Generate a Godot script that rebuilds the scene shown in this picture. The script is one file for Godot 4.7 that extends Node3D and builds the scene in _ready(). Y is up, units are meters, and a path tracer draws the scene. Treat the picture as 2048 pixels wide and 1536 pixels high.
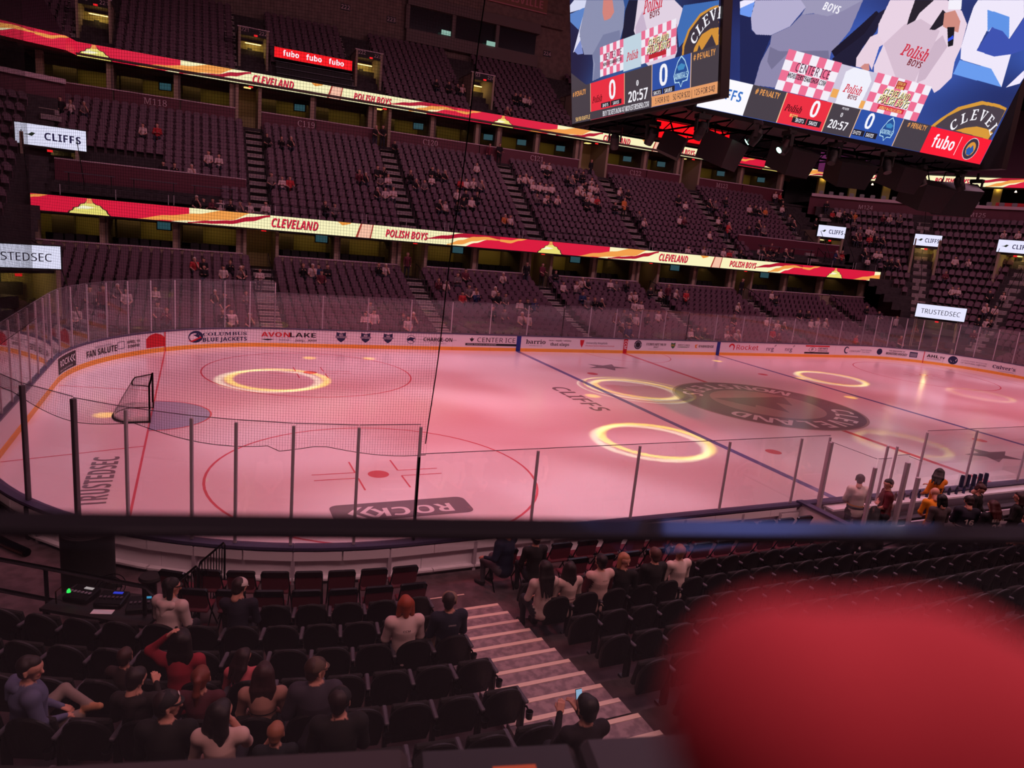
extends Node3D
# An ice hockey arena before a game: x runs along the rink, z across it towards the viewer, y up; the ice is y = 0.

var M := {}
var used := {}
var rng := RandomNumberGenerator.new()
var FONT := {}
var shared := {}

const HALF_L := 30.48
const HALF_W := 12.95
const RAD := 8.53
const BOARD_H := 1.0
const AISLES := [-32.0, -21.85, -11.75, -1.5, 8.6, 18.9, 29.1]

# ---------------------------------------------------------------- mesh builder
class MB:
	var v := PackedVector3Array()
	var n := PackedVector3Array()
	var t := PackedVector2Array()
	var c := PackedColorArray()
	var i := PackedInt32Array()

	func tri(a: Vector3, b: Vector3, d: Vector3) -> void:
		var m := (b - a).cross(d - a).normalized()
		var k := v.size()
		v.append(a); v.append(b); v.append(d)
		n.append(m); n.append(m); n.append(m)
		i.append(k); i.append(k + 2); i.append(k + 1)

	func quad(a: Vector3, b: Vector3, d: Vector3, e: Vector3) -> void:
		var m := (d - a).cross(e - b).normalized()
		var k := v.size()
		v.append(a); v.append(b); v.append(d); v.append(e)
		n.append(m); n.append(m); n.append(m); n.append(m)
		i.append_array(PackedInt32Array([k, k + 2, k + 1, k, k + 3, k + 2]))

	func uvquad(a: Vector3, b: Vector3, d: Vector3, e: Vector3, r: Rect2) -> void:
		while t.size() < v.size():
			t.append(Vector2.ZERO)
		quad(a, b, d, e)
		t.append(Vector2(r.position.x, r.end.y)); t.append(r.end); t.append(Vector2(r.end.x, r.position.y)); t.append(r.position)

	func box(at: Vector3, s: Vector3, b := Basis.IDENTITY) -> void:
		var x := b.x * s.x * 0.5
		var y := b.y * s.y * 0.5
		var z := b.z * s.z * 0.5
		quad(at - x - y + z, at + x - y + z, at + x + y + z, at - x + y + z)
		quad(at + x - y - z, at - x - y - z, at - x + y - z, at + x + y - z)
		quad(at + x - y + z, at + x - y - z, at + x + y - z, at + x + y + z)
		quad(at - x - y - z, at - x - y + z, at - x + y + z, at - x + y - z)
		quad(at - x + y + z, at + x + y + z, at + x + y - z, at - x + y - z)
		quad(at - x - y - z, at + x - y - z, at + x - y + z, at - x - y + z)

	func cbox(at: Vector3, s: Vector3, e: float, b := Basis.IDENTITY) -> void:
		# box with chamfered edges
		var h := s * 0.5
		var ax := [b.x, b.y, b.z]
		for a in 3:
			var p: int = (a + 1) % 3
			var q: int = (a + 2) % 3
			for sg in [-1.0, 1.0]:
				var o: Vector3 = at + ax[a] * h[a] * sg
				var u: Vector3 = ax[p] * (h[p] - e) * sg
				var w: Vector3 = ax[q] * (h[q] - e)
				quad(o - u - w, o + u - w, o + u + w, o - u + w)
		for a in 3:
			var p: int = (a + 1) % 3
			var q: int = (a + 2) % 3
			for sp in [-1.0, 1.0]:
				for sq in [-1.0, 1.0]:
					var l: Vector3 = ax[a] * (h[a] - e)
					var g: Vector3 = at + ax[p] * h[p] * sp + ax[q] * (h[q] - e) * sq
					var k: Vector3 = at + ax[p] * (h[p] - e) * sp + ax[q] * h[q] * sq
					if sp * sq > 0:
						quad(g - l, k - l, k + l, g + l)
					else:
						quad(k - l, g - l, g + l, k + l)
		for sx in [-1.0, 1.0]:
			for sy in [-1.0, 1.0]:
				for sz in [-1.0, 1.0]:
					var g: Vector3 = at + b.x * h.x * sx + b.y * (h.y - e) * sy + b.z * (h.z - e) * sz
					var k: Vector3 = at + b.x * (h.x - e) * sx + b.y * h.y * sy + b.z * (h.z - e) * sz
					var l: Vector3 = at + b.x * (h.x - e) * sx + b.y * (h.y - e) * sy + b.z * h.z * sz
					if sx * sy * sz > 0:
						tri(g, k, l)
					else:
						tri(k, g, l)

	func prism(poly: PackedVector2Array, d: float, xf := Transform3D.IDENTITY) -> void:
		# a flat outline in the xy plane, thick along z
		if Geometry2D.is_polygon_clockwise(poly):
			poly.reverse()
		var ix := Geometry2D.triangulate_polygon(poly)
		for k in range(0, ix.size(), 3):
			var a := poly[ix[k]]
			var b := poly[ix[k + 1]]
			var e := poly[ix[k + 2]]
			if (b - a).cross(e - a) < 0:
				var w := b
				b = e
				e = w
			tri(xf * Vector3(a.x, a.y, d), xf * Vector3(b.x, b.y, d), xf * Vector3(e.x, e.y, d))
			if d > 0.0:
				tri(xf * Vector3(a.x, a.y, 0), xf * Vector3(e.x, e.y, 0), xf * Vector3(b.x, b.y, 0))
		if d > 0.0:
			for k in poly.size():
				var a := poly[k]
				var b := poly[(k + 1) % poly.size()]
				quad(xf * Vector3(a.x, a.y, 0), xf * Vector3(b.x, b.y, 0), xf * Vector3(b.x, b.y, d), xf * Vector3(a.x, a.y, d))

	func tube(p: PackedVector3Array, r: float, sides := 6, r2 := -1.0) -> void:
		var up := Vector3.UP
		var first := v.size()
		var m := p.size()
		for k in m:
			var dir := (p[mini(k + 1, m - 1)] - p[maxi(k - 1, 0)]).normalized()
			if absf(dir.dot(up)) > 0.98:
				up = Vector3.RIGHT if absf(dir.x) < 0.9 else Vector3.BACK
			var x := dir.cross(up).normalized()
			var y := x.cross(dir)
			up = y
			var rr := r if r2 < 0 else lerpf(r, r2, float(k) / maxi(1, m - 1))
			for s in sides:
				var a := TAU * s / sides
				var o := x * cos(a) + y * sin(a)
				v.append(p[k] + o * rr)
				n.append(o)
		for k in m - 1:
			for s in sides:
				var a := first + k * sides + s
				var b := first + k * sides + (s + 1) % sides
				i.append_array(PackedInt32Array([a, a + sides, b, b, a + sides, b + sides]))
		for e in [0, m - 1]:
			var dir := (p[0] - p[1]).normalized() if e == 0 else (p[m - 1] - p[m - 2]).normalized()
			var k0 := v.size()
			for s in sides:
				v.append(v[first + e * sides + s])
				n.append(dir)
			for s in range(1, sides - 1):
				if e == 0:
					i.append_array(PackedInt32Array([k0, k0 + s, k0 + s + 1]))
				else:
					i.append_array(PackedInt32Array([k0, k0 + s + 1, k0 + s]))

	func lathe(prof: PackedVector2Array, segs: int, xf := Transform3D.IDENTITY) -> void:
		# profile of (radius, height), turned about y; flat facets along the profile, smooth round it
		for k in prof.size() - 1:
			var a := prof[k]
			var b := prof[k + 1]
			var nn := Vector2(b.y - a.y, a.x - b.x).normalized()
			var f := v.size()
			for s in segs + 1:
				var w := TAU * s / segs
				var o := Vector3(cos(w), 0, sin(w))
				v.append(xf * (o * a.x + Vector3.UP * a.y))
				v.append(xf * (o * b.x + Vector3.UP * b.y))
				var m := (xf.basis * (o * nn.x + Vector3.UP * nn.y)).normalized()
				n.append(m)
				n.append(m)
			for s in segs:
				var q := f + s * 2
				i.append_array(PackedInt32Array([q, q + 2, q + 1, q + 2, q + 3, q + 1]))

	func arrays(ar: Array, xf := Transform3D.IDENTITY) -> void:
		var k := v.size()
		var vv: PackedVector3Array = ar[Mesh.ARRAY_VERTEX]
		var nn: PackedVector3Array = ar[Mesh.ARRAY_NORMAL]
		for q in vv.size():
			v.append(xf * vv[q])
			n.append((xf.basis * nn[q]).normalized())
		var ii: PackedInt32Array = ar[Mesh.ARRAY_INDEX]
		for q in ii:
			i.append(q + k)

	func mesh(mat: Material = null) -> ArrayMesh:
		var a := []
		a.resize(Mesh.ARRAY_MAX)
		a[Mesh.ARRAY_VERTEX] = v
		a[Mesh.ARRAY_NORMAL] = n
		if t.size() > 0:
			while t.size() < v.size():
				t.append(Vector2.ZERO)
			a[Mesh.ARRAY_TEX_UV] = t
		if c.size() == v.size() and c.size() > 0:
			a[Mesh.ARRAY_COLOR] = c
		a[Mesh.ARRAY_INDEX] = i
		var m := ArrayMesh.new()
		if v.size() == 0:
			return m
		m.add_surface_from_arrays(Mesh.PRIMITIVE_TRIANGLES, a)
		if mat:
			m.surface_set_material(0, mat)
		return m

# ---------------------------------------------------------------- nodes, names, labels
func numbered(called: String) -> String:
	if not used.has(called):
		used[called] = 0
		return called
	used[called] += 1
	return "%s_%03d" % [called, used[called]]

func part(called: String, mesh: Mesh, mat: Material, parent: Node3D, at := Vector3.ZERO) -> MeshInstance3D:
	var o := MeshInstance3D.new()
	o.name = called
	o.mesh = mesh
	if mat:
		o.material_override = mat
	o.position = at
	parent.add_child(o, true)
	return o

func solo(called: String, mesh: Mesh, mat: Material, label: String, category: String, group := "") -> MeshInstance3D:
	var o := MeshInstance3D.new()
	o.name = numbered(called)
	o.mesh = mesh
	if mat:
		o.material_override = mat
	add_child(o)
	tag(o, label, category, group)
	return o

func thing(called: String, label: String, category: String, at := Vector3.ZERO, turn := 0.0, group := "") -> Node3D:
	var o := Node3D.new()
	o.name = numbered(called)
	add_child(o)
	o.position = at
	o.rotation.y = turn
	tag(o, label, category, group)
	return o

func tag(o: Node3D, label: String, category: String, group := "", kind := "") -> void:
	if label != "":
		o.set_meta("label", label)
	if category != "":
		o.set_meta("category", category)
	if group != "":
		o.set_meta("group", group)
	if kind != "":
		o.set_meta("kind", kind)

func struct(called: String, label: String, mesh: Mesh = null, mat: Material = null) -> Node3D:
	var o: Node3D = MeshInstance3D.new() if mesh else Node3D.new()
	o.name = numbered(called)
	if mesh:
		(o as MeshInstance3D).mesh = mesh
		(o as MeshInstance3D).material_override = mat
	add_child(o)
	tag(o, label, called.get_slice("_", 0), "", "structure")
	return o

func mat(key: String, col: Color, rough := 0.7, metal := 0.0, spec := 0.5) -> StandardMaterial3D:
	if M.has(key):
		return M[key]
	var m := StandardMaterial3D.new()
	m.resource_name = key
	m.albedo_color = col
	m.roughness = rough
	m.metallic = metal
	m.metallic_specular = spec
	M[key] = m
	return m

func glow(key: String, col: Color, energy := 1.0) -> StandardMaterial3D:
	if M.has(key):
		return M[key]
	var m := StandardMaterial3D.new()
	m.resource_name = key
	m.albedo_color = Color(0.02, 0.02, 0.02)
	m.roughness = 0.5
	m.emission_enabled = true
	m.emission = col
	m.emission_energy_multiplier = energy
	M[key] = m
	return m

func grained(key: String, base: Color, other: Color, scale: float, rough := 0.8, freq := 0.03, bump := 0.0) -> StandardMaterial3D:
	# a colour mottled by noise, laid on by world position
	if M.has(key):
		return M[key]
	var m := mat(key, Color.WHITE, rough)
	var nz := FastNoiseLite.new()
	nz.seed = hash(key) % 1000
	nz.frequency = freq
	nz.fractal_octaves = 4
	var tx := NoiseTexture2D.new()
	tx.width = 256
	tx.height = 256
	tx.seamless = true
	tx.noise = nz
	var g := Gradient.new()
	g.set_color(0, base)
	g.set_color(1, other)
	g.set_offset(0, 0.3)
	g.set_offset(1, 0.7)
	tx.color_ramp = g
	m.albedo_texture = tx
	m.uv1_triplanar = true
	m.uv1_world_triplanar = true
	m.uv1_scale = Vector3.ONE * scale
	return m

func font(style: String) -> Font:
	if not FONT.has(style):
		var f := SystemFont.new()
		f.font_names = PackedStringArray(["Droid Serif" if style.begins_with("serif") else "Droid Sans"])
		f.font_weight = 700 if style.ends_with("bold") else 400
		FONT[style] = f
	return FONT[style]

func letters(text: String, h: float, style := "bold", depth := 0.0) -> TextMesh:
	# capitals h metres tall, middle of the line at the origin, reading along +x and facing +z
	var m := TextMesh.new()
	m.font = font(style)
	m.font_size = 48
	m.pixel_size = h / (48 * 0.72)
	m.depth = depth
	m.curve_step = 4.0
	m.text = text
	return m

func lettering(text: String, h: float, mt: Material, parent: Node3D, xf: Transform3D, style := "bold", wide := 0.0) -> MeshInstance3D:
	var m := letters(text, h, style)
	var o := part("lettering", m, mt, parent)
	o.transform = xf
	if wide > 0.0:
		var w := m.get_aabb().size.x
		if w > 0.01:
			o.transform = xf * Transform3D(Basis.from_scale(Vector3(wide / w, 1, 1)), Vector3.ZERO)
	return o

func turned(at: Vector3, yaw := 0.0, pitch := 0.0, roll := 0.0) -> Transform3D:
	return Transform3D(Basis.from_euler(Vector3(pitch, yaw, roll)), at)

# walk along the boards seen from the centre of the ice: far side from left to right, s = 0 at the far middle
func board_at(s: float, out := 0.0) -> Transform3D:
	# returns a frame: x along the boards (to the viewer's right as seen from the ice), y up, z towards the ice
	var straight := HALF_L - RAD
	var arc := RAD * PI / 2
	var half := HALF_W - RAD
	var sg := signf(s) if s != 0 else 1.0
	var q := absf(s)
	var p: Vector3
	var ang := 0.0
	if q <= straight:
		p = Vector3(q, 0, -HALF_W - out)
	elif q <= straight + arc:
		ang = (q - straight) / RAD
		p = Vector3(straight + sin(ang) * (RAD + out), 0, -half - cos(ang) * (RAD + out))
	elif q <= straight + arc + 2 * half:
		ang = PI / 2
		p = Vector3(HALF_L + out, 0, -half + (q - straight - arc))
	elif q <= straight + 2 * arc + 2 * half:
		ang = PI / 2 + (q - straight - arc - 2 * half) / RAD
		p = Vector3(straight + sin(ang) * (RAD + out), 0, half - cos(ang) * (RAD + out))
	else:
		ang = PI
		p = Vector3(straight - (q - straight - 2 * arc - 2 * half), 0, HALF_W + out)
	p.x *= sg
	return Transform3D(Basis(Vector3.UP, -ang * sg), p)

# the plan of the stands: a straight side and a round corner, d metres behind the boards
func fan_at(r: float, ang: float, side: float) -> Vector3:
	return Vector3(side * (25.0 + r * sin(ang)), 0, -9.0 - r * cos(ang))

# ---------------------------------------------------------------- the scene
func _ready() -> void:
	rng.seed = 7
	setup_camera()
	setup_light()
	materials()
	build_ice()
	build_boards()
	build_glass()
	build_netting()
	build_goal()
	build_far_stands()
	build_suites()
	build_upper_deck()
	build_corner_stands()
	build_shell()
	build_ribbons()
	build_scoreboard()
	build_near_stands()
	build_near_things()
	build_near_people()
	build_far_people()
	build_foreground()

func setup_camera() -> void:
	var cam := Camera3D.new()
	cam.name = "camera"
	cam.position = Vector3(-25.733, 7.053, 25.172)
	cam.basis = Basis(Vector3.UP, -0.436536) * Basis(Vector3.RIGHT, -0.213352) * Basis(Vector3.BACK, 0.095983)
	cam.near = 0.01
	cam.far = 300.0
	var lens := CameraAttributesPhysical.new()
	lens.frustum_focal_length = 21.683
	lens.frustum_near = 0.01
	lens.frustum_far = 300.0
	lens.frustum_focus_distance = 26.0
	lens.exposure_aperture = 21.683 / 4.6
	cam.attributes = lens
	cam.fov = 57.923
	add_child(cam)
	cam.current = true
	var we := WorldEnvironment.new()
	we.name = "arena_air"
	var e := Environment.new()
	e.background_mode = Environment.BG_COLOR
	e.background_color = Color(0.0, 0.0, 0.0)
	e.tonemap_mode = Environment.TONE_MAPPER_LINEAR
	e.tonemap_exposure = 1.0
	e.sdfgi_enabled = true
	e.ssao_enabled = true
	e.ssil_enabled = true
	we.environment = e
	add_child(we)

func spot(called: String, at: Vector3, to: Vector3, col: Color, energy: float, angle: float, size := 0.05, soft := 1.0) -> SpotLight3D:
	var l := SpotLight3D.new()
	l.name = numbered(called)
	l.position = at
	var d := (to - at).normalized()
	l.basis = Basis.looking_at(d, Vector3.FORWARD if absf(d.y) > 0.95 else Vector3.UP)
	l.light_color = col
	l.light_energy = energy
	l.spot_angle = angle
	l.spot_angle_attenuation = soft
	l.spot_range = 150.0
	l.spot_attenuation = 2.0
	l.light_size = size
	l.shadow_enabled = true
	add_child(l)
	return l

func area(called: String, at: Vector3, size: Vector2, col: Color, energy: float, b: Basis) -> void:
	var l := AreaLight3D.new()
	l.name = numbered(called)
	l.area_size = size
	l.light_color = col
	l.light_energy = energy
	l.area_range = 150.0
	l.position = at
	l.basis = b
	l.shadow_enabled = true
	add_child(l)

func setup_light() -> void:
	# dimmed house light: long soft rows of fixtures under the roof, tinted by the show
	for x in [-26.0, 0.0, 26.0]:
		area("house_light", Vector3(x, 31.5, -3.0), Vector2(18, 4), Color(1.0, 0.74, 0.86), 225.0, Basis(Vector3.RIGHT, -PI / 2))
		area("house_light", Vector3(x, 29.5, 30.0), Vector2(18, 4), Color(1.0, 0.72, 0.74), 260.0, Basis(Vector3.RIGHT, -PI / 2 + 0.45))
	# the red wash over the ice, from lamps on the grid
	for x in [-25.0, -14.0, 14.0, 25.0]:
		for z in [-9.0, 9.0]:
			spot("wash_light", Vector3(x, 26.0, z), Vector3(x * 0.85, 0, z * 0.6), Color(1.0, 0.32, 0.38), 185.0, 36.0, 0.3)
	# patterned light: lamps shining through cut plates
	var plates := [[-20.0, 3.0, 1], [-13.5, -6.0, 2], [13.0, 3.0, 3], [25.0, -3.0, 4], [-27.0, -6.0, 5], [2.0, 10.0, 6], [-12.0, 9.5, 7]]
	for p in plates:
		spot("pattern_light", Vector3(p[0], 27.0, p[1]), Vector3(p[0], 0, p[1]), Color(1.0, 0.86, 0.94), 170.0, 26.0, 0.06)
		pattern_plate(Vector3(p[0], 25.4, p[1]), p[2])
	# rings of light: two lamps to a ring, one yellow and one white, a little apart
	var rings := [[-22.75, -5.2, 2.0, 1.0, -2.0, 0.0], [-5.75, -3.2, 1.92, 1.0, -9.0, -9.0], [-10.3, 4.9, 2.05, 1.2, -4.0, 5.0], [10.7, -5.6, 2.0, 1.0, 4.0, -3.0], [1.0, 6.7, 1.7, 0.25, 0.0, 6.0], [18.5, -1.1, 1.7, 0.25, 2.0, 0.0]]
	for r in rings:
		for k in 2:
			var off := 0.2 if k == 0 else -0.2
			var to := Vector3(r[0] + off, 0.0, r[1] - off * 0.5)
			var at := to + Vector3(r[4] + off * 2.2, 24.0, r[5])
			spot("ring_light", at, to, Color(1.0, 0.90, 0.02) if k == 0 else Color(0.95, 1.0, 0.80), (640.0 if k == 0 else 430.0) * r[3], rad_to_deg(atan((r[2] + 0.35) / 24.0)), 0.01, 0.05)
			ring_plate(at, to, r[2])
	for s in [[-20.6, -10.05], [-17.6, -10.1], [-28.5, -0.1], [-8.9, -1.9], [6.0, -10.8], [8.06, -5.6], [7.0, -0.95]]:
		var under: bool = absf(s[0]) < 9.5 and absf(s[1]) < 5.0
		spot("pin_light", Vector3(s[0] + (signf(s[0]) * 5.0 if under else 0.0), 24.0, s[1] - (6.0 if under else 0.0)), Vector3(s[0], 0, s[1]), Color(1.0, 0.80, 0.02), 700.0, 1.0, 0.02, 0.9)

func pattern_plate(at: Vector3, seed_: int) -> void:
	# a sheet cut through with cloud-shaped holes
	var nz := FastNoiseLite.new()
	nz.seed = seed_ * 37
	nz.frequency = 0.055
	nz.fractal_octaves = 2
	var mb := MB.new()
	var n := 36
	var w := 1.7
	for a in n:
		for b in n:
			if nz.get_noise_2d(a * 1.0, b * 2.0) < 0.05:
				mb.box(at + Vector3((a + 0.5) / n - 0.5, 0, (b + 0.5) / n - 0.5) * w, Vector3(w / n, 0.003, w / n))
	var frame := MB.new()
	for s in [-1.0, 1.0]:
		frame.box(at + Vector3(s * w * 0.5, 0, 0), Vector3(0.05, 0.05, w + 0.05))
		frame.box(at + Vector3(0, 0, s * w * 0.5), Vector3(w + 0.05, 0.05, 0.05))
	var o := thing("pattern_lamp", "dark stage lamp with a cut pattern sheet hung above the ice", "stage light", Vector3.ZERO, 0.0, "lamps hung above the ice")
	part("pattern_sheet", mb.mesh(), mat("rig_black", Color(0.03, 0.03, 0.035), 0.6), o)
	part("frame", frame.mesh(), M["rig_black"], o)

func ring_plate(at: Vector3, to: Vector3, r: float) -> void:
	var d := (to - at)
	var h := 2.2
	var k := h / d.length()
	var c := at + d.normalized() * h
	var mid := r * k
	var half := 0.16 * k
	var y := -d.normalized()
	var x := y.cross(Vector3.BACK).normalized()
	var t := Transform3D(Basis(x, y, x.cross(y)), c)
	var mb := MB.new()
	mb.lathe(PackedVector2Array([Vector2(0, 0.002), Vector2(mid - half, 0.002), Vector2(mid - half, -0.002), Vector2(0, -0.002)]), 48, t)
	var outer := MB.new()
	outer.lathe(PackedVector2Array([Vector2(mid + half, 0.002), Vector2(mid + 0.042, 0.002), Vector2(mid + 0.042, -0.002), Vector2(mid + half, -0.002), Vector2(mid + half, 0.002)]), 48, t)
	var o := thing("ring_projector", "black stage projector with a ring slit, hung over the ice", "stage light", Vector3.ZERO, 0.0, "lamps hung above the ice")
	part("disc", mb.mesh(), mat("rig_black", Color(0.03, 0.03, 0.035), 0.6), o)
	part("plate", outer.mesh(), M["rig_black"], o)
	for s in 3:
		var a := TAU * s / 3.0
		var e := t.basis * Vector3(cos(a), 0, sin(a))
		var arm := MB.new()
		arm.tube(PackedVector3Array([c + e * (mid - 0.01), c + e * (mid + half + 0.012)]), 0.0012, 4)
		part("arm", arm.mesh(), M["rig_black"], o)

func materials() -> void:
	var ice := mat("ice", Color(0.90, 0.90, 0.92), 0.16, 0.0, 0.55)
	ice.roughness = 0.17
	ice.uv1_triplanar = true
	ice.uv1_world_triplanar = true
	ice.uv1_scale = Vector3(0.12, 0.12, 0.12)
	var nb := FastNoiseLite.new()
	nb.seed = 9
	nb.frequency = 0.05
	nb.fractal_octaves = 4
	var tb := NoiseTexture2D.new()
	tb.width = 512
	tb.height = 512
	tb.seamless = true
	tb.noise = nb
	tb.as_normal_map = true
	tb.bump_strength = 1.2
	ice.normal_enabled = true
	ice.normal_texture = tb
	ice.normal_scale = 0.10
	var paints := {"ice_line_red": Color(0.80, 0.40, 0.46), "ice_line_blue": Color(0.42, 0.44, 0.66), "ice_ink": Color(0.48, 0.46, 0.50), "ice_ink_pale": Color(0.66, 0.62, 0.62), "ice_crease": Color(0.62, 0.72, 0.84), "ice_white": Color(0.88, 0.88, 0.90)}
	for k in paints:
		var m := mat(k, paints[k], 0.24, 0.0, 0.5)
		m.roughness = 0.17
		m.uv1_triplanar = true
		m.uv1_world_triplanar = true
		m.uv1_scale = Vector3(0.12, 0.12, 0.12)
		m.normal_enabled = true
		m.normal_texture = tb
		m.normal_scale = 0.10
	mat("board", Color(0.93, 0.91, 0.93), 0.35)
	mat("kick", Color(0.96, 0.68, 0.26), 0.45)
	mat("cap", Color(0.30, 0.28, 0.40), 0.4)
	mat("print_black", Color(0.10, 0.10, 0.13), 0.5)
	mat("print_red", Color(0.80, 0.10, 0.16), 0.5)
	mat("print_blue", Color(0.10, 0.20, 0.55), 0.5)
	mat("print_navy", Color(0.08, 0.12, 0.30), 0.5)
	mat("print_grey", Color(0.52, 0.52, 0.58), 0.5)
	mat("print_green", Color(0.18, 0.42, 0.26), 0.5)
	mat("print_white", Color(0.92, 0.92, 0.94), 0.5)
	mat("print_orange", Color(0.90, 0.55, 0.20), 0.5)
	mat("print_yellow", Color(0.92, 0.80, 0.25), 0.5)
	var g := mat("glass", Color(0.92, 0.95, 1.0, 0.035), 0.03)
	g.transparency = BaseMaterial3D.TRANSPARENCY_ALPHA
	mat("alu", Color(0.72, 0.68, 0.72), 0.4, 0.0)
	mat("steel", Color(0.76, 0.72, 0.74), 0.4, 0.0)
	mat("post_dark", Color(0.34, 0.32, 0.35), 0.35, 0.1)
	mat("black", Color(0.035, 0.035, 0.04), 0.55)
	mat("black_gloss", Color(0.03, 0.03, 0.035), 0.25)
	mat("rubber", Color(0.05, 0.05, 0.055), 0.8)
	mat("net", Color(0.015, 0.015, 0.02), 0.8)
	mat("white_net", Color(0.80, 0.80, 0.82), 0.8)
	grained("concrete", Color(0.30, 0.25, 0.27), Color(0.38, 0.32, 0.34), 0.35, 0.85)
	grained("concrete_dark", Color(0.20, 0.165, 0.18), Color(0.26, 0.22, 0.235), 0.35, 0.85)
	grained("step", Color(0.50, 0.44, 0.46), Color(0.62, 0.55, 0.56), 0.8, 0.8)
	mat("nosing", Color(0.92, 0.84, 0.76), 0.6)
	mat("seat_far", Color(0.40, 0.265, 0.33), 0.55)
	mat("seat_far_pan", Color(0.35, 0.225, 0.28), 0.6)
	mat("seat_near", Color(0.055, 0.05, 0.058), 0.5)
	mat("seat_pad", Color(0.05, 0.045, 0.05), 0.85)
	mat("arm_grey", Color(0.30, 0.29, 0.33), 0.5)
	mat("maroon_wall", Color(0.36, 0.13, 0.20), 0.6)
	mat("maroon_dark", Color(0.22, 0.08, 0.12), 0.6)
	mat("wall_trim", Color(0.78, 0.66, 0.70), 0.5)
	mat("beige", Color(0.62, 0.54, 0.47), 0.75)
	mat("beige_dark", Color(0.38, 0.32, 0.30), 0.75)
	mat("cream_wall", Color(0.72, 0.66, 0.46), 0.7)
	mat("suite_dark", Color(0.10, 0.085, 0.095), 0.7)
	mat("suite_seat", Color(0.16, 0.15, 0.20), 0.6)
	mat("roof", Color(0.09, 0.08, 0.09), 0.9)

# ---------------------------------------------------------------- ice and its markings
func flat_ring(c: Vector3, r0: float, r1: float, y: float, segs := 72, a0 := 0.0, a1 := TAU) -> MB:
	var mb := MB.new()
	for s in segs:
		var p := a0 + (a1 - a0) * s / segs
		var q := a0 + (a1 - a0) * (s + 1) / segs
		var d := Vector3(cos(p), 0, sin(p))
		var e := Vector3(cos(q), 0, sin(q))
		var o := Vector3(c.x, y, c.z)
		mb.quad(o + e * r0, o + e * r1, o + d * r1, o + d * r0)
	return mb

func flat_rect(x0: float, x1: float, z0: float, z1: float, y: float) -> MB:
	var mb := MB.new()
	mb.quad(Vector3(x0, y, z1), Vector3(x1, y, z1), Vector3(x1, y, z0), Vector3(x0, y, z0))
	return mb

func half_width(x: float) -> float:
	var a := absf(x) - (HALF_L - RAD)
	return HALF_W if a <= 0 else (HALF_W - RAD) + sqrt(maxf(0.0, RAD * RAD - a * a))

func ice_text(text: String, h: float, m: Material, at: Vector3, yaw: float, parent: Node3D, wide := 0.0) -> void:
	lettering(text, h, m, parent, Transform3D(Basis(Vector3.UP, yaw) * Basis(Vector3.RIGHT, -PI / 2), at), "bold", wide)

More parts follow.
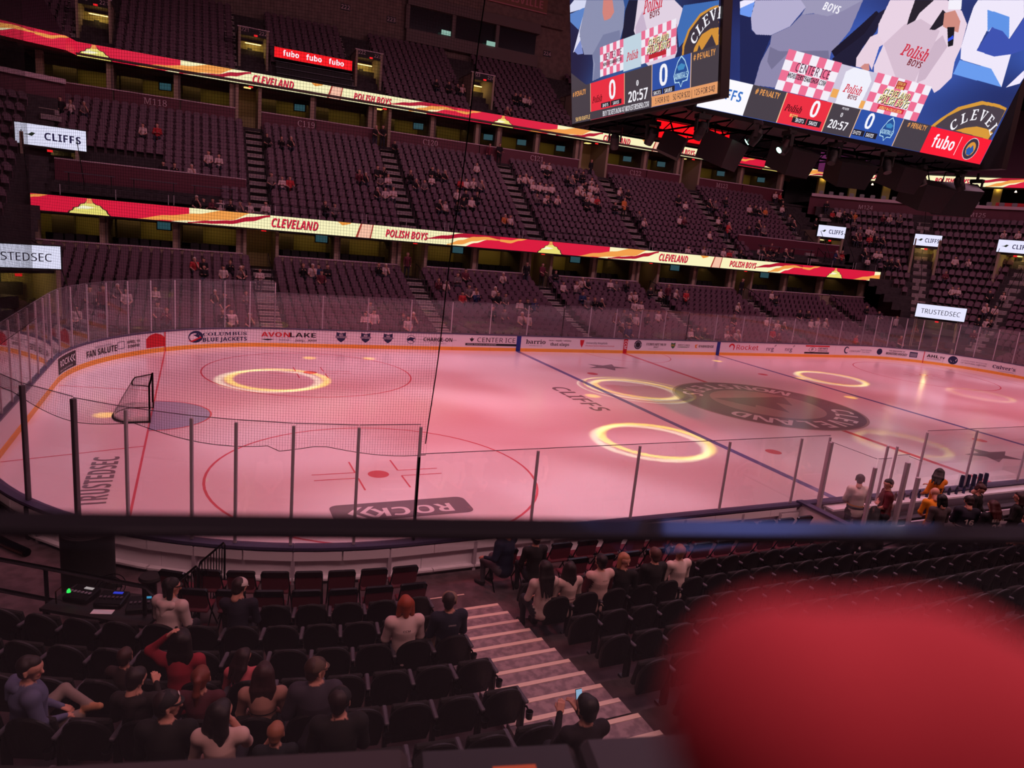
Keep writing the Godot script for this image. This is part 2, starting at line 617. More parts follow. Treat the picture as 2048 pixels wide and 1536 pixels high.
func build_ice() -> void:
	var mb := MB.new()
	var pts := PackedVector2Array()
	var s := -57.6
	for k in 41:
		var a := -PI / 2 + PI / 2 * k / 40.0
		pts.append(Vector2(-21.95 + sin(a) * RAD, -4.42 - cos(a) * RAD))
	for k in 41:
		var a := PI / 2 * k / 40.0
		pts.append(Vector2(21.95 + sin(a) * RAD, -4.42 - cos(a) * RAD))
	for k in 41:
		var a := PI / 2 + PI / 2 * k / 40.0
		pts.append(Vector2(21.95 + sin(a) * RAD, 4.42 - cos(a) * RAD))
	for k in 41:
		var a := PI + PI / 2 * k / 40.0
		pts.append(Vector2(-21.95 + sin(a) * RAD, 4.42 - cos(a) * RAD))
	for k in pts.size():
		var a := pts[k]
		var b := pts[(k + 1) % pts.size()]
		mb.tri(Vector3(0, 0, 0), Vector3(b.x, 0, b.y), Vector3(a.x, 0, a.y))
		mb.quad(Vector3(a.x, 0, a.y), Vector3(b.x, 0, b.y), Vector3(b.x, -0.12, b.y), Vector3(a.x, -0.12, a.y))
	var ice := struct("floor", "pale ice sheet of the hockey rink with painted lines", mb.mesh(), M["ice"])
	var y := 0.003
	part("centre_line", flat_rect(-0.15, 0.15, -HALF_W, HALF_W, y).mesh(), M["ice_line_red"], ice)
	for sx in [-1.0, 1.0]:
		part("blue_line", flat_rect(sx * 7.77 - 0.15, sx * 7.77 + 0.15, -HALF_W, HALF_W, y).mesh(), M["ice_line_blue"], ice)
		var w := half_width(27.13)
		part("goal_line", flat_rect(sx * 27.13 - 0.03, sx * 27.13 + 0.03, -w, w, y).mesh(), M["ice_line_red"], ice)
		# trapezoid behind the goal
		var trap := MB.new()
		for sz in [-1.0, 1.0]:
			var a := Vector3(sx * 27.13, y, sz * 3.35)
			var b := Vector3(sx * 30.4, y, sz * 4.27)
			var d := Vector3(0, 0, 0.03)
			trap.quad(a + d, b + d, b - d, a - d)
		part("trapezoid_line", trap.mesh(), M["ice_line_red"], ice)
		# crease
		part("crease", flat_ring(Vector3(sx * 27.13, 0, 0), 0.0, 1.83, y, 32, PI / 2 if sx > 0 else -PI / 2, PI * 1.5 if sx > 0 else PI / 2).mesh(), M["ice_crease"], ice)
		part("crease_line", flat_ring(Vector3(sx * 27.13, 0, 0), 1.80, 1.86, y + 0.002, 32, PI / 2 if sx > 0 else -PI / 2, PI * 1.5 if sx > 0 else PI / 2).mesh(), M["ice_line_red"], ice)
		for sz in [-1.0, 1.0]:
			var c := Vector3(sx * 21.03, 0, sz * 6.7)
			part("faceoff_circle", flat_ring(c, 4.52, 4.59, y).mesh(), M["ice_line_red"], ice)
			part("faceoff_dot", flat_ring(c, 0.0, 0.30, y, 28).mesh(), M["ice_line_red"], ice)
			var hash_ := MB.new()
			for hx in [-1.0, 1.0]:
				for hz in [-1.0, 1.0]:
					var p := c + Vector3(hx * 0.62, 0, hz * 0.22)
					hash_.quad(Vector3(p.x, y, p.z - 0.025), Vector3(p.x, y, p.z + 0.025), Vector3(p.x + hx * 1.2, y, p.z + 0.025), Vector3(p.x + hx * 1.2, y, p.z - 0.025))
					hash_.quad(Vector3(p.x - 0.025, y, p.z), Vector3(p.x + 0.025, y, p.z), Vector3(p.x + 0.025, y, p.z + hz * 0.92), Vector3(p.x - 0.025, y, p.z + hz * 0.92))
			part("faceoff_marks", hash_.mesh(), M["ice_line_red"], ice)
			part("neutral_dot", flat_ring(Vector3(sx * 6.1, 0, sz * 6.7), 0.0, 0.30, y, 28).mesh(), M["ice_line_red"], ice)
	part("referee_crease", flat_ring(Vector3(0, 0, -HALF_W), 3.0, 3.05, y, 40, 0.0, PI).mesh(), M["ice_line_red"], ice)
	# the big round emblem at the centre: dark ring with letters set round it
	part("emblem_ring", flat_ring(Vector3.ZERO, 2.75, 4.5, y + 0.003, 96).mesh(), M["ice_ink"], ice)
	part("emblem_rim", flat_ring(Vector3.ZERO, 4.5, 4.62, y + 0.003, 96).mesh(), M["ice_ink_pale"], ice)
	part("emblem_field", flat_ring(Vector3.ZERO, 0.0, 2.75, y + 0.003, 64).mesh(), M["ice_ink_pale"], ice)
	var hill := MB.new()
	hill.prism(PackedVector2Array([Vector2(-2.3, -1.2), Vector2(-1.2, 0.5), Vector2(-0.7, -0.1), Vector2(0.2, 1.7), Vector2(0.9, 0.2), Vector2(1.3, 0.6), Vector2(2.3, -1.2)]), 0.0, Transform3D(Basis(Vector3.UP, PI) * Basis(Vector3.RIGHT, -PI / 2), Vector3(0, y + 0.006, 0)))
	part("emblem_hills", hill.mesh(), M["ice_ink"], ice)
	for word in [["CLEVELAND", 0.0], ["MONSTERS", PI]]:
		var nletters: int = word[0].length()
		for k in nletters:
			var a: float = (float(k) - (nletters - 1) / 2.0) * 0.27
			if word[1] > 0:
				a = -a
			var dir := Vector3(sin(a), 0, cos(a)) if word[1] == 0.0 else Vector3(sin(a), 0, -cos(a))
			# letters of the near word stand with their feet outwards, upside down for this viewer
			var yaw := PI + a if word[1] == 0.0 else PI - a
			if word[1] == 0.0:
				dir = Vector3(-sin(a), 0, cos(a))
				yaw = PI - a
			ice_text(word[0][k], 1.0, M["ice_white"], dir * 3.62 + Vector3(0, y + 0.006, 0), yaw, ice)
	ice_text("CLIFFS", 0.85, M["ice_ink"], Vector3(-9.9, y + 0.003, -1.5), PI / 2 + PI, ice, 4.3)
	ice_text("TRUSTEDSEC", 0.62, M["ice_ink"], Vector3(-27.98, y + 0.005, 5.95), PI / 2, ice, 3.5)
	var box := MB.new()
	box.prism(rounded(3.55, 1.05, 0.22), 0.0, Transform3D(Basis(Vector3.RIGHT, -PI / 2), Vector3(-21.0, y + 0.004, 9.25)))
	part("advert_box", box.mesh(), M["ice_ink"], ice)
	ice_text("ROCK", 0.5, M["ice_white"], Vector3(-20.75, y + 0.008, 9.35), PI, ice, 2.1)
	var chev := MB.new()
	for k in 2:
		var o := Vector2(-1.55 - k * 0.3, 0)
		chev.prism(PackedVector2Array([o + Vector2(0.32, 0.34), o + Vector2(0.18, 0.34), o + Vector2(-0.1, 0), o + Vector2(0.18, -0.34), o + Vector2(0.32, -0.34), o + Vector2(0.04, 0)]), 0.0, Transform3D(Basis(Vector3.RIGHT, -PI / 2), Vector3(-20.45, y + 0.008, 9.3)))
	part("chevron", chev.mesh(), M["ice_white"], ice)
	# star emblems beside the centre line
	for sz in [-1.0, 1.0]:
		var star := PackedVector2Array()
		for k in 10:
			var a := TAU * k / 10.0 + PI / 2
			var r := 0.95 if k % 2 == 0 else 0.42
			star.append(Vector2(cos(a) * r * 1.5, sin(a) * r))
		var sm := MB.new()
		sm.prism(star, 0.0, Transform3D(Basis(Vector3.UP, 0.0 if sz > 0 else PI) * Basis(Vector3.RIGHT, -PI / 2), Vector3(sz * 4.1, y + 0.004, sz * 8.5)))
		part("star_emblem", sm.mesh(), M["ice_ink"], ice)

func rounded(w: float, h: float, r: float, n := 5) -> PackedVector2Array:
	var p := PackedVector2Array()
	for q in [[1, 1, 0.0], [-1, 1, PI / 2], [-1, -1, PI], [1, -1, PI * 1.5]]:
		for k in n + 1:
			var a: float = q[2] + PI / 2 * k / n
			p.append(Vector2(q[0] * (w / 2 - r) + cos(a) * r, q[1] * (h / 2 - r) + sin(a) * r))
	return p

# ---------------------------------------------------------------- boards
func sweep(s0: float, s1: float, prof: PackedVector2Array, steps: int) -> MB:
	# profile of (outward, height) carried along the boards; its points run so that faces look to the left of the walk
	var mb := MB.new()
	for k in steps:
		var a := s0 + (s1 - s0) * k / steps
		var b := s0 + (s1 - s0) * (k + 1) / steps
		for j in prof.size() - 1:
			var p := prof[j]
			var q := prof[j + 1]
			mb.quad(board_at(a, p.x).origin + Vector3(0, p.y, 0), board_at(b, p.x).origin + Vector3(0, p.y, 0), board_at(b, q.x).origin + Vector3(0, q.y, 0), board_at(a, q.x).origin + Vector3(0, q.y, 0))
	for e in [s0, s1]:
		var poly := prof.duplicate()
		var xf := board_at(e)
		var t := Transform3D(Basis(-xf.basis.z, Vector3.UP, xf.basis.x), xf.origin)
		mb.prism(poly, 0.0, t)
	return mb

func on_boards(v: PackedVector3Array, s: float, y: float, lift: float) -> PackedVector3Array:
	var o := PackedVector3Array()
	for p in v:
		var f := board_at(s + p.x)
		o.append(f.origin + Vector3(0, y + p.y, 0) + f.basis.z * lift)
	return o

func board_text(parent: Node3D, text: String, s: float, y: float, h: float, m: Material, wide := 0.0, style := "bold") -> void:
	var ar := letters(text, h, style).get_mesh_arrays()
	var v: PackedVector3Array = ar[Mesh.ARRAY_VERTEX]
	if v.size() == 0:
		return
	var lo := INF
	var hi := -INF
	for p in v:
		lo = minf(lo, p.x)
		hi = maxf(hi, p.x)
	var k := wide / (hi - lo) if wide > 0.0 else 1.0
	for q in v.size():
		v[q] = Vector3((v[q].x - (lo + hi) / 2) * k, v[q].y, 0)
	var mb := MB.new()
	mb.v = on_boards(v, s, y, 0.007 if absf(s) < 21.9 else 0.03)
	var f := board_at(s)
	for q in v.size():
		mb.n.append(f.basis.z)
	mb.i = ar[Mesh.ARRAY_INDEX]
	part("lettering", mb.mesh(), m, parent)

func board_shape(parent: Node3D, called: String, poly: PackedVector2Array, s: float, y: float, m: Material, lift := 0.005) -> void:
	var mb := MB.new()
	mb.prism(poly, 0.0)
	mb.v = on_boards(mb.v, s, y, lift)
	var f := board_at(s)
	for q in mb.n.size():
		mb.n[q] = f.basis.z
	part(called, mb.mesh(), m, parent)

func rect(w: float, h: float, cuts := 1) -> PackedVector2Array:
	var p := PackedVector2Array()
	for k in cuts + 1:
		p.append(Vector2(-w / 2 + w * k / cuts, -h / 2))
	for k in cuts + 1:
		p.append(Vector2(w / 2 - w * k / cuts, h / 2))
	return p

func disc(r: float, n := 24, sx := 1.0) -> PackedVector2Array:
	var p := PackedVector2Array()
	for k in n:
		p.append(Vector2(cos(TAU * k / n) * r * sx, sin(TAU * k / n) * r))
	return p

func shield(w: float, h: float) -> PackedVector2Array:
	return PackedVector2Array([Vector2(-w / 2, h / 2), Vector2(-w / 2, 0), Vector2(-w * 0.35, -h * 0.28), Vector2(0, -h / 2), Vector2(w * 0.35, -h * 0.28), Vector2(w / 2, 0), Vector2(w / 2, h / 2), Vector2(0, h * 0.38)])

const LAP := 57.588
func near_s(x: float) -> float:
	return -(LAP + x + 21.95)

func build_boards() -> void:
	var rink := thing("rink_boards", "white rink boards with adverts and an orange kick strip", "boards")
	var face := PackedVector2Array([Vector2(0, 0.20), Vector2(0, BOARD_H - 0.05)])
	var back := PackedVector2Array([Vector2(0.10, BOARD_H - 0.05), Vector2(0.10, 0.0)])
	var kick := PackedVector2Array([Vector2(-0.014, 0.0), Vector2(-0.014, 0.195), Vector2(0.0, 0.205)])
	var cap := PackedVector2Array([Vector2(-0.02, BOARD_H - 0.055), Vector2(-0.02, BOARD_H), Vector2(0.20, BOARD_H), Vector2(0.20, BOARD_H - 0.055), Vector2(-0.02, BOARD_H - 0.055)])
	var total := LAP + 21.95
	var count := 66
	for k in count:
		var a := -total + 2 * total * k / count
		var b := -total + 2 * total * (k + 1) / count - 0.008
		var p := PackedVector2Array([Vector2(0, 0.20), Vector2(0, BOARD_H - 0.05), Vector2(0.10, BOARD_H - 0.05), Vector2(0.10, 0.20)])
		part("board_panel", sweep(a, b, p, 5).mesh(), M["board"], rink)
		part("kick_strip", sweep(a, b, kick, 5).mesh(), M["kick"], rink)
		part("board_cap", sweep(a, b, cap, 5).mesh(), M["cap"], rink)
	part("board_foot", sweep(-total, total, PackedVector2Array([Vector2(0.10, 0.25), Vector2(0.10, 0.0)]), 200).mesh(), M["concrete_dark"], rink)
	for x in [-7.77, 7.77]:
		board_shape(rink, "blue_mark", rect(0.30, 0.94), x, 0.48, M["print_blue"], 0.017)
	board_shape(rink, "red_mark", rect(0.30, 0.94), 0.0, 0.48, M["print_red"], 0.017)
	var ccm := Transform3D(Basis(Vector3.BACK, -PI / 2), Vector3(0, 0.58, -HALF_W + 0.02))
	lettering("CCM", 0.2, M["print_white"], rink, ccm)
	var gl := 21.95 + RAD * asin((27.13 - 21.95) / RAD)
	for sg in [-1.0, 1.0]:
		board_shape(rink, "red_mark", rect(0.06, 0.94), sg * gl, 0.48, M["print_red"], 0.017)
	adverts()

func ad(label: String) -> Node3D:
	return thing("board_advert", label, "advert", Vector3.ZERO, 0.0, "adverts on the far boards")

func arc_s(deg: float) -> float:
	return 21.95 + RAD * deg_to_rad(deg)

func adverts() -> void:
	var K: Material = M["print_black"]
	var R: Material = M["print_red"]
	var N: Material = M["print_navy"]
	var G: Material = M["print_grey"]
	var o: Node3D
	o = ad("black board advert reading ROCK in white with two chevrons")
	var sr := -arc_s(80.8)
	for k in 8:
		board_shape(o, "box", rect(0.245, 0.62), sr - 0.86 + k * 0.245, 0.56, K)
	board_text(o, "ROCK", sr - 0.22, 0.62, 0.24, M["print_white"], 1.1)
	for k in 2:
		var q := Vector2(0.45 + k * 0.22, 0.06)
		board_shape(o, "chevron", PackedVector2Array([q + Vector2(0.2, 0.14), q + Vector2(0.1, 0.14), q + Vector2(-0.08, 0), q + Vector2(0.1, -0.14), q + Vector2(0.2, -0.14), q + Vector2(0.02, 0)]), sr, 0.56, M["print_white"], 0.03)
	board_text(o, "MORTGAGE FIELD", sr - 0.1, 0.36, 0.06, M["print_white"], 1.4, "sans")
	o = ad("board advert reading FAN SALUTE in dark letters on white")
	board_text(o, "FAN SALUTE", -arc_s(62), 0.50, 0.27, K, 2.0)
	board_text(o, "CLEVELAND MONSTERS", -arc_s(61), 0.72, 0.08, G, 1.1)
	board_shape(o, "crest", rect(0.42, 0.34), -arc_s(53.5), 0.58, G, 0.004)
	board_shape(o, "crest_face", rect(0.34, 0.26), -arc_s(53.5), 0.58, M["board"], 0.006)
	o = ad("board advert reading APRIL 19 over 3:00PM in dark letters")
	board_text(o, "APRIL 19", -arc_s(48.9), 0.66, 0.13, K, 0.72)
	board_text(o, "3:00PM", -arc_s(48.9), 0.46, 0.13, K, 0.66)
	o = ad("red shield crest with a small dark hill, beside the goal line mark")
	board_shape(o, "crest", PackedVector2Array([Vector2(-0.5, -0.3), Vector2(-0.5, 0.12), Vector2(-0.3, 0.28), Vector2(0, 0.36), Vector2(0.3, 0.28), Vector2(0.5, 0.12), Vector2(0.5, -0.3)]), -arc_s(40.7), 0.56, R)
	board_shape(o, "hill", PackedVector2Array([Vector2(-0.02, -0.12), Vector2(0.18, 0.12), Vector2(0.42, -0.12)]), -arc_s(40.7), 0.54, N, 0.008)
	board_shape(o, "number_field", rect(0.24, 0.2), -arc_s(42.6), 0.58, M["print_white"], 0.008)
	o = ad("round cannon-and-star crest in navy and red on white boards")
	board_shape(o, "swirl", disc(0.30, 24, 1.25), -25.94, 0.60, N)
	board_shape(o, "field", disc(0.20, 24, 1.4), -25.98, 0.58, M["board"], 0.008)
	var star := PackedVector2Array()
	for k in 10:
		var a := TAU * k / 10.0 + PI / 2
		var r := 0.22 if k % 2 == 0 else 0.09
		star.append(Vector2(cos(a) * r, sin(a) * r))
	board_shape(o, "star", star, -25.86, 0.64, N, 0.010)
	board_shape(o, "stripe", PackedVector2Array([Vector2(-0.38, -0.12), Vector2(-0.2, -0.22), Vector2(0.3, -0.02), Vector2(0.24, 0.04), Vector2(-0.2, -0.14)]), -25.94, 0.56, R, 0.012)
	o = ad("board advert reading COLUMBUS over BLUE JACKETS in navy letters")
	board_text(o, "COLUMBUS", -24.49, 0.70, 0.17, N, 2.2, "serifbold")
	board_text(o, "BLUE JACKETS", -24.49, 0.42, 0.20, N, 2.2)
	o = ad("board advert reading AVONLAKE in red and black letters")
	board_text(o, "AVON", -21.95, 0.66, 0.24, R, 1.45)
	board_text(o, "LAKE", -20.55, 0.66, 0.24, K, 1.35)
	board_text(o, "Jeep", -20.72, 0.38, 0.13, K, 0.5, "sans")
	board_text(o, "RAM", -20.05, 0.38, 0.09, K, 0.42)
	board_shape(o, "wing", PackedVector2Array([Vector2(-0.35, 0.02), Vector2(0, 0.05), Vector2(0.35, 0.02), Vector2(0, -0.04)]), -22.35, 0.38, K)
	board_text(o, "DODGE", -21.5, 0.38, 0.07, G, 0.5)
	for k in 3:
		var xs: float = [-18.53, -17.18, -15.91][k]
		o = ad(["navy shield crest beside the AVONLAKE board advert", "navy shield crest between two like it on the far boards", "navy shield crest nearest the small round bird crest"][k])
		board_shape(o, "crest", shield(0.52, 0.56), xs, 0.60, N)
		board_shape(o, "band", rect(0.62, 0.1), xs, 0.62, G, 0.009)
		board_text(o, "KO", xs, 0.72, 0.1, M["print_white"], 0.2)
		board_text(o, "NATION", xs, 0.60, 0.09, M["print_white"], 0.5)
	o = ad("small round dark crest with a bird shape beside CHARGE ON")
	board_shape(o, "ring", disc(0.26), -14.57, 0.58, G)
	board_shape(o, "field", disc(0.22), -14.57, 0.58, M["board"], 0.007)
	board_shape(o, "bird", PackedVector2Array([Vector2(-0.26, 0.02), Vector2(-0.05, 0.14), Vector2(0.26, 0.08), Vector2(0.12, -0.02), Vector2(0.2, -0.14), Vector2(-0.05, -0.06), Vector2(-0.18, -0.1)]), -14.57, 0.58, N, 0.010)
	o = ad("board advert reading CHARGE-ON in dark letters with a thin line")
	board_text(o, "CHARGE-ON", -12.95, 0.60, 0.22, K, 1.75)
	board_shape(o, "line", rect(2.3, 0.02), -12.95, 0.59, G, 0.004)
	board_text(o, "ELECTRIC", -12.9, 0.38, 0.06, G, 1.0, "sans")
	o = ad("board advert reading CENTER ICE over a long black bar")
	board_text(o, "CENTER ICE", -9.25, 0.66, 0.28, K, 2.5, "sans")
	board_shape(o, "flower", PackedVector2Array([Vector2(0, 0.14), Vector2(0.05, 0.04), Vector2(0.15, 0.06), Vector2(0.08, -0.08), Vector2(0, -0.14), Vector2(-0.08, -0.08), Vector2(-0.15, 0.06), Vector2(-0.05, 0.04)]), -10.85, 0.68, K)
	board_shape(o, "bar", rect(3.4, 0.14, 4), -9.54, 0.38, K)
	board_text(o, "OFFICIAL TEAM SHOP OF THE MONSTERS", -10.2, 0.38, 0.07, M["print_white"], 1.9, "sans")
	o = ad("board advert reading barrio in black old-style letters, right of blue mark")
	board_text(o, "barrio", -6.6, 0.62, 0.26, K, 1.35, "serifbold")
	board_text(o, "WWW.BARRIO-TACOS.COM", -6.6, 0.38, 0.04, K, 0.9, "sans")
	o = ad("board advert reading that slaps under tacos tequila whiskey")
	board_text(o, "tacos + tequila + whiskey", -4.9, 0.74, 0.09, K, 1.6)
	board_text(o, "that slaps", -4.9, 0.50, 0.19, K, 1.35, "serifbold")
	o = ad("board advert reading University Hospitals beside a red shield")
	board_shape(o, "shield", PackedVector2Array([Vector2(-0.16, 0.24), Vector2(0.16, 0.24), Vector2(0.1, -0.02), Vector2(0, -0.26), Vector2(-0.12, -0.04)]), -3.3, 0.58, R)
	board_text(o, "University Hospitals", -2.2, 0.64, 0.12, G, 1.6)
	board_text(o, "Cleveland Sports Medicine Institute", -1.95, 0.46, 0.08, M["print_red"], 2.2, "sans")
	o = ad("round black crest with a pale middle, right of red CCM mark")
	board_shape(o, "crest", disc(0.30), 0.98, 0.60, K)
	board_shape(o, "ring", disc(0.24), 0.98, 0.60, G, 0.007)
	board_shape(o, "field", disc(0.18), 0.98, 0.60, K, 0.009)
	board_text(o, "ALL-STAR", 0.98, 0.60, 0.11, M["print_white"], 0.55)
	o = ad("board advert reading FEBRUARY 9 & 10 in black letters")
	board_text(o, "FEBRUARY 9&10", 2.45, 0.66, 0.16, K, 1.6, "serifbold")
	board_text(o, "2027", 2.45, 0.47, 0.1, K, 0.4)
	board_text(o, "CLEVELANDMONSTERS.COM", 2.45, 0.34, 0.04, G, 1.2, "sans")
	o = ad("green and gold shield advert with small text beside ENBRIDGE")
	board_shape(o, "shield", shield(0.36, 0.42), 3.85, 0.60, M["print_green"])
	board_text(o, "GYL", 3.85, 0.62, 0.12, M["print_yellow"], 0.26)
	board_text(o, "GREAT LAKES", 4.75, 0.66, 0.08, K, 1.0)
	board_text(o, "COMMUNITY", 4.75, 0.52, 0.09, M["print_green"], 1.0)
	o = ad("board advert reading ENBRIDGE beside a small orange mark")
	board_text(o, "ENBRIDGE", 6.7, 0.60, 0.16, K, 1.3)
	board_shape(o, "swoosh", PackedVector2Array([Vector2(-0.14, 0.1), Vector2(0.12, 0.14), Vector2(-0.04, 0.0), Vector2(0.1, -0.14), Vector2(-0.12, -0.1)]), 5.85, 0.60, M["print_orange"])
	o = ad("board advert reading Rocket in large red letters with an arch")
	board_text(o, "Rocket", 10.45, 0.60, 0.36, R, 2.05, "sans")
	var arch := PackedVector2Array()
	for k in 13:
		var a := PI * k / 12.0
		arch.append(Vector2(cos(a) * 0.27, 0.02 + sin(a) * 0.24))
	for k in 13:
		var a := PI - PI * k / 12.0
		arch.append(Vector2(cos(a) * 0.16, -0.02 + sin(a) * 0.16))
	arch.append(Vector2(0.14, -0.22))
	arch.append(Vector2(0.20, -0.22))
	board_shape(o, "arch", arch, 9.0, 0.60, R)
	for k in 2:
		o = ad(["board advert reading nrg, the one beside Rocket", "board advert reading nrg, the one beside the car parts advert"][k])
		var xs: float = [12.61, 14.44][k]
		board_text(o, "nrg", xs, 0.54, 0.28, N, 0.72, "sans")
		for q in 3:
			board_shape(o, "spark", rect(0.03, 0.12), xs + 0.42 + q * 0.06, 0.76 + q * 0.03, N)
	o = ad("board advert reading CAR PARTS WAREHOUSE between red and black bars")
	board_shape(o, "red_bar", rect(2.5, 0.10, 4), 17.36, 0.84, R)
	board_shape(o, "black_bar", rect(2.6, 0.12, 4), 17.36, 0.32, K)
	board_text(o, "CAR PARTS", 17.95, 0.66, 0.14, K, 1.0)
	board_text(o, "WAREHOUSE", 17.95, 0.48, 0.11, G, 1.0)
	board_shape(o, "badge", disc(0.2, 20, 1.9), 16.85, 0.57, G, 0.004)
	board_shape(o, "badge_face", disc(0.17, 20, 1.95), 16.85, 0.57, M["board"], 0.007)
	board_text(o, "P", 16.85, 0.57, 0.2, G, 0.2)
	o = ad("board advert reading CENTURY with a navy crescent")
	var cres := PackedVector2Array()
	for k in 13:
		var a := 0.6 + (TAU - 1.6) * k / 12.0
		cres.append(Vector2(cos(a) * 0.28, sin(a) * 0.28))
	for k in 13:
		var a := 0.6 + (TAU - 1.6) * (12 - k) / 12.0
		cres.append(Vector2(0.04 + cos(a) * 0.19, sin(a) * 0.19))
	board_shape(o, "crescent", cres, 20.5, 0.60, N)
	board_text(o, "CENTURY", 21.45, 0.52, 0.14, N, 1.2, "sans")
	board_text(o, "Park Honda", 22.6, 0.64, 0.13, G, 1.1, "sans")
	board_text(o, "Cavs Falls", 22.6, 0.46, 0.11, G, 0.8, "sans")
	o = ad("board advert reading MONSTERS HOCKEY between a disc and a box")
	board_shape(o, "disc", disc(0.25), arc_s(13.4), 0.58, N)
	board_text(o, "MONSTERS HOCKEY", arc_s(23.2), 0.50, 0.18, K, 1.75)
	board_text(o, "THE NEW HOME OF", arc_s(23.2), 0.72, 0.09, K, 1.3)
	board_shape(o, "box", rect(0.6, 0.42), arc_s(32.2), 0.58, N)
	board_shape(o, "box_face", rect(0.5, 0.28), arc_s(32.2), 0.56, G, 0.008)
	o = ad("board advert reading AHLTV right of the goal line mark")
	board_text(o, "AHL", arc_s(41.6), 0.64, 0.22, K, 0.85)
	board_text(o, "TV", arc_s(46.2), 0.61, 0.15, K, 0.36)
	board_text(o, "ON FLOHOCKEY", arc_s(42.4), 0.42, 0.06, G, 1.0)
	o = ad("dark round disc with a white dinosaur outline on the boards")
	board_shape(o, "disc", disc(0.33, 32), arc_s(51.2), 0.54, N)
	board_shape(o, "dinosaur", PackedVector2Array([Vector2(-0.22, -0.06), Vector2(-0.1, 0.06), Vector2(0.06, 0.07), Vector2(0.16, 0.0), Vector2(0.21, 0.12), Vector2(0.24, 0.12), Vector2(0.2, -0.05), Vector2(0.1, -0.02), Vector2(0.08, -0.14), Vector2(0.04, -0.14), Vector2(0.03, -0.03), Vector2(-0.06, -0.03), Vector2(-0.08, -0.14), Vector2(-0.12, -0.14), Vector2(-0.12, -0.02)]), arc_s(51.2), 0.54, M["print_white"], 0.009)
	o = ad("board advert reading CLEVELAND MUSEUM OF NATURAL HISTORY in thin letters")
	board_text(o, "CLEVELAND MUSEUM", arc_s(60.6), 0.64, 0.09, G, 1.7, "sans")
	board_text(o, "OF NATURAL HISTORY", arc_s(60.6), 0.46, 0.09, K, 1.7, "sans")
	o = ad("board advert reading Culver's in dark script")
	board_text(o, "Culver's", arc_s(74.0), 0.56, 0.26, N, 1.5, "serifbold")
	board_shape(o, "underline", PackedVector2Array([Vector2(-0.4, -0.02), Vector2(0.6, 0.02), Vector2(0.6, 0.0), Vector2(-0.4, -0.035)]), arc_s(74.5), 0.30, N)

# ---------------------------------------------------------------- glass above the boards
func glass_run(called: String, label: String, ss: Array, top: float, heavy := false) -> void:
	var o := thing(called, label, "glass screen")
	for k in ss.size():
		var f := board_at(ss[k], 0.07)
		var pm := MB.new()
		var w := 0.055 if not heavy else 0.085
		pm.cbox(f.origin + Vector3(0, (BOARD_H + top) / 2 - 0.02, 0), Vector3(w, top - BOARD_H - 0.04, w), 0.008, f.basis)
		part("post", pm.mesh(), M["alu"] if not heavy else M["post_dark"], o)
		if k + 1 < ss.size():
			var g: Vector3 = f.origin
			var h: Vector3 = board_at(ss[k + 1], 0.07).origin
			var d := (h - g)
			var pane := MB.new()
			var b := Basis(d.normalized(), Vector3.UP, d.normalized().cross(Vector3.UP))
			pane.box((g + h) / 2 + Vector3(0, (BOARD_H + top) / 2, 0), Vector3(d.length() - 0.01, top - BOARD_H, 0.012), b)
			part("pane", pane.mesh(), M["glass"], o)
			var edge := MB.new()
			edge.box((g + h) / 2 + Vector3(0, top + 0.006, 0), Vector3(d.length() - 0.01, 0.012, 0.014), b)
			part("top_edge", edge.mesh(), mat("glass_edge", Color(0.42, 0.40, 0.46), 0.3), o)

func span(a: float, b: float, n: int) -> Array:
	var r := []
	for k in n + 1:
		r.append(a + (b - a) * k / n)
	return r

func build_glass() -> void:
	glass_run("glass_screen", "tall glass screen round the far left corner of the rink", span(-LAP + 13.4, -22.0, 18), 3.42)
	glass_run("glass_screen", "long low glass screen along the far boards left of the team benches", span(-22.0, -4.8, 7), 2.87)
	glass_run("glass_screen", "far glass screen in front of the two team benches", span(-4.8, 4.9, 5), 2.95)
	glass_run("glass_screen", "long low glass screen along the far boards right of the team benches", span(4.9, 22.0, 7), 2.87)
	glass_run("glass_screen", "tall glass screen round the far right corner of the rink", span(22.0, 22.0 + 24.0, 19), 3.42)
	var left := [-44.6, -45.9, -47.2]
	left = span(-LAP + 13.4, -46.9, 3)
	glass_run("glass_screen", "tall glass screen behind the left goal with heavy dark posts", left + [-48.35, -49.75, -51.2], 3.38, true)
	glass_run("glass_screen", "tall glass screen at the near left corner under the netting", [-51.2, -52.35, -53.6, near_s(-25.15) , near_s(-24.16), near_s(-23.02), near_s(-21.87)], 3.36)
	glass_run("glass_screen", "low glass screen along the near boards by the stairs", [near_s(-21.87), near_s(-19.32), near_s(-16.8), near_s(-14.24), near_s(-11.93), near_s(-10.95)], 2.77)
	glass_run("glass_screen", "low glass screen along the near boards beyond the bench door", [near_s(-7.2), near_s(-5.0), near_s(-2.4), near_s(0.0)], 2.77)

# ---------------------------------------------------------------- netting above the near left corner
func net_edge(y: float) -> float:
	return LAP + (-21.68 + 0.062 * (y - 3.0) + 21.95)

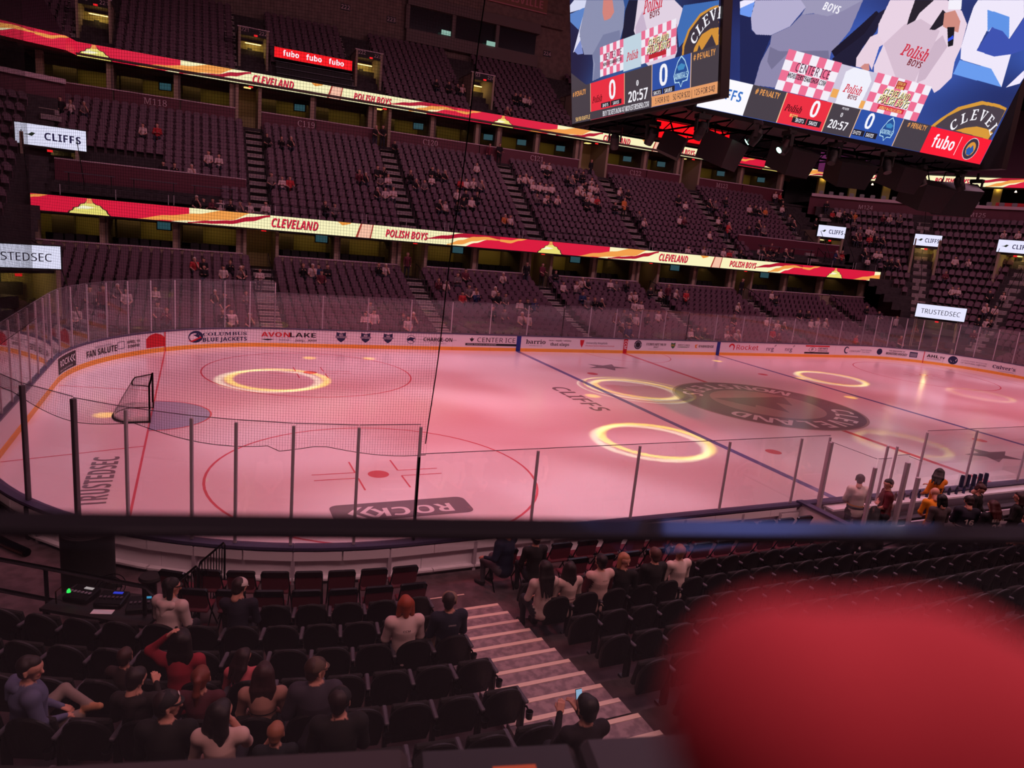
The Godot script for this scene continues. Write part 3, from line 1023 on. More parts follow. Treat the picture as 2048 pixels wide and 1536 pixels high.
func build_netting() -> void:
	var o := thing("safety_netting", "black safety netting hung above the near left corner glass", "netting")
	var mb := MB.new()
	var q0 := 39.0
	var q1 := LAP + 0.27
	var top := 16.0
	var cell := 0.05
	var th := 0.0021
	var n := int((q1 + 0.8 - q0) / cell)
	for k in n:
		var q := q0 + k * cell
		var y0 := 3.02 - 0.22 * absf(sin(q * 0.9)) * clampf((q - 47.0) / 4.0, 0.0, 1.0) - (0.12 if q > 55.0 else 0.0)
		if q > q1:
			y0 = 3.0 + (q - q1) / 0.062
		var pts := PackedVector3Array()
		for j in 4:
			var y := lerpf(y0, top, j / 3.0)
			pts.append(board_at(-q, -0.12 + 0.05 * sin(q * 1.3 + y * 0.4)).origin + Vector3(0, y, 0))
		strand(mb, pts, th)
	var rows := int((top - 2.7) / cell)
	for k in rows:
		var y := 2.72 + k * cell
		var pts := PackedVector3Array()
		var lim := net_edge(maxf(y, 3.0))
		var q := q0
		while q < lim:
			var low := 3.02 - 0.22 * absf(sin(q * 0.9)) * clampf((q - 47.0) / 4.0, 0.0, 1.0) - (0.12 if q > 55.0 else 0.0)
			if y >= low:
				pts.append(board_at(-q, -0.12 + 0.05 * sin(q * 1.3 + y * 0.4)).origin + Vector3(0, y, 0))
			elif pts.size() > 1:
				strand(mb, pts, th)
				pts = PackedVector3Array()
			else:
				pts = PackedVector3Array()
			q += 0.4
		if y >= 3.0:
			pts.append(board_at(-lim, -0.12).origin + Vector3(0, y, 0))
		if pts.size() > 1:
			strand(mb, pts, th)
	var m := part("mesh_cords", mb.mesh(), M["net"], o)
	m.set_meta("kind", "stuff")
	var rope := PackedVector3Array()
	for k in 40:
		var y := 2.9 + (top - 2.9) * k / 39.0
		rope.append(board_at(-net_edge(y), -0.12 + 0.04 * sin(y * 1.7)).origin + Vector3(0, y, 0))
	var rm := MB.new()
	rm.tube(rope, 0.011, 6)
	part("edge_rope", rm.mesh(), M["net"], o)
	var low := PackedVector3Array()
	for k in 90:
		var q := q0 + (q1 - q0) * k / 89.0
		var y := 3.02 - 0.22 * absf(sin(q * 0.9)) * clampf((q - 47.0) / 4.0, 0.0, 1.0) - (0.12 if q > 55.0 else 0.0)
		low.append(board_at(-q, -0.12).origin + Vector3(0, y, 0))
	var lm := MB.new()
	lm.tube(low, 0.007, 5)
	part("hem_rope", lm.mesh(), M["net"], o)

func strand(mb: MB, p: PackedVector3Array, r: float) -> void:
	# a thin three-sided cord
	var k := mb.v.size()
	for q in p:
		for s in 3:
			var a := TAU * s / 3.0
			var d := Vector3(cos(a), sin(a) * 0.7, sin(a) * 0.7)
			mb.v.append(q + d * r)
			mb.n.append(d.normalized())
	for j in p.size() - 1:
		for s in 3:
			var a := k + j * 3 + s
			var b := k + j * 3 + (s + 1) % 3
			mb.i.append_array(PackedInt32Array([a, a + 3, b, b, a + 3, b + 3]))

# ---------------------------------------------------------------- goal
func build_goal() -> void:
	var g := thing("hockey_goal", "red framed hockey goal with white netting on the goal line", "goal", Vector3(-27.13, 0, 0))
	for z in [-0.915, 0.915]:
		var m := MB.new()
		m.tube(PackedVector3Array([Vector3(0, 0, z), Vector3(0, 1.22, z)]), 0.03, 10)
		part("post", m.mesh(), M["print_red"], g)
	var cb := MB.new()
	cb.tube(PackedVector3Array([Vector3(0, 1.22, -0.93), Vector3(0, 1.22, 0.93)]), 0.03, 10)
	part("crossbar", cb.mesh(), M["print_red"], g)
	var fr := MB.new()
	var base := PackedVector3Array()
	for k in 15:
		var a := PI * k / 14.0
		base.append(Vector3(-0.55 - sin(a) * 0.57, 0.03, -cos(a) * 0.95))
	base.insert(0, Vector3(0, 0.03, -0.915))
	base.append(Vector3(0, 0.03, 0.915))
	fr.tube(base, 0.028, 8)
	fr.tube(PackedVector3Array([Vector3(0, 1.2, -0.9), Vector3(-0.5, 1.16, -0.55), Vector3(-0.55, 1.15, 0), Vector3(-0.5, 1.16, 0.55), Vector3(0, 1.2, 0.9)]), 0.022, 8)
	part("base_frame", fr.mesh(), M["print_white"], g)
	var nm := MB.new()
	for k in 47:
		var q := k / 46.0 * (base.size() - 1)
		var b0: Vector3 = base[int(q)].lerp(base[mini(int(q) + 1, base.size() - 1)], q - int(q))
		var t0 := Vector3(b0.x * 0.5, 1.16, b0.z * (0.95 if b0.x > -0.3 else 0.68))
		strand(nm, PackedVector3Array([b0, b0.lerp(t0, 0.5) + Vector3(-0.02, 0, 0), t0, Vector3(0, 1.2, t0.z)]), 0.0028)
	for k in 20:
		var f := k / 19.0
		var pts := PackedVector3Array()
		for b0 in base:
			var t0 := Vector3(b0.x * 0.5, 1.16, b0.z * (0.95 if b0.x > -0.3 else 0.68))
			pts.append(b0.lerp(t0, f))
		strand(nm, pts, 0.0028)
	for k in 8:
		var pts := PackedVector3Array()
		for j in 9:
			pts.append(Vector3(-0.5 * k / 8.0, 1.2 - 0.04 * k / 8.0, -0.9 + 0.225 * j))
		strand(nm, pts, 0.0028)
	var nn := part("netting", nm.mesh(), M["white_net"], g)
	nn.set_meta("kind", "stuff")
	var skirt := MB.new()
	for k in base.size() - 1:
		var a := base[k]
		var b := base[k + 1]
		skirt.quad(a * 0.97, b * 0.97, b * 0.97 + Vector3(0, 0.18, 0), a * 0.97 + Vector3(0, 0.18, 0))
	part("skirt", skirt.mesh(), M["print_white"], g)

# ---------------------------------------------------------------- far stands
const PITCH := 0.56
var far_seats: Array = []      # [transform, tier, section, row, seat]
var taken := {}

func low_y(r: int) -> float:
	return 0.25 + 0.17 * r + 0.0195 * r * (r - 1) / 2.0
func low_z(r: int) -> float:
	return -14.2 - 0.80 * r
func mid_y(r: int) -> float:
	return 6.1 + 0.50 * r
func mid_z(r: int) -> float:
	return -23.95 - 0.68 * r
func up_y(r: int) -> float:
	return 16.3 + 0.58 * r
func up_z(r: int) -> float:
	return -33.9 - 0.80 * r
func fan_y(r: int) -> float:
	return 0.3 + 12.5 * pow(r / 20.0, 1.3)
func fan_r(r: int) -> float:
	return 7.4 + 0.83 * r

func seat_outline(w: float, y0: float, y1: float) -> PackedVector2Array:
	var p := PackedVector2Array([Vector2(-w * 0.46, y0), Vector2(w * 0.46, y0), Vector2(w * 0.5, lerpf(y0, y1, 0.45))])
	for k in 7:
		var a := PI * k / 6.0
		p.append(Vector2(cos(a) * w * 0.5, y1 - 0.17 + sin(a) * 0.17))
	p.append(Vector2(-w * 0.5, lerpf(y0, y1, 0.45)))
	return p

func far_back() -> ArrayMesh:
	var mb := MB.new()
	mb.prism(seat_outline(0.47, 0.36, 0.88), 0.05, Transform3D(Basis(Vector3.RIGHT, -0.14), Vector3(0, 0, -0.02)))
	return mb.mesh()
func far_pan() -> ArrayMesh:
	var mb := MB.new()
	mb.cbox(Vector3(0, 0.55, 0.11), Vector3(0.42, 0.36, 0.06), 0.015, Basis(Vector3.RIGHT, -0.22))
	return mb.mesh()
func far_leg() -> ArrayMesh:
	var mb := MB.new()
	for s in [-1.0, 1.0]:
		mb.box(Vector3(s * 0.25, 0.30, 0.03), Vector3(0.03, 0.6, 0.07))
		mb.box(Vector3(s * 0.25, 0.61, 0.10), Vector3(0.045, 0.03, 0.26))
	return mb.mesh()

func ordinal(n: int) -> String:
	var w := ["first", "second", "third", "fourth", "fifth", "sixth", "seventh", "eighth", "ninth", "tenth", "eleventh", "twelfth", "thirteenth", "fourteenth", "fifteenth", "sixteenth", "seventeenth", "eighteenth", "nineteenth", "twentieth", "twenty-first", "twenty-second", "twenty-third", "twenty-fourth", "twenty-fifth", "twenty-sixth"]
	return w[n - 1] if n <= w.size() else str(n) + "th"

func section_x(sec: int) -> Vector2:
	# sections lie between stairs; 0 is left of the second stairs, and so on
	return Vector2(AISLES[sec] + 0.72, AISLES[sec + 1] - 0.72)

func tier_rows(o: Node3D, rows: int, yf: Callable, zf: Callable, run: float, x0: float, x1: float, under: float) -> void:
	for r in rows:
		var y: float = yf.call(r)
		var z: float = zf.call(r)
		var low: float = under if r == 0 else float(yf.call(r - 1)) - 0.1
		var mb := MB.new()
		mb.box(Vector3((x0 + x1) / 2, (y + low) / 2, z - run / 2), Vector3(x1 - x0, y - low, run))
		part("terrace_row", mb.mesh(), M["concrete_dark"], o)

func aisle_flight(label: String, x: float, rows: int, yf: Callable, zf: Callable, run: float, w := 1.15) -> void:
	var o := struct("stairs", label)
	for r in rows:
		var y: float = yf.call(r)
		var prev: float = y - 0.2 if r == 0 else yf.call(r - 1)
		var z: float = zf.call(r)
		for h in 2:
			var top := (prev + y) / 2 if h == 0 else y + 0.006
			var front := z + run * 0.5 if h == 0 else z
			if h == 0 and r == 0:
				continue
			part("step", cached_box(Vector3(w, top - prev + 0.10, run * 0.52)), M["step"], o, Vector3(x, (top + prev) / 2 - 0.05, front - run * 0.26))
			part("nosing", cached_box(Vector3(w, 0.012, 0.05)), M["nosing"], o, Vector3(x, top + 0.005, front - 0.03))

func cached_box(s: Vector3) -> ArrayMesh:
	var key := "b%.3f,%.3f,%.3f" % [s.x, s.y, s.z]
	if not shared.has(key):
		var mb := MB.new()
		mb.box(Vector3.ZERO, s)
		shared[key] = mb.mesh()
	return shared[key]

func handrail(label: String, pts: PackedVector3Array, h := 0.85, r := 0.024) -> void:
	# a bent rail on two feet that follows the stairs
	var o := thing("handrail", label, "handrail", Vector3.ZERO, 0.0, "handrails on the far stairs")
	var top := PackedVector3Array()
	for p in pts:
		top.append(p + Vector3(0, h, 0))
	var m := MB.new()
	m.tube(top, r, 6)
	part("rail", m.mesh(), M["steel"], o)
	for p in pts:
		var f := MB.new()
		f.tube(PackedVector3Array([p, p + Vector3(0, h, 0)]), r * 0.85, 6)
		part("post", f.mesh(), M["steel"], o)

const STAIR_NAMES := ["left end", "first", "second", "third", "fourth", "fifth", "sixth"]

func build_far_stands() -> void:
	var low := struct("floor", "terraced concrete rows of the lower far stand")
	tier_rows(low, 12, low_y, low_z, 0.80, -36.0, 36.0, -0.12)
	var mid := struct("floor", "terraced concrete rows of the middle far stand")
	tier_rows(mid, 14, mid_y, mid_z, 0.68, -34.2, 33.6, 5.75)
	for k in range(1, 7):
		aisle_flight("pale stairs with light nosings of the lower far stand, %s flight" % STAIR_NAMES[k], AISLES[k], 12, low_y, low_z, 0.80)
		aisle_flight("pale stairs with light nosings of the middle far stand, %s flight" % STAIR_NAMES[k], AISLES[k], 14, mid_y, mid_z, 0.68)
		for j in 4:
			var a := Vector3(AISLES[k] + 0.45, mid_y(1 + j * 3), mid_z(1 + j * 3) + 0.1)
			var b := Vector3(AISLES[k] + 0.45, mid_y(3 + j * 3), mid_z(3 + j * 3) + 0.1)
			handrail("bent steel handrail on the %s middle stairs, %s from the bottom" % [STAIR_NAMES[k], ordinal(j + 1)], PackedVector3Array([a, b]))
		handrail("bent steel handrail at the top of the %s lower stairs" % STAIR_NAMES[k], PackedVector3Array([Vector3(AISLES[k] + 0.4, low_y(9), low_z(9)), Vector3(AISLES[k] + 0.4, low_y(11), low_z(11)), Vector3(AISLES[k] + 0.4, low_y(11) + 0.2, low_z(11) - 0.9)]))
	for sec in range(0, 6):
		var xs := section_x(sec)
		if sec == 0:
			xs.x = -34.0
		var n := int((xs.y - xs.x) / PITCH)
		for s in n:
			var x := xs.x + (s + 0.5) * (xs.y - xs.x) / n
			for r in 12:
				far_seats.append([Vector3(x, low_y(r), low_z(r) - 0.58), 0, sec, r, s])
			for r in 14:
				if sec == 0 and r < 4 and x < -24.0:
					continue
				if sec == 0 and x < -27.5 and r < 7:
					continue
				if sec == 5 and r < 4 and x > 21.0:
					continue
				far_seats.append([Vector3(x, mid_y(r), mid_z(r) - 0.5), 1, sec, r, s])
	# the lower stand goes on to the right of the last stairs
	for s in 8:
		for r in range(4, 12):
			far_seats.append([Vector3(30.1 + s * PITCH, low_y(r), low_z(r) - 0.58), 0, 6, r, s])
	loge("left", -33.6, -22.7)
	loge("right", 20.0, 33.0)

func loge(side: String, x0: float, x1: float) -> void:
	# a walled-off box of tables and stools in the foot of the middle stand
	var w := struct("wall_" + side, "maroon wall with a pale rail across the %s foot of the middle stand" % side)
	var mb := MB.new()
	var z := mid_z(4) + 0.10
	mb.box(Vector3((x0 + x1) / 2, (mid_y(0) + mid_y(4) + 0.75) / 2, z), Vector3(x1 - x0, mid_y(4) + 0.75 - mid_y(0), 0.14))
	part("panel", mb.mesh(), M["maroon_wall"], w)
	var t := MB.new()
	t.box(Vector3((x0 + x1) / 2, mid_y(4) + 0.79, z), Vector3(x1 - x0, 0.07, 0.22))
	part("rail", t.mesh(), M["wall_trim"], w)
	var n := 0
	for k in 3:
		var cx := lerpf(x0, x1, (k + 0.6) / 3.2)
		n += 1
		var tb := thing("loge_table", "long narrow drink table in the %s loge, %s along" % [side, ordinal(k + 1)], "table", Vector3(cx, mid_y(2), mid_z(1) - 0.2), 0.0, "loge tables")
		part("table_top", cached_box(Vector3(2.6, 0.05, 0.4)), M["arm_grey"], tb, Vector3(0, 1.0, 0))
		for sx in [-1.1, 1.1]:
			part("leg", cached_box(Vector3(0.06, 1.0, 0.06)), M["black"], tb, Vector3(sx, 0.5, 0))
	var fl := struct("floor", "dark flat floor of the %s loge in the middle stand" % side)
	part("slab", cached_box(Vector3(x1 - x0, 0.2, 2.0)), M["concrete_dark"], fl, Vector3((x0 + x1) / 2, mid_y(2) - 0.1, mid_z(1) - 0.6))

func finish_far_seats() -> void:
	# the 300 seats that show largest are things of their own; the rest are one mass
	var eye := Vector3(-25.7, 7.0, 25.2)
	var order := []
	for k in far_seats.size():
		var e: Array = far_seats[k]
		if e[1] == 0:
			order.append([eye.distance_to(e[0]), k])
	order.sort_custom(func(a, b): return a[0] < b[0])
	var single := {}
	for k in mini(300, order.size()):
		single[order[k][1]] = true
	var bm := far_back()
	var pm := far_pan()
	var lm := far_leg()
	for k in far_seats.size():
		if not single.has(k):
			continue
		var e: Array = far_seats[k]
		var o := thing("stadium_seat", "empty maroon seat, %s row above the boards, %s right of the %s stairs" % [ordinal(e[3] + 1), ordinal(e[4] + 1), STAIR_NAMES[e[2]]], "seat", e[0], 0.0, "maroon seats of the lower far stand")
		part("backrest", bm, M["seat_far"], o)
		part("seat_pan", pm, M["seat_far_pan"], o)
		part("frame", lm, M["black"], o)
	var all := MB.new()
	for m in [bm, lm, pm]:
		all.arrays(m.surface_get_arrays(0))
	var rest := []
	for k in far_seats.size():
		if not single.has(k):
			rest.append(k)
	var mm := MultiMesh.new()
	mm.transform_format = MultiMesh.TRANSFORM_3D
	mm.mesh = all.mesh()
	mm.instance_count = rest.size()
	for k in rest.size():
		var e: Array = far_seats[rest[k]]
		var yaw := 0.0 if e.size() < 6 else float(e[5])
		mm.set_instance_transform(k, Transform3D(Basis(Vector3.UP, yaw), e[0]))
	var mi := MultiMeshInstance3D.new()
	mi.name = "distant_seats"
	mi.multimesh = mm
	mi.material_override = M["seat_far"]
	add_child(mi)
	tag(mi, "thousands of empty dark maroon seats filling the far and upper stands", "seats", "", "stuff")

# ---------------------------------------------------------------- suites behind the stands
const LOW_COLS := [-34.3, -30.65, -26.7, -23.0, -20.8, -16.76, -12.75, -10.6, -6.6, -2.5, -0.4, 3.7, 7.55, 9.75, 13.8, 17.8, 20.0, 24.3, 28.9, 34.6]
const UP_COLS := [-35.3, -31.0, -26.8, -23.1, -21.3, -17.3, -12.8, -11.4, -7.6, -3.6, -1.6, 2.1, 6.2, 9.2, 13.7, 17.6, 20.0, 25.6, 31.1]

func is_door(a: float, b: float) -> bool:
	for x in AISLES:
		if x > a and x < b and b - a < 3.2:
			return true
	return false

func build_suites() -> void:
	suite_level("lower", LOW_COLS, -23.85, 3.15, 4.08, 5.85, -29.2, M["wall_trim"], M["beige"])
	suite_level("upper", UP_COLS, -33.5, 12.9, 14.12, 15.95, -38.6, M["wall_trim"], M["maroon_wall"])
	var names := [["M118", -28.4], ["C119", -18.0], ["C120", -8.0], ["C121", 1.9], ["C122", 12.4], ["M123", 22.9]]
	for n in names:
		var o := thing("section_sign", "pale section letters %s on the maroon wall" % n[0], "sign", Vector3(n[1], 13.72, -33.38), 0.0, "section signs")
		lettering(n[0], 0.42, M["wall_trim"], o, Transform3D.IDENTITY, "serif")

func suite_level(which: String, cols: Array, z: float, y0: float, yw: float, yt: float, zb: float, trim: Material, wallm: Material) -> void:
	var fl := struct("floor", "floor slab of the %s suites" % which)
	part("slab", cached_box(Vector3(72, 0.2, zb * -1 + z + 0.4)), M["concrete_dark"], fl, Vector3(-0.3, y0 - 0.1, (z + zb) / 2))
	var cl := struct("ceiling", "ceiling slab of the %s suites" % which)
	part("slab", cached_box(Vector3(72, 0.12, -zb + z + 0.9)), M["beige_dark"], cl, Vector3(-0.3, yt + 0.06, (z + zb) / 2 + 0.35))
	var bw := struct("wall_back", "back wall of the %s suites" % which)
	part("panel", cached_box(Vector3(72, yt - y0, 0.15)), M["cream_wall"], bw, Vector3(-0.3, (y0 + yt) / 2, zb))
	# a long strip of lamps under the ceiling, near the back
	var lamp := thing("strip_lamp", "long warm lamp strip along the back of the %s suites" % which, "lamp", Vector3(-0.3, yt - 0.06, zb + 1.1))
	part("diffuser", cached_box(Vector3(70, 0.03, 0.10)), glow("warm_strip", Color(1.0, 0.86, 0.50), 1.4), lamp)
	area("suite_light", Vector3(-0.3, yt - 0.09, zb + 1.1), Vector2(70, 0.14), Color(1.0, 0.84, 0.45), 9.0 if which == "lower" else 6.0, Basis(Vector3.RIGHT, -PI / 2))
	var vl := struct("trim_valance", "dark valance hanging in front of the lamp strip of the %s suites" % which)
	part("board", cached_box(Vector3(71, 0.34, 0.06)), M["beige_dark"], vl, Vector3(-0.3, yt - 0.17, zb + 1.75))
	for k in cols.size() - 1:
		var a: float = cols[k]
		var b: float = cols[k + 1]
		var w := b - a
		var c := (a + b) / 2
		var door := is_door(a, b)
		var place := "%s suites, %s opening from the left" % [which, ordinal(k + 1)]
		if door:
			var p := thing("stair_doorway", "lit doorway at the head of stairs in the %s" % place, "doorway", Vector3(c, y0, z), 0.0, "doorways between suites")
			part("back_panel", cached_box(Vector3(w, yt - y0, 0.1)), M["cream_wall"], p, Vector3(0, (yt - y0) / 2, -3.0))
			for s in [-1.0, 1.0]:
				part("side_wall", cached_box(Vector3(0.22, yt - y0, 3.2)), M["beige"], p, Vector3(s * (w / 2 - 0.1), (yt - y0) / 2, -1.5))
			part("exit_sign", cached_box(Vector3(0.3, 0.14, 0.06)), glow("exit_red", Color(1.0, 0.12, 0.14), 0.9), p, Vector3(0.15, yt - y0 - 0.14, 0.05))
			part("lamp", cached_box(Vector3(0.5, 0.04, 0.5)), glow("warm_strip", Color.WHITE), p, Vector3(0, yt - y0 - 0.04, -1.4))
			continue
		var o := thing("suite_box", "open spectator suite, %s" % place, "suite", Vector3(c, y0, z), 0.0, which + " suites")
		part("front_wall", cached_box(Vector3(w - 0.1, yw - y0, 0.14)), wallm, o, Vector3(0, (yw - y0) / 2, 0))
		part("rail", cached_box(Vector3(w, 0.07, 0.24)), trim, o, Vector3(0, yw - y0 + 0.03, 0.02))
		part("column", cached_box(Vector3(0.42, yt - yw, 0.5)), M["beige"], o, Vector3(w / 2 - 0.2, (yt + yw) / 2 - y0, -0.3))
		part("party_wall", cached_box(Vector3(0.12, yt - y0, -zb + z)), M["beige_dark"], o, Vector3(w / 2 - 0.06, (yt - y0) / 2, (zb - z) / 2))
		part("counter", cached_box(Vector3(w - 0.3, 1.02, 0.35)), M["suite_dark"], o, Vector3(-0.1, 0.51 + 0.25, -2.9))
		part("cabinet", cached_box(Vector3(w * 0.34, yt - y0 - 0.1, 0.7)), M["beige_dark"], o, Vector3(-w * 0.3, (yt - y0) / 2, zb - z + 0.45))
		if k % 3 == 1 or (which == "upper" and k > 8):
			var tv := thing("suite_screen", "small lit screen hanging in the %s" % place, "screen", Vector3(c + w * 0.26, y0 + 2.25, z - 2.0), -0.35, "screens in the suites")
			part("case", cached_box(Vector3(0.95, 0.58, 0.06)), M["black"], tv)
			part("picture", cached_box(Vector3(0.8, 0.46, 0.01)), glow("tv_blue", Color(0.24, 0.42, 0.46), 0.4), tv, Vector3(0, 0, 0.035))
		var rows := 2 if which == "lower" else 1
		var nseat := int((w - 0.7) / 0.6)
		for r in rows:
			for s in nseat:
				var ch := thing("suite_chair", "dark suite chair, %s row, %s seat, %s suite opening %s from left" % [["front", "second"][r], ordinal(s + 1), which, ordinal(k + 1)], "chair", Vector3(c - 0.1 + (s - (nseat - 1) / 2.0) * 0.6, y0 + 0.35 * r, z - 0.85 - 0.95 * r), 0.0, which + " suite chairs")
				if not shared.has("suite_chair"):
					var mb := MB.new()
					mb.prism(rounded(0.5, 0.5, 0.12, 3), 0.08, Transform3D(Basis(Vector3.RIGHT, -0.12), Vector3(0, 0.72, -0.2)))
					shared["suite_chair"] = mb.mesh()
					var sb := MB.new()
					sb.cbox(Vector3(0, 0.44, 0.02), Vector3(0.5, 0.1, 0.46), 0.02)
					shared["suite_chair_seat"] = sb.mesh()
				part("backrest", shared["suite_chair"], M["suite_seat"], ch)
				part("seat", shared["suite_chair_seat"], M["suite_seat"], ch)
	var c0 := struct("trim_" + which, "beige end column of the %s suites" % which)
	part("column", cached_box(Vector3(0.42, yt - y0, 0.5)), M["beige"], c0, Vector3(cols[0], (yt + y0) / 2, z - 0.3))

# ---------------------------------------------------------------- upper deck
func build_upper_deck() -> void:
	var deck := struct("floor", "terraced concrete rows of the upper deck")
	tier_rows(deck, 12, up_y, up_z, 0.80, -46.0, 52.0, 15.95)
	var ports := [-32.3, -21.75, -12.9, -2.9, 7.5, 17.5]
	for k in ports.size() - 1:
		var n := int((ports[k + 1] - ports[k] - 2.6) / PITCH)
		for s in n:
			var x: float = ports[k] + 1.3 + (s + 0.5) * (ports[k + 1] - ports[k] - 2.6) / n
			for r in 12:
				if k == 1 and r < 3 and x < -13.5:
					continue
				far_seats.append([Vector3(x, up_y(r), up_z(r) - 0.55), 2, k, r, s])
	for s in 24:
		for r in 12:
			far_seats.append([Vector3(-33.9 - s * PITCH, up_y(r), up_z(r) - 0.55), 2, 9, r, s])
	for s in 34:
		for r in 12:
			far_seats.append([Vector3(19.0 + s * PITCH, up_y(r), up_z(r) - 0.55), 2, 9, r, s])
	var nums := [["220", "221"], ["221", "222"], ["222", "223"], ["223", "224"], ["224", "225"]]
	for k in 5:
		var x: float = ports[k]
		aisle_flight("upper deck stairs beside its %s doorway from the left" % ordinal(k + 1), x - 1.6, 12, up_y, up_z, 0.80, 0.9)
		var z := -36.2
		var p := thing("deck_portal", "lit doorway in the upper deck, %s from the left, numbered above" % ordinal(k + 1), "doorway", Vector3(x, 17.2, z), 0.0, "doorways in the upper deck")
		for s in [-1.0, 1.0]:
			part("side_wall", cached_box(Vector3(0.16, 3.4, 3.4)), M["beige"], p, Vector3(s * 1.0, 1.4, -1.2))
		part("lintel", cached_box(Vector3(2.2, 0.55, 0.16)), M["suite_dark"], p, Vector3(0, 2.85, 0.4))
		part("cap_rail", cached_box(Vector3(2.3, 0.06, 0.2)), M["wall_trim"], p, Vector3(0, 3.14, 0.4))
		part("back_panel", cached_box(Vector3(2.0, 3.0, 0.1)), M["cream_wall"], p, Vector3(0, 1.2, -2.4))
		part("roof_panel", cached_box(Vector3(2.2, 0.1, 3.0)), M["beige_dark"], p, Vector3(0, 3.05, -1.2))
		part("lamp", cached_box(Vector3(1.2, 0.04, 0.12)), glow("warm_lamp", Color(1.0, 0.9, 0.62), 2.2), p, Vector3(0.1, 2.45, -1.6))
		part("door_jamb", cached_box(Vector3(0.35, 2.4, 0.1)), M["suite_dark"], p, Vector3(-0.1, 1.0, -2.2))
		part("exit_sign", cached_box(Vector3(0.26, 0.12, 0.04)), glow("exit_red", Color.RED), p, Vector3(0.15, 2.65, 0.5))
		lettering(nums[k][0], 0.26, M["wall_trim"], p, turned(Vector3(-0.6, 2.95, 0.49)), "sans")
		lettering(nums[k][1], 0.26, M["wall_trim"], p, turned(Vector3(0.68, 2.88, 0.49)), "sans")
		var l := OmniLight3D.new()
		l.name = numbered("portal_light")
		l.position = Vector3(x + 0.1, 19.5, z - 1.6)
		l.light_color = Color(1.0, 0.86, 0.5)
		l.light_energy = 0.35
		l.light_size = 0.1
		l.omni_range = 60.0
		l.shadow_enabled = true
		add_child(l)
		for s in [-1.0, 1.0]:
			var rail := thing("guard_rail", "bent steel guard rail, %s side of the %s upper deck doorway" % [["left", "right"][0 if s < 0 else 1], ordinal(k + 1)], "handrail", Vector3(x + s * 1.55, up_y(5), up_z(5)), 0.0, "guard rails of the upper deck")
			for h in [0.55, 0.95]:
				var m := MB.new()
				m.tube(PackedVector3Array([Vector3(-0.45, 0, 0), Vector3(-0.45, h, 0), Vector3(0.45, h, 0), Vector3(0.45, 0, 0)]), 0.025, 6)
				part("rail", m.mesh(), M["steel"], rail)
	# the red LED board between two doorways
	var fb := thing("led_board", "red LED board reading fubo three times in the upper deck", "screen", Vector3(-17.2, 19.05, -36.05))
	part("case", cached_box(Vector3(6.1, 0.82, 0.12)), M["black"], fb, Vector3(0, 0, -0.07))
	part("screen", cached_box(Vector3(6.0, 0.74, 0.02)), glow("led_red", Color(1.0, 0.06, 0.10), 1.0), fb)
	for k in 3:
		lettering("fubo", 0.40, glow("led_white", Color(1.0, 0.93, 0.97), 1.15), fb, turned(Vector3(-1.75 + k * 1.75, 0.02, 0.015)), "bold")
	for k in 3:
		var ns := thing("deck_shelf", "dark bench shelf under the red LED board, %s row" % ordinal(k + 1), "bench", Vector3(-17.2, up_y(k), up_z(k) - 0.4), 0.0, "shelves under the LED board")
		part("top", cached_box(Vector3(6.0, 0.05, 0.3)), M["arm_grey"], ns, Vector3(0, 0.9, 0))
		part("support", cached_box(Vector3(5.8, 0.9, 0.08)), M["suite_dark"], ns, Vector3(0, 0.45, 0))
	# back wall with numbers and a press box
	var bw := struct("wall_back", "tall beige back wall above the upper deck")
	part("panel", cached_box(Vector3(110, 14.0, 0.4)), grained("wall_beige", Color(0.46, 0.38, 0.36), Color(0.52, 0.43, 0.41), 0.2), bw, Vector3(3, 29.0, -44.2))
	for n in [["221", -24.5, 25.3], ["222", -13.5, 25.4], ["223", -9.3, 25.2], ["224", 6.9, 25.2]]:
		var o := thing("section_number", "small dark section number %s on the beige wall" % n[0], "sign", Vector3(n[1], n[2], -43.97), 0.0, "numbers on the back wall")
		part("plate", cached_box(Vector3(0.85, 0.55, 0.03)), mat("plate_grey", Color(0.20, 0.19, 0.22), 0.6), o)
		lettering(n[0], 0.36, M["wall_trim"], o, turned(Vector3(0, 0, 0.02)), "bold")
	var pb := thing("press_box", "grey press box with dark windows set in the beige back wall", "press box", Vector3(-1.2, 24.0, -43.6))
	part("ledge", cached_box(Vector3(13.6, 1.1, 0.6)), mat("press_grey", Color(0.44, 0.37, 0.37), 0.7), pb, Vector3(0, 0.1, 0))
	part("header", cached_box(Vector3(13.6, 0.9, 0.7)), M["press_grey"], pb, Vector3(0, 3.1, 0))
	for k in 3:
		part("window", cached_box(Vector3(4.2, 2.0, 0.1)), mat("dark_glass", Color(0.16, 0.14, 0.17), 0.15), pb, Vector3(-4.5 + k * 4.5, 1.65, -0.2))
		part("mullion", cached_box(Vector3(0.35, 2.1, 0.5)), M["press_grey"], pb, Vector3(-6.7 + k * 4.5, 1.65, -0.05))
	part("roof_band", cached_box(Vector3(16, 1.3, 0.5)), grained("wall_beige", Color.WHITE, Color.WHITE, 1), pb, Vector3(1.4, 4.2, -0.1))
	part("dark_slot", cached_box(Vector3(13.6, 0.7, 0.3)), M["suite_dark"], pb, Vector3(0, 5.2, 0))
	for k in 2:
		var sc := thing("press_screen", "small pale lit screen in the press box, %s one" % ["left", "right"][k], "screen", Vector3(-4.2 + k * 4.6, 24.9 - k * 0.1, -43.2), 0.0, "screens in the press box")
		part("picture", cached_box(Vector3(0.9, 0.4, 0.04)), glow("tv_pale", Color(0.62, 0.80, 0.74), 0.7), sc)
	var sg := thing("wall_banner", "beige banner with pink lettered outline high on the back wall", "banner", Vector3(2.9, 29.3, -43.3))
	part("board", cached_box(Vector3(6.4, 1.5, 0.1)), mat("banner_tan", Color(0.56, 0.40, 0.34), 0.7), sg)
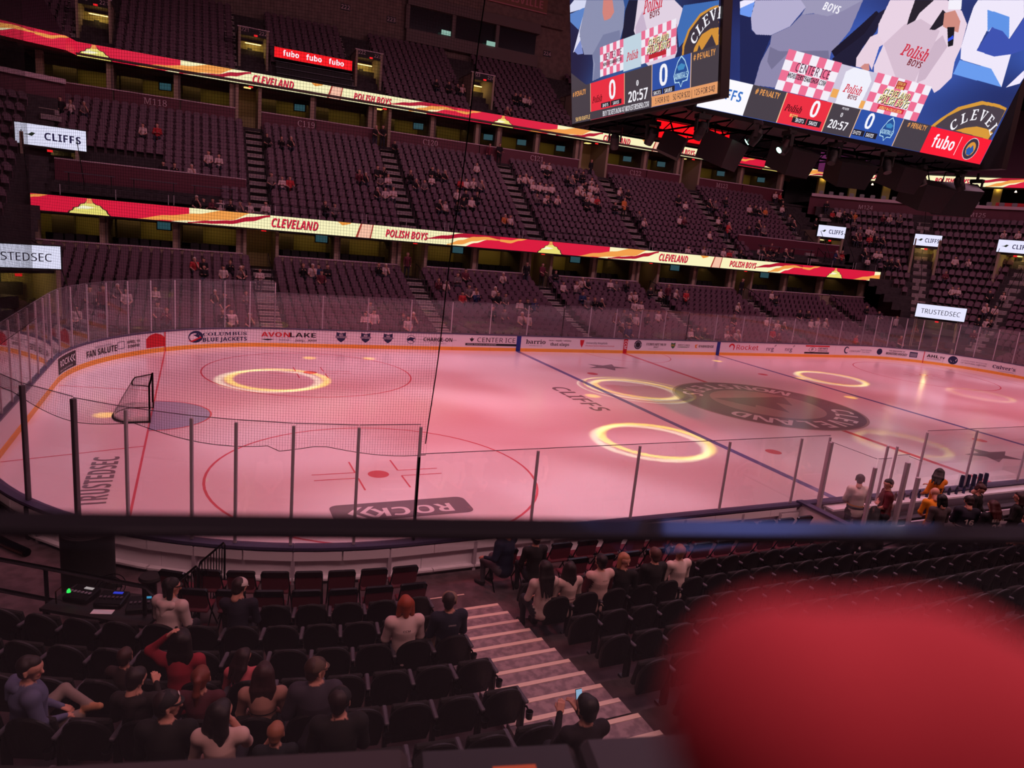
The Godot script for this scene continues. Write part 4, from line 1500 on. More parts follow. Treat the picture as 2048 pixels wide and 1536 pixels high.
	for s in [-1.0, 1.0]:
		part("border", cached_box(Vector3(6.4, 0.1, 0.04)), mat("banner_pink", Color(0.80, 0.50, 0.55), 0.6), sg, Vector3(0, s * 0.68, 0.06))
	lettering("LOUISVILLE", 0.7, M["banner_pink"], sg, turned(Vector3(0, 0, 0.07)), "bold", 5.4)

# ---------------------------------------------------------------- round corners
func build_corner_stands() -> void:
	for sd in [-1.0, 1.0]:
		var word := "left" if sd < 0 else "right"
		var o := struct("floor", "curved terraced rows of the far %s corner stand" % word)
		var stairs := [0.415, 0.83, 1.27]
		for r in 21:
			var mb := MB.new()
			var y := fan_y(r)
			var ylow := -0.12 if r == 0 else fan_y(r - 1) - 0.1
			var r0 := fan_r(r)
			var r1 := r0 + 0.83
			var a0 := asin(clampf(9.3 / r1, 0.0, 1.0))
			var a1 := 2.2
			var steps := 26
			for k in steps:
				var a := lerpf(a0, a1, float(k) / steps)
				var b := lerpf(a0, a1, float(k + 1) / steps)
				var p0 := fan_at(r0, a, sd)
				var p1 := fan_at(r0, b, sd)
				var q0 := fan_at(r1, a, sd)
				var q1 := fan_at(r1, b, sd)
				var up := Vector3(0, y, 0)
				var dn := Vector3(0, ylow, 0)
				if sd > 0:
					mb.quad(p0 + up, p1 + up, q1 + up, q0 + up)
					mb.quad(p0 + dn, p1 + dn, p1 + up, p0 + up)
				else:
					mb.quad(p1 + up, p0 + up, q0 + up, q1 + up)
					mb.quad(p1 + dn, p0 + dn, p0 + up, p1 + up)
			part("terrace_row", mb.mesh(), M["concrete_dark"], o)
			# seats
			var rs := r0 + 0.55
			var ang := asin(clampf(10.3 / rs, 0.0, 1.0)) + 0.02
			while ang < a1 - 0.05 and r < 20:
				var ok := true
				for st in stairs:
					if absf(ang - st) * rs < 0.95:
						ok = false
				if ang < 0.8 and ang > 0.40 and r > 5 and r < 12 and sd > 0 and ang * rs < 12.5:
					ok = ok and ang * rs > 11.2
				if ok:
					var p := fan_at(rs, ang, sd) + Vector3(0, y, 0)
					far_seats.append([p, 3, 0 if sd < 0 else 1, r, 0, -ang * sd])
				ang += PITCH / rs
		for st in stairs:
			var f := struct("stairs", "stairs climbing the far %s corner stand, %s from the side stand" % [word, ordinal(stairs.find(st) + 1)])
			var r := 0
			while r < 20:
				if asin(clampf(9.3 / fan_r(r), 0.0, 1.0)) < st:
					for h in 2:
						var y := fan_y(r) + 0.01 if h == 1 else (fan_y(r) + fan_y(maxi(r - 1, 0))) / 2
						var rr := fan_r(r) + (0.0 if h == 1 else -0.41)
						var b := Basis(Vector3.UP, -st * sd)
						var s1 := part("step", cached_box(Vector3(1.15, 0.3, 0.43)), M["step"], f, fan_at(rr + 0.21, st, sd) + Vector3(0, y - 0.15, 0))
						s1.basis = b
						var s2 := part("nosing", cached_box(Vector3(1.15, 0.012, 0.05)), M["nosing"], f, fan_at(rr + 0.03, st, sd) + Vector3(0, y + 0.006, 0))
						s2.basis = b
				r += 1
			for j in range(2, 19, 4):
				if asin(clampf(9.3 / fan_r(j), 0.0, 1.0)) < st:
					handrail("thin steel handrail on the %s corner stairs, %s flight, %s row" % [word, ordinal(stairs.find(st) + 1), ordinal(j + 1)], PackedVector3Array([fan_at(fan_r(j), st, sd) + Vector3(0, fan_y(j), 0), fan_at(fan_r(j + 3), st, sd) + Vector3(0, fan_y(j + 3), 0)]))
		# maroon wall and the open bar above it
		var wall := struct("wall_" + word, "curved maroon wall at the top of the far %s corner" % word)
		var rim := MB.new()
		var top := MB.new()
		var back := MB.new()
		var ceil := MB.new()
		var deckf := MB.new()
		var fascia := MB.new()
		var updeck := MB.new()
		for k in 24:
			var a := lerpf(0.36, 2.2, k / 24.0)
			var b := lerpf(0.36, 2.2, (k + 1) / 24.0)
			if sd < 0:
				var w := a
				a = b
				b = w
			var q := [fan_at(24.6, a, sd), fan_at(24.6, b, sd), fan_at(24.9, b, sd), fan_at(24.9, a, sd), fan_at(31.0, b, sd), fan_at(31.0, a, sd), fan_at(24.3, a, sd), fan_at(24.3, b, sd), fan_at(40.0, a, sd), fan_at(40.0, b, sd)]
			rim.quad(q[0] + Vector3(0, 12.0, 0), q[1] + Vector3(0, 12.0, 0), q[1] + Vector3(0, 13.85, 0), q[0] + Vector3(0, 13.85, 0))
			top.quad(q[6] + Vector3(0, 13.85, 0), q[7] + Vector3(0, 13.85, 0), q[7] + Vector3(0, 14.15, 0), q[6] + Vector3(0, 14.15, 0))
			top.quad(q[6] + Vector3(0, 14.15, 0), q[7] + Vector3(0, 14.15, 0), q[2] + Vector3(0, 14.15, 0), q[3] + Vector3(0, 14.15, 0))
			top.quad(q[1] + Vector3(0, 13.85, 0), q[7] + Vector3(0, 13.85, 0), q[6] + Vector3(0, 13.85, 0), q[0] + Vector3(0, 13.85, 0))
			deckf.quad(q[0] + Vector3(0, 13.3, 0), q[1] + Vector3(0, 13.3, 0), q[4] + Vector3(0, 13.3, 0), q[5] + Vector3(0, 13.3, 0))
			back.quad(q[5] + Vector3(0, 13.3, 0), q[4] + Vector3(0, 13.3, 0), q[4] + Vector3(0, 16.5, 0), q[5] + Vector3(0, 16.5, 0))
			ceil.quad(q[5] + Vector3(0, 16.2, 0), q[4] + Vector3(0, 16.2, 0), q[1] + Vector3(0, 16.2, 0), q[0] + Vector3(0, 16.2, 0))
			fascia.quad(q[0] + Vector3(0, 15.8, 0), q[1] + Vector3(0, 15.8, 0), q[1] + Vector3(0, 17.0, 0), q[0] + Vector3(0, 17.0, 0))
			updeck.quad(q[0] + Vector3(0, 17.0, 0), q[1] + Vector3(0, 17.0, 0), q[9] + Vector3(0, 26.0, 0), q[8] + Vector3(0, 26.0, 0))
		part("panel", rim.mesh(), M["maroon_wall"], wall)
		part("rail", top.mesh(), M["wall_trim"], wall)
		part("bar_back", back.mesh(), mat("bar_dark", Color(0.16, 0.15, 0.22), 0.6), wall)
		part("bar_floor", deckf.mesh(), M["concrete_dark"], wall)
		part("bar_ceiling", ceil.mesh(), M["suite_dark"], wall)
		part("fascia", fascia.mesh(), M["suite_dark"], wall)
		part("upper_slope", updeck.mesh(), M["seat_far_pan"], wall)
		if sd > 0:
			corner_bar()
	for n in [["M124", 0.60], ["M125", 1.02]]:
		var p := fan_at(24.52, n[1], 1.0) + Vector3(0, 13.2, 0)
		var o := thing("section_sign", "pale section letters %s on the curved maroon wall" % n[0], "sign", p, -n[1], "section signs")
		lettering(n[0], 0.42, M["wall_trim"], o, Transform3D.IDENTITY, "sans")
	corner_portals()

func corner_bar() -> void:
	for k in 7:
		var a := 0.44 + k * 0.125
		var p := fan_at(27.2, a, 1.0) + Vector3(0, 13.3, 0)
		var o := thing("bar_column", "cream column lit from above in the corner bar, %s from the left" % ordinal(k + 1), "column", p, -a, "columns of the corner bar")
		part("shaft", cached_box(Vector3(0.75, 2.85, 0.5)), M["cream_wall"], o, Vector3(0, 1.43, 0))
		part("lamp", cached_box(Vector3(0.6, 0.05, 0.12)), glow("warm_lamp", Color.WHITE), o, Vector3(0, 2.84, 0.36))
		var l := OmniLight3D.new()
		l.name = numbered("column_light")
		l.position = p + Vector3(-sin(a), 0, cos(a)) * 0.42 + Vector3(0, 2.66, 0)
		l.light_color = Color(1.0, 0.82, 0.36)
		l.light_energy = 0.12
		l.light_size = 0.06
		l.omni_range = 40.0
		l.shadow_enabled = true
		add_child(l)
		var b := a + 0.06
		var q := fan_at(26.0, b, 1.0) + Vector3(0, 15.75, 0)
		var d := thing("pendant_lamp", "small white pendant lamp over the corner bar, %s from the left" % ordinal(k + 1), "lamp", q, 0.0, "pendant lamps of the corner bar")
		var m := MB.new()
		m.lathe(PackedVector2Array([Vector2(0.0, -0.1), Vector2(0.12, -0.08), Vector2(0.06, 0.08), Vector2(0.0, 0.1)]), 10)
		part("shade", m.mesh(), glow("bulb", Color(1.0, 0.9, 0.78), 2.5), d)
		var cd := MB.new()
		cd.tube(PackedVector3Array([Vector3(0, 0.1, 0), Vector3(0, 0.42, 0)]), 0.012, 4)
		part("cord", cd.mesh(), M["black"], d)
	for k in 22:
		var a := 0.42 + k * 0.042
		var p := fan_at(25.3, a, 1.0) + Vector3(0, 13.3, 0)
		var o := thing("bar_stool", "pale backed bar stool at the corner rail, %s from the left" % ordinal(k + 1), "stool", p, -a, "stools along the corner bar")
		if not shared.has("stool_back"):
			var m := MB.new()
			m.prism(rounded(0.46, 0.34, 0.08, 3), 0.05, turned(Vector3(0, 1.12, -0.2)))
			shared["stool_back"] = m.mesh()
			var s := MB.new()
			s.cbox(Vector3(0, 0.78, 0), Vector3(0.44, 0.08, 0.42), 0.02)
			for sx in [-0.17, 0.17]:
				for sz in [-0.16, 0.16]:
					s.box(Vector3(sx, 0.38, sz), Vector3(0.03, 0.76, 0.03))
			shared["stool_seat"] = s.mesh()
		part("backrest", shared["stool_back"], mat("stool_grey", Color(0.50, 0.47, 0.52), 0.6), o)
		part("seat", shared["stool_seat"], M["black"], o)
	var sf := thing("bar_sign", "round green lit emblem on a corner bar column", "sign", fan_at(26.85, 1.19, 1.0) + Vector3(0, 14.95, 0), -1.19)
	var dm := MB.new()
	dm.prism(disc(0.36, 20), 0.04)
	part("disc", dm.mesh(), glow("led_green", Color(0.45, 0.85, 0.55), 0.6), sf)
	for k in 4:
		var a := 1.10 + k * 0.07
		var o := thing("corner_sofa", "%s padded bench at the corner bar rail" % ["first red", "second red", "first grey", "second grey"][k], "sofa", fan_at(25.6, a, 1.0) + Vector3(0, 13.3, 0), -a, "padded benches of the corner bar")
		part("back", cached_box(Vector3(1.5, 0.5, 0.25)), M["print_red"] if k < 2 else M["print_grey"], o, Vector3(0, 1.05, -0.2))
		part("seat", cached_box(Vector3(1.5, 0.4, 0.6)), M["suite_dark"], o, Vector3(0, 0.6, 0.1))

func portal(called: String, label: String, p: Vector3, yaw: float, w: float, h: float) -> Node3D:
	var o := thing(called, label, "doorway", p, yaw, "tunnel doorways of the corners")
	for s in [-1.0, 1.0]:
		part("side_wall", cached_box(Vector3(0.2, h + 1.2, 3.4)), M["beige"], o, Vector3(s * (w / 2 + 0.1), h / 2 + 0.2, -1.4))
		var rail := MB.new()
		rail.tube(PackedVector3Array([Vector3(s * (w / 2 + 0.1), h + 1.3, -2.9), Vector3(s * (w / 2 + 0.1), h + 0.95, 0.1), Vector3(s * (w / 2 + 0.1), 0.9, 2.6), Vector3(s * (w / 2 + 0.1), 0.0, 2.6)]), 0.025, 6)
		part("rail", rail.mesh(), M["steel"], o)
	part("back_panel", cached_box(Vector3(w, h, 0.1)), M["cream_wall"], o, Vector3(0, h / 2, -2.6))
	part("inner_door", cached_box(Vector3(w * 0.25, h * 0.95, 0.12)), M["suite_dark"], o, Vector3(-w * 0.1, h * 0.47, -2.5))
	part("roof_panel", cached_box(Vector3(w, 0.12, 2.8)), M["suite_dark"], o, Vector3(0, h + 0.02, -1.3))
	part("lamp", cached_box(Vector3(0.5, 0.04, 0.3)), glow("warm_lamp", Color.WHITE), o, Vector3(0, h - 0.08, -1.3))
	part("exit_sign", cached_box(Vector3(0.28, 0.13, 0.05)), glow("exit_red", Color.RED), o, Vector3(0, h - 0.12, 0.12))
	var l := OmniLight3D.new()
	l.name = numbered("portal_light")
	l.position = p + Basis(Vector3.UP, yaw) * Vector3(0, h - 0.3, -1.3)
	l.light_color = Color(1.0, 0.88, 0.52)
	l.light_energy = 0.5
	l.light_size = 0.1
	l.omni_range = 60.0
	l.shadow_enabled = true
	add_child(l)
	return o

func white_sign(label: String, text: String, p: Vector3, yaw: float, w: float, h: float, swoosh: bool) -> void:
	var o := thing("tunnel_screen", label, "screen", p, yaw, "white screens over the tunnels")
	part("case", cached_box(Vector3(w + 0.12, h + 0.12, 0.16)), M["black"], o, Vector3(0, 0, -0.1))
	part("screen", cached_box(Vector3(w, h, 0.02)), glow("led_board_white", Color(0.90, 0.90, 1.0), 1.0), o)
	lettering(text, h * 0.36, M["print_navy"] if not swoosh else M["print_blue"], o, turned(Vector3(w * 0.16 if swoosh else 0.0, -0.02, 0.014)), "sans" if not swoosh else "bold", w * (0.52 if swoosh else 0.80))
	if swoosh:
		var m := MB.new()
		m.prism(PackedVector2Array([Vector2(-0.3, -0.02), Vector2(-0.05, 0.02), Vector2(0.1, 0.14), Vector2(0.28, 0.1), Vector2(0.1, -0.1), Vector2(-0.08, -0.04)]), 0.0, turned(Vector3(-w * 0.3, 0, 0.014)))
		part("swoosh", m.mesh(), M["print_green"], o)
	area("sign_light", p + Basis(Vector3.UP, yaw) * Vector3(0, 0, 0.06), Vector2(w, h), Color(0.9, 0.9, 1.0), 0.12, Basis(Vector3.UP, yaw + PI))

const SCREEN_B := [
	["#1a2350", [0.61, 3.18, 1.11, 3.18, 1.3, 2.79, 2.25, 2.83, 2.16, 1.78, 2.23, 1.12, 1.55, 1.14]],
	["#6f9af0", [0.53, 3.37, 1.05, 3.68, 1.11, 3.19, 0.61, 3.18]],
	["#efeaff", [0.44, 3.55, 0.6, 3.63, 1.09, 3.73, 1.02, 3.65, 0.53, 3.36]],
	["#b4aed0", [1.06, 3.72, 1.11, 3.18, 1.31, 2.84, 1.57, 2.72, 2.22, 2.82, 2.92, 3.24, 3.33, 3.95, 2.99, 4.12]],
	["#8d88ac", [2.25, 2.83, 2.95, 3.25, 3.26, 3.69, 5.06, 4.17, 5.82, 4.69, 5.76, 3.64, 5.39, 2.96, 5.26, 2.83, 5.33, 2.51, 3.31, 2.5, 3.31, 1.2, 2.23, 1.12, 2.17, 1.9, 2.32, 2.55]],
	["#9c98b8", [2.99, 4.12, 3.33, 3.95, 3.26, 3.69, 3.76, 3.84, 4.47, 3.88, 5.06, 4.17, 5.82, 4.69]],
	["#767294", [2.36, 2.46, 2.85, 2.4, 5.11, 2.83, 5.33, 2.51, 3.34, 2.51, 2.78, 1.76, 2.46, 1.98]],
	["#15152a", [6.84, 4.45, 6.52, 3.68, 5.56, 2.65, 5.26, 2.83, 5.37, 2.98, 6.16, 3.89, 6.65, 4.49]],
	["#1b1c36", [5.44, 2.61, 6.52, 3.68, 6.82, 4.47, 7.07, 4.64, 7.04, 3.83, 6.71, 3.25, 6.62, 2.82, 6.79, 2.53, 5.53, 2.52]],
	["#e8d0e0", [7.19, 4.82, 7.02, 4.11, 7.17, 3.8, 6.87, 3.64, 6.6, 2.84, 6.74, 2.55, 6.98, 2.56, 7.35, 2.76, 7.63, 2.57, 7.52, 3.4, 7.94, 3.69]],
	["#d08a84", [6.98, 2.56, 7.13, 2.72, 7.35, 2.76, 7.52, 2.55, 7.35, 2.49]],
	["#e9d3e4", [7.11, 4.95, 7.02, 4.11, 7.21, 3.81, 7.68, 3.53, 7.65, 2.73, 7.79, 2.51, 9.08, 2.51, 10.37, 2.56, 11.22, 2.53, 11.54, 2.35, 11.77, 2.53, 12.14, 3.05, 11.88, 3.64, 11.87, 4.19, 11.62, 4.99, 11.01, 5.35, 9.98, 5.53]],
	["#cdb4c8", [10.23, 4.0, 10.57, 4.39, 11.1, 4.05, 10.85, 3.29, 10.69, 2.75, 10.29, 2.54, 10.15, 3.0]],
	["#d6bdd0", [7.68, 3.53, 8.33, 4.36, 9.04, 4.68, 10.31, 4.5, 10.31, 4.02, 10.16, 3.11, 10.17, 2.58, 9.08, 2.51]],
	["#221f2b", [8.34, 5.2, 8.4, 4.63, 8.46, 4.36, 8.78, 4.57, 8.84, 4.84, 9.3, 5.39]],
	["#221f2b", [9.97, 5.19, 9.73, 4.44, 10.02, 4.47, 10.39, 4.75, 10.19, 5.13]],
	["#f4f0fb", [10.06, 5.55, 10.75, 5.69, 10.94, 5.39, 10.24, 5.25]],
	["#cf8b80", [10.13, 5.1, 10.64, 5.3, 11.18, 5.01, 11.34, 4.64, 10.9, 4.61, 10.36, 4.67]],
	["#16161f", [10.62, 4.69, 11.01, 4.77, 11.38, 4.16, 11.14, 4.06]],
	["#2f4fe0", [10.94, 4.32, 11.13, 4.49, 11.24, 4.38, 11.01, 4.23]],
	["#efe8fb", [11.61, 5.86, 14.17, 6.38, 14.65, 5.85, 14.42, 4.97, 12.89, 4.99, 12.84, 4.23, 14.02, 4.21, 14.96, 4.47, 15.38, 3.21, 14.21, 3.76, 12.15, 3.77, 11.87, 4.19, 11.64, 5.07, 11.54, 5.61]],
	["#5f93e6", [12.37, 5.67, 13.8, 5.68, 14.38, 4.99, 13.08, 5.16, 12.97, 4.95]],
	["#3c52b0", [13.08, 5.16, 13.83, 5.14, 14.45, 4.95, 14.67, 5.83, 15.62, 4.76, 15.01, 4.48, 14.02, 4.21, 12.84, 4.23]],
	["#6a9cee", [12.13, 3.74, 14.21, 3.76, 15.38, 3.21, 12.12, 3.2]],
	["#f2eaff", [16.26, 4.05, 15.66, 3.24, 16.41, 3.53, 16.49, 3.79]],
	["#fdfaff", [1.55, 1.14, 2.23, 1.12, 2.22, 0.07, -0.19, 0.12, -0.46, 1.1]],
	["#463f48", [2.23, 1.11, 3.9, 1.11, 3.88, 0.11, 2.21, 0.09]],
	["#ee3548", [3.92, 1.1, 6.25, 1.12, 6.27, 0.14, 3.9, 0.11]],
	["#443d47", [6.28, 1.11, 7.83, 1.11, 7.83, 0.15, 6.29, 0.14]],
	["#2c4fa8", [7.85, 1.12, 10.48, 1.17, 10.42, 0.16, 7.83, 0.15]],
	["#463f48", [10.51, 1.12, 12.67, 1.13, 12.64, 0.1, 10.5, 0.15]],
]
const SCREEN_B_RING := [
	["#d89a3c", [12.23, 1.1, 12.57, 1.46, 13.33, 2.06, 14.57, 2.51, 15.73, 2.56, 16.39, 2.49, 16.35, 1.05, 12.67, 1.13]],
	["#4a404a", [12.49, 1.14, 12.95, 1.61, 13.62, 2.01, 14.73, 2.38, 15.73, 2.43, 16.35, 2.39, 16.35, 1.05, 12.67, 1.13]],
	["#d89a3c", [13.84, 1.15, 14.39, 1.35, 15.04, 1.5, 15.7, 1.51, 16.26, 1.42, 16.2, 1.1]],
	["#fb2338", [12.67, 1.13, 16.37, 1.09, 16.3, 0.04, 12.62, 0.09]],
]
const SCREEN_A := [
	["#d8dcf6", [-0.08, 4.92, -0.09, 4.66, 1.34, 4.53, 1.5, 4.8, 0.39, 5.06]],
	["#5d86cc", [-0.13, 4.6, 1.34, 4.56, 1.17, 4.21, 0.75, 3.8, 0.02, 4.27]],
	["#e6e4fb", [1.58, 4.79, 1.09, 4.19, 0.23, 2.99, 1.38, 3.06, 0.83, 3.53, 1.58, 4.79]],
	["#7e8fd0", [0.31, 3.03, 0.9, 3.37, 1.13, 2.78, 0.64, 2.83]],
	["#8e93b4", [1.46, 4.81, 4.34, 4.14, 4.44, 3.87, 4.34, 3.18, 4.07, 2.73, 4.14, 2.36, 4.0, 1.71, 1.89, 1.57, 1.98, 2.24, 1.91, 2.61, 1.21, 2.73, 0.9, 3.33, 0.83, 3.71]],
	["#7a80a4", [1.91, 2.61, 2.82, 3.21, 4.07, 3.13, 4.11, 2.73, 4.14, 2.36, 4.0, 1.71, 1.97, 1.59, 2.13, 2.21]],
	["#d6867e", [2.84, 4.49, 3.54, 4.33, 3.67, 3.87, 3.39, 3.7, 2.9, 3.71, 2.76, 4.04]],
	["#1a1d36", [4.73, 4.05, 5.41, 3.89, 5.3, 3.3, 5.11, 2.92, 5.37, 2.55, 4.67, 2.52, 4.14, 2.62, 4.34, 3.18, 4.47, 3.73]],
	["#e5d5e6", [5.35, 3.91, 7.63, 3.38, 8.11, 3.01, 8.02, 2.69, 7.77, 2.39, 7.85, 1.7, 7.64, 1.38, 6.93, 1.28, 6.23, 1.39, 5.81, 1.68, 5.73, 2.52, 5.3, 2.57, 5.08, 2.9, 5.17, 3.2]],
	["#cbb6d0", [5.66, 3.47, 5.97, 2.75, 5.8, 2.5, 5.55, 2.68, 5.24, 2.67, 5.18, 3.01]],
	["#3f6fb8", [8.16, 3.09, 10.01, 2.82, 10.02, 2.61, 9.16, 2.58, 8.4, 2.01, 7.95, 1.8, 7.82, 2.38]],
	["#d6943c", [8.12, 1.42, 8.15, 1.82, 8.44, 2.26, 9.06, 2.63, 9.61, 2.7, 10.0, 2.69, 10.1, 1.3, 8.73, 1.37]],
	["#3c3440", [8.22, 1.43, 8.26, 1.77, 8.54, 2.21, 9.11, 2.54, 9.62, 2.63, 10.0, 2.61, 10.1, 1.3, 8.73, 1.37]],
	["#d6943c", [8.73, 1.43, 8.81, 1.64, 9.19, 1.97, 9.65, 2.06, 10.04, 2.02, 10.07, 1.35]],
	["#3c3440", [8.92, 1.39, 9.06, 1.68, 9.21, 1.46, 9.71, 1.87, 10.0, 1.4, 10.01, 1.32]],
	["#d97f9a", [6.15, 2.59, 7.79, 2.59, 7.82, 1.7, 5.93, 1.69, 5.79, 2.57]],
	["#f4eef6", [2.74, 2.57, 4.54, 2.55, 4.67, 1.73, 2.76, 1.71]],
	["#b9d4e2", [4.6, 2.54, 5.79, 2.54, 5.87, 1.73, 4.93, 1.71]],
	["#47404a", [-0.02, 2.19, 1.65, 1.34, 1.7, 0.28, -0.02, 0.01]],
	["#e8303e", [1.63, 1.36, 4.51, 1.35, 4.53, 0.34, 1.7, 0.28]],
	["#443d47", [4.53, 1.35, 6.26, 1.35, 6.32, 0.31, 4.55, 0.34]],
	["#2b559c", [6.29, 1.36, 8.7, 1.42, 8.76, 0.33, 6.34, 0.3]],
	["#443d47", [8.74, 1.43, 9.93, 1.44, 9.97, 0.38, 8.77, 0.33]],
	["#eaa06a", [6.34, 0.3, 9.99, 0.38, 10.01, 0.09, 6.35, -0.01]],
	["#443d47", [-0.01, 0.25, 1.7, 0.28, 6.32, 0.31, 6.35, -0.01, -0.02, 0.01]],
]

# ---------------------------------------------------------------- pictures for the lit screens
class Canvas:
	var im: Image
	var k: float      # pixels per metre
	var hgt: float
	func _init(w: float, h: float, per: float) -> void:
		k = per
		hgt = h
		im = Image.create(int(w * per), int(h * per), false, Image.FORMAT_RGB8)
	func rect(s0: float, t0: float, s1: float, t1: float, c: Color) -> void:
		im.fill_rect(Rect2i(int(s0 * k), int((hgt - t1) * k), maxi(1, int((s1 - s0) * k)), maxi(1, int((t1 - t0) * k))), c)
	func poly(p: PackedVector2Array, c: Color) -> void:
		var lo := INF
		var hi := -INF
		var q := PackedVector2Array()
		for a in p:
			var b := Vector2(a.x * k, (hgt - a.y) * k)
			q.append(b)
			lo = minf(lo, b.y)
			hi = maxf(hi, b.y)
		for y in range(maxi(0, int(lo)), mini(im.get_height() - 1, int(hi)) + 1):
			var xs := []
			var yy := y + 0.5
			for j in q.size():
				var a := q[j]
				var b := q[(j + 1) % q.size()]
				if (a.y <= yy) != (b.y <= yy):
					xs.append(a.x + (yy - a.y) / (b.y - a.y) * (b.x - a.x))
			xs.sort()
			for j in range(0, xs.size() - 1, 2):
				var x0 := maxi(0, int(round(xs[j])))
				var x1 := mini(im.get_width(), int(round(xs[j + 1])))
				if x1 > x0:
					im.fill_rect(Rect2i(x0, y, x1 - x0, 1), c)
	func text(m: TextMesh, s: float, t: float, c: Color, wide := 0.0, slant := 0.0, turn := 0.0) -> void:
		var ar := m.get_mesh_arrays()
		var v: PackedVector3Array = ar[Mesh.ARRAY_VERTEX]
		var ii: PackedInt32Array = ar[Mesh.ARRAY_INDEX]
		var lo := INF
		var hi := -INF
		for p in v:
			lo = minf(lo, p.x)
			hi = maxf(hi, p.x)
		var f := wide / (hi - lo) if wide > 0.0 else 1.0
		for q in range(0, ii.size(), 3):
			var tri := PackedVector2Array()
			for w in 3:
				var p := v[ii[q + w]]
				var o := Vector2((p.x - (lo + hi) / 2) * f + p.y * slant, p.y).rotated(turn)
				tri.append(Vector2(s, t) + o)
			poly(tri, c)
	func tex() -> ImageTexture:
		return ImageTexture.create_from_image(im)

func lit(key: String, tx: Texture2D, energy: float) -> StandardMaterial3D:
	var m := mat(key, Color(0.02, 0.02, 0.02), 0.45)
	m.emission_enabled = true
	m.emission = Color.BLACK
	m.emission_texture = tx
	m.emission_energy_multiplier = energy
	return m

func words(cv: Canvas, text: String, s: float, t: float, h: float, c: Color, wide := 0.0, style := "bold", slant := 0.0, turn := 0.0) -> void:
	cv.text(letters(text, h, style), s, t, c, wide, slant, turn)

func wave(cv: Canvas, x0: float, x1: float, a: Array, c: Color) -> void:
	# a flowing stripe: a = [lower edge at each fifth, upper edge at each fifth]
	var p := PackedVector2Array()
	var n := 24
	for j in n + 1:
		p.append(Vector2(lerpf(x0, x1, float(j) / n), bend(a[0], float(j) / n)))
	for j in n + 1:
		p.append(Vector2(lerpf(x1, x0, float(j) / n), bend(a[1], 1.0 - float(j) / n)))
	cv.poly(p, c)

func bend(a: Array, f: float) -> float:
	var q := f * (a.size() - 1)
	var j := mini(int(q), a.size() - 2)
	var u := q - j
	return lerpf(a[j], a[j + 1], u * u * (3 - 2 * u))

const PERIOD := 30.3
func ribbon_texture() -> ImageTexture:
	var cv := Canvas.new(PERIOD, 0.92, 67.5)
	var cream := Color8(255, 248, 196)
	var red := Color8(222, 26, 62)
	var dark := Color8(178, 18, 48)
	var orange := Color8(246, 160, 76)
	cv.rect(0, 0, PERIOD, 0.95, cream)
	# red round the cloud at 4 metres, flowing out to both sides
	cv.rect(0, 0, 9.5, 0.95, red)
	wave(cv, 6.6, 13.2, [[-0.1, 0.05, 0.1, 0.25, 0.95], [0.0, 0.35, 0.6, 0.95, 0.95]], orange)
	wave(cv, 7.6, 15.5, [[-0.1, -0.1, -0.1, -0.1, -0.1], [-0.1, 0.15, 0.36, 0.72, 0.95]], cream)
	cv.rect(15.4, 0, PERIOD, 0.95, cream)
	wave(cv, 9.4, 14.2, [[0.0, 0.06, 0.14, 0.42, 0.80], [0.05, 0.24, 0.36, 0.70, 0.92]], dark)
	wave(cv, 24.6, 30.3, [[0.3, 0.4, 0.62, 0.7, 0.6], [0.36, 0.66, 0.92, 0.95, 0.95]], dark)
	wave(cv, 26.2, 30.3, [[0.0, 0.1, 0.42, 0.6, 0.55], [0.06, 0.42, 0.74, 0.82, 0.7]], orange)
	wave(cv, 27.4, 30.3, [[-0.1, -0.1, -0.1, -0.1], [-0.05, 0.3, 0.6, 0.62]], red)
	wave(cv, 0.0, 2.4, [[0.56, 0.5, 0.75, 0.95], [0.72, 0.72, 0.9, 0.97]], orange)
	var cloud := PackedVector2Array()
	for q in [[-1.0, 0.0], [-0.95, 0.12], [-0.8, 0.2], [-0.72, 0.36], [-0.5, 0.42], [-0.42, 0.6], [-0.2, 0.66], [-0.1, 0.88], [0.12, 0.92], [0.2, 0.74], [0.34, 0.62], [0.55, 0.58], [0.66, 0.4], [0.84, 0.32], [0.9, 0.14], [1.02, 0.0]]:
		cloud.append(Vector2(4.2 + q[0] * 1.0, q[1] * 0.92))
	var rim := PackedVector2Array()
	for q in cloud:
		rim.append(Vector2(4.2 + (q.x - 4.2) * 1.09, q.y * 1.05))
	cv.poly(rim, Color8(70, 30, 30))
	cv.poly(cloud, Color8(238, 226, 120))
	cv.poly(PackedVector2Array([Vector2(4.05, 0.62), Vector2(4.1, 0.9), Vector2(4.32, 0.92), Vector2(4.4, 0.66)]), Color8(246, 150, 84))
	cv.poly(PackedVector2Array([Vector2(3.5, 0.28), Vector2(3.9, 0.5), Vector2(4.5, 0.42), Vector2(4.1, 0.3)]), Color8(255, 250, 214))
	for q in [[0.03, -0.035, Color8(90, 10, 30)], [0.0, 0.0, Color8(228, 38, 70)]]:
		words(cv, "CLEVELAND", 15.75 + q[0], 0.47 + q[1], 0.56, q[2], 2.9, "bold", 0.18)
		words(cv, "POLISH BOYS", 23.25 + q[0], 0.45 + q[1], 0.50, q[2], 2.95, "bold", 0.15)
	cv.poly(PackedVector2Array([Vector2(19.7, 0), Vector2(20.0, 0.92), Vector2(20.9, 0.92), Vector2(20.75, 0)]), Color8(170, 60, 50))
	cv.poly(PackedVector2Array([Vector2(19.85, 0), Vector2(20.12, 0.92), Vector2(20.82, 0.92), Vector2(20.66, 0)]), Color8(252, 196, 170))
	cv.poly(PackedVector2Array([Vector2(18.5, 0.92), Vector2(18.8, 0.7), Vector2(19.3, 0.84), Vector2(19.4, 0.92)]), Color8(240, 150, 60))
	return cv.tex()

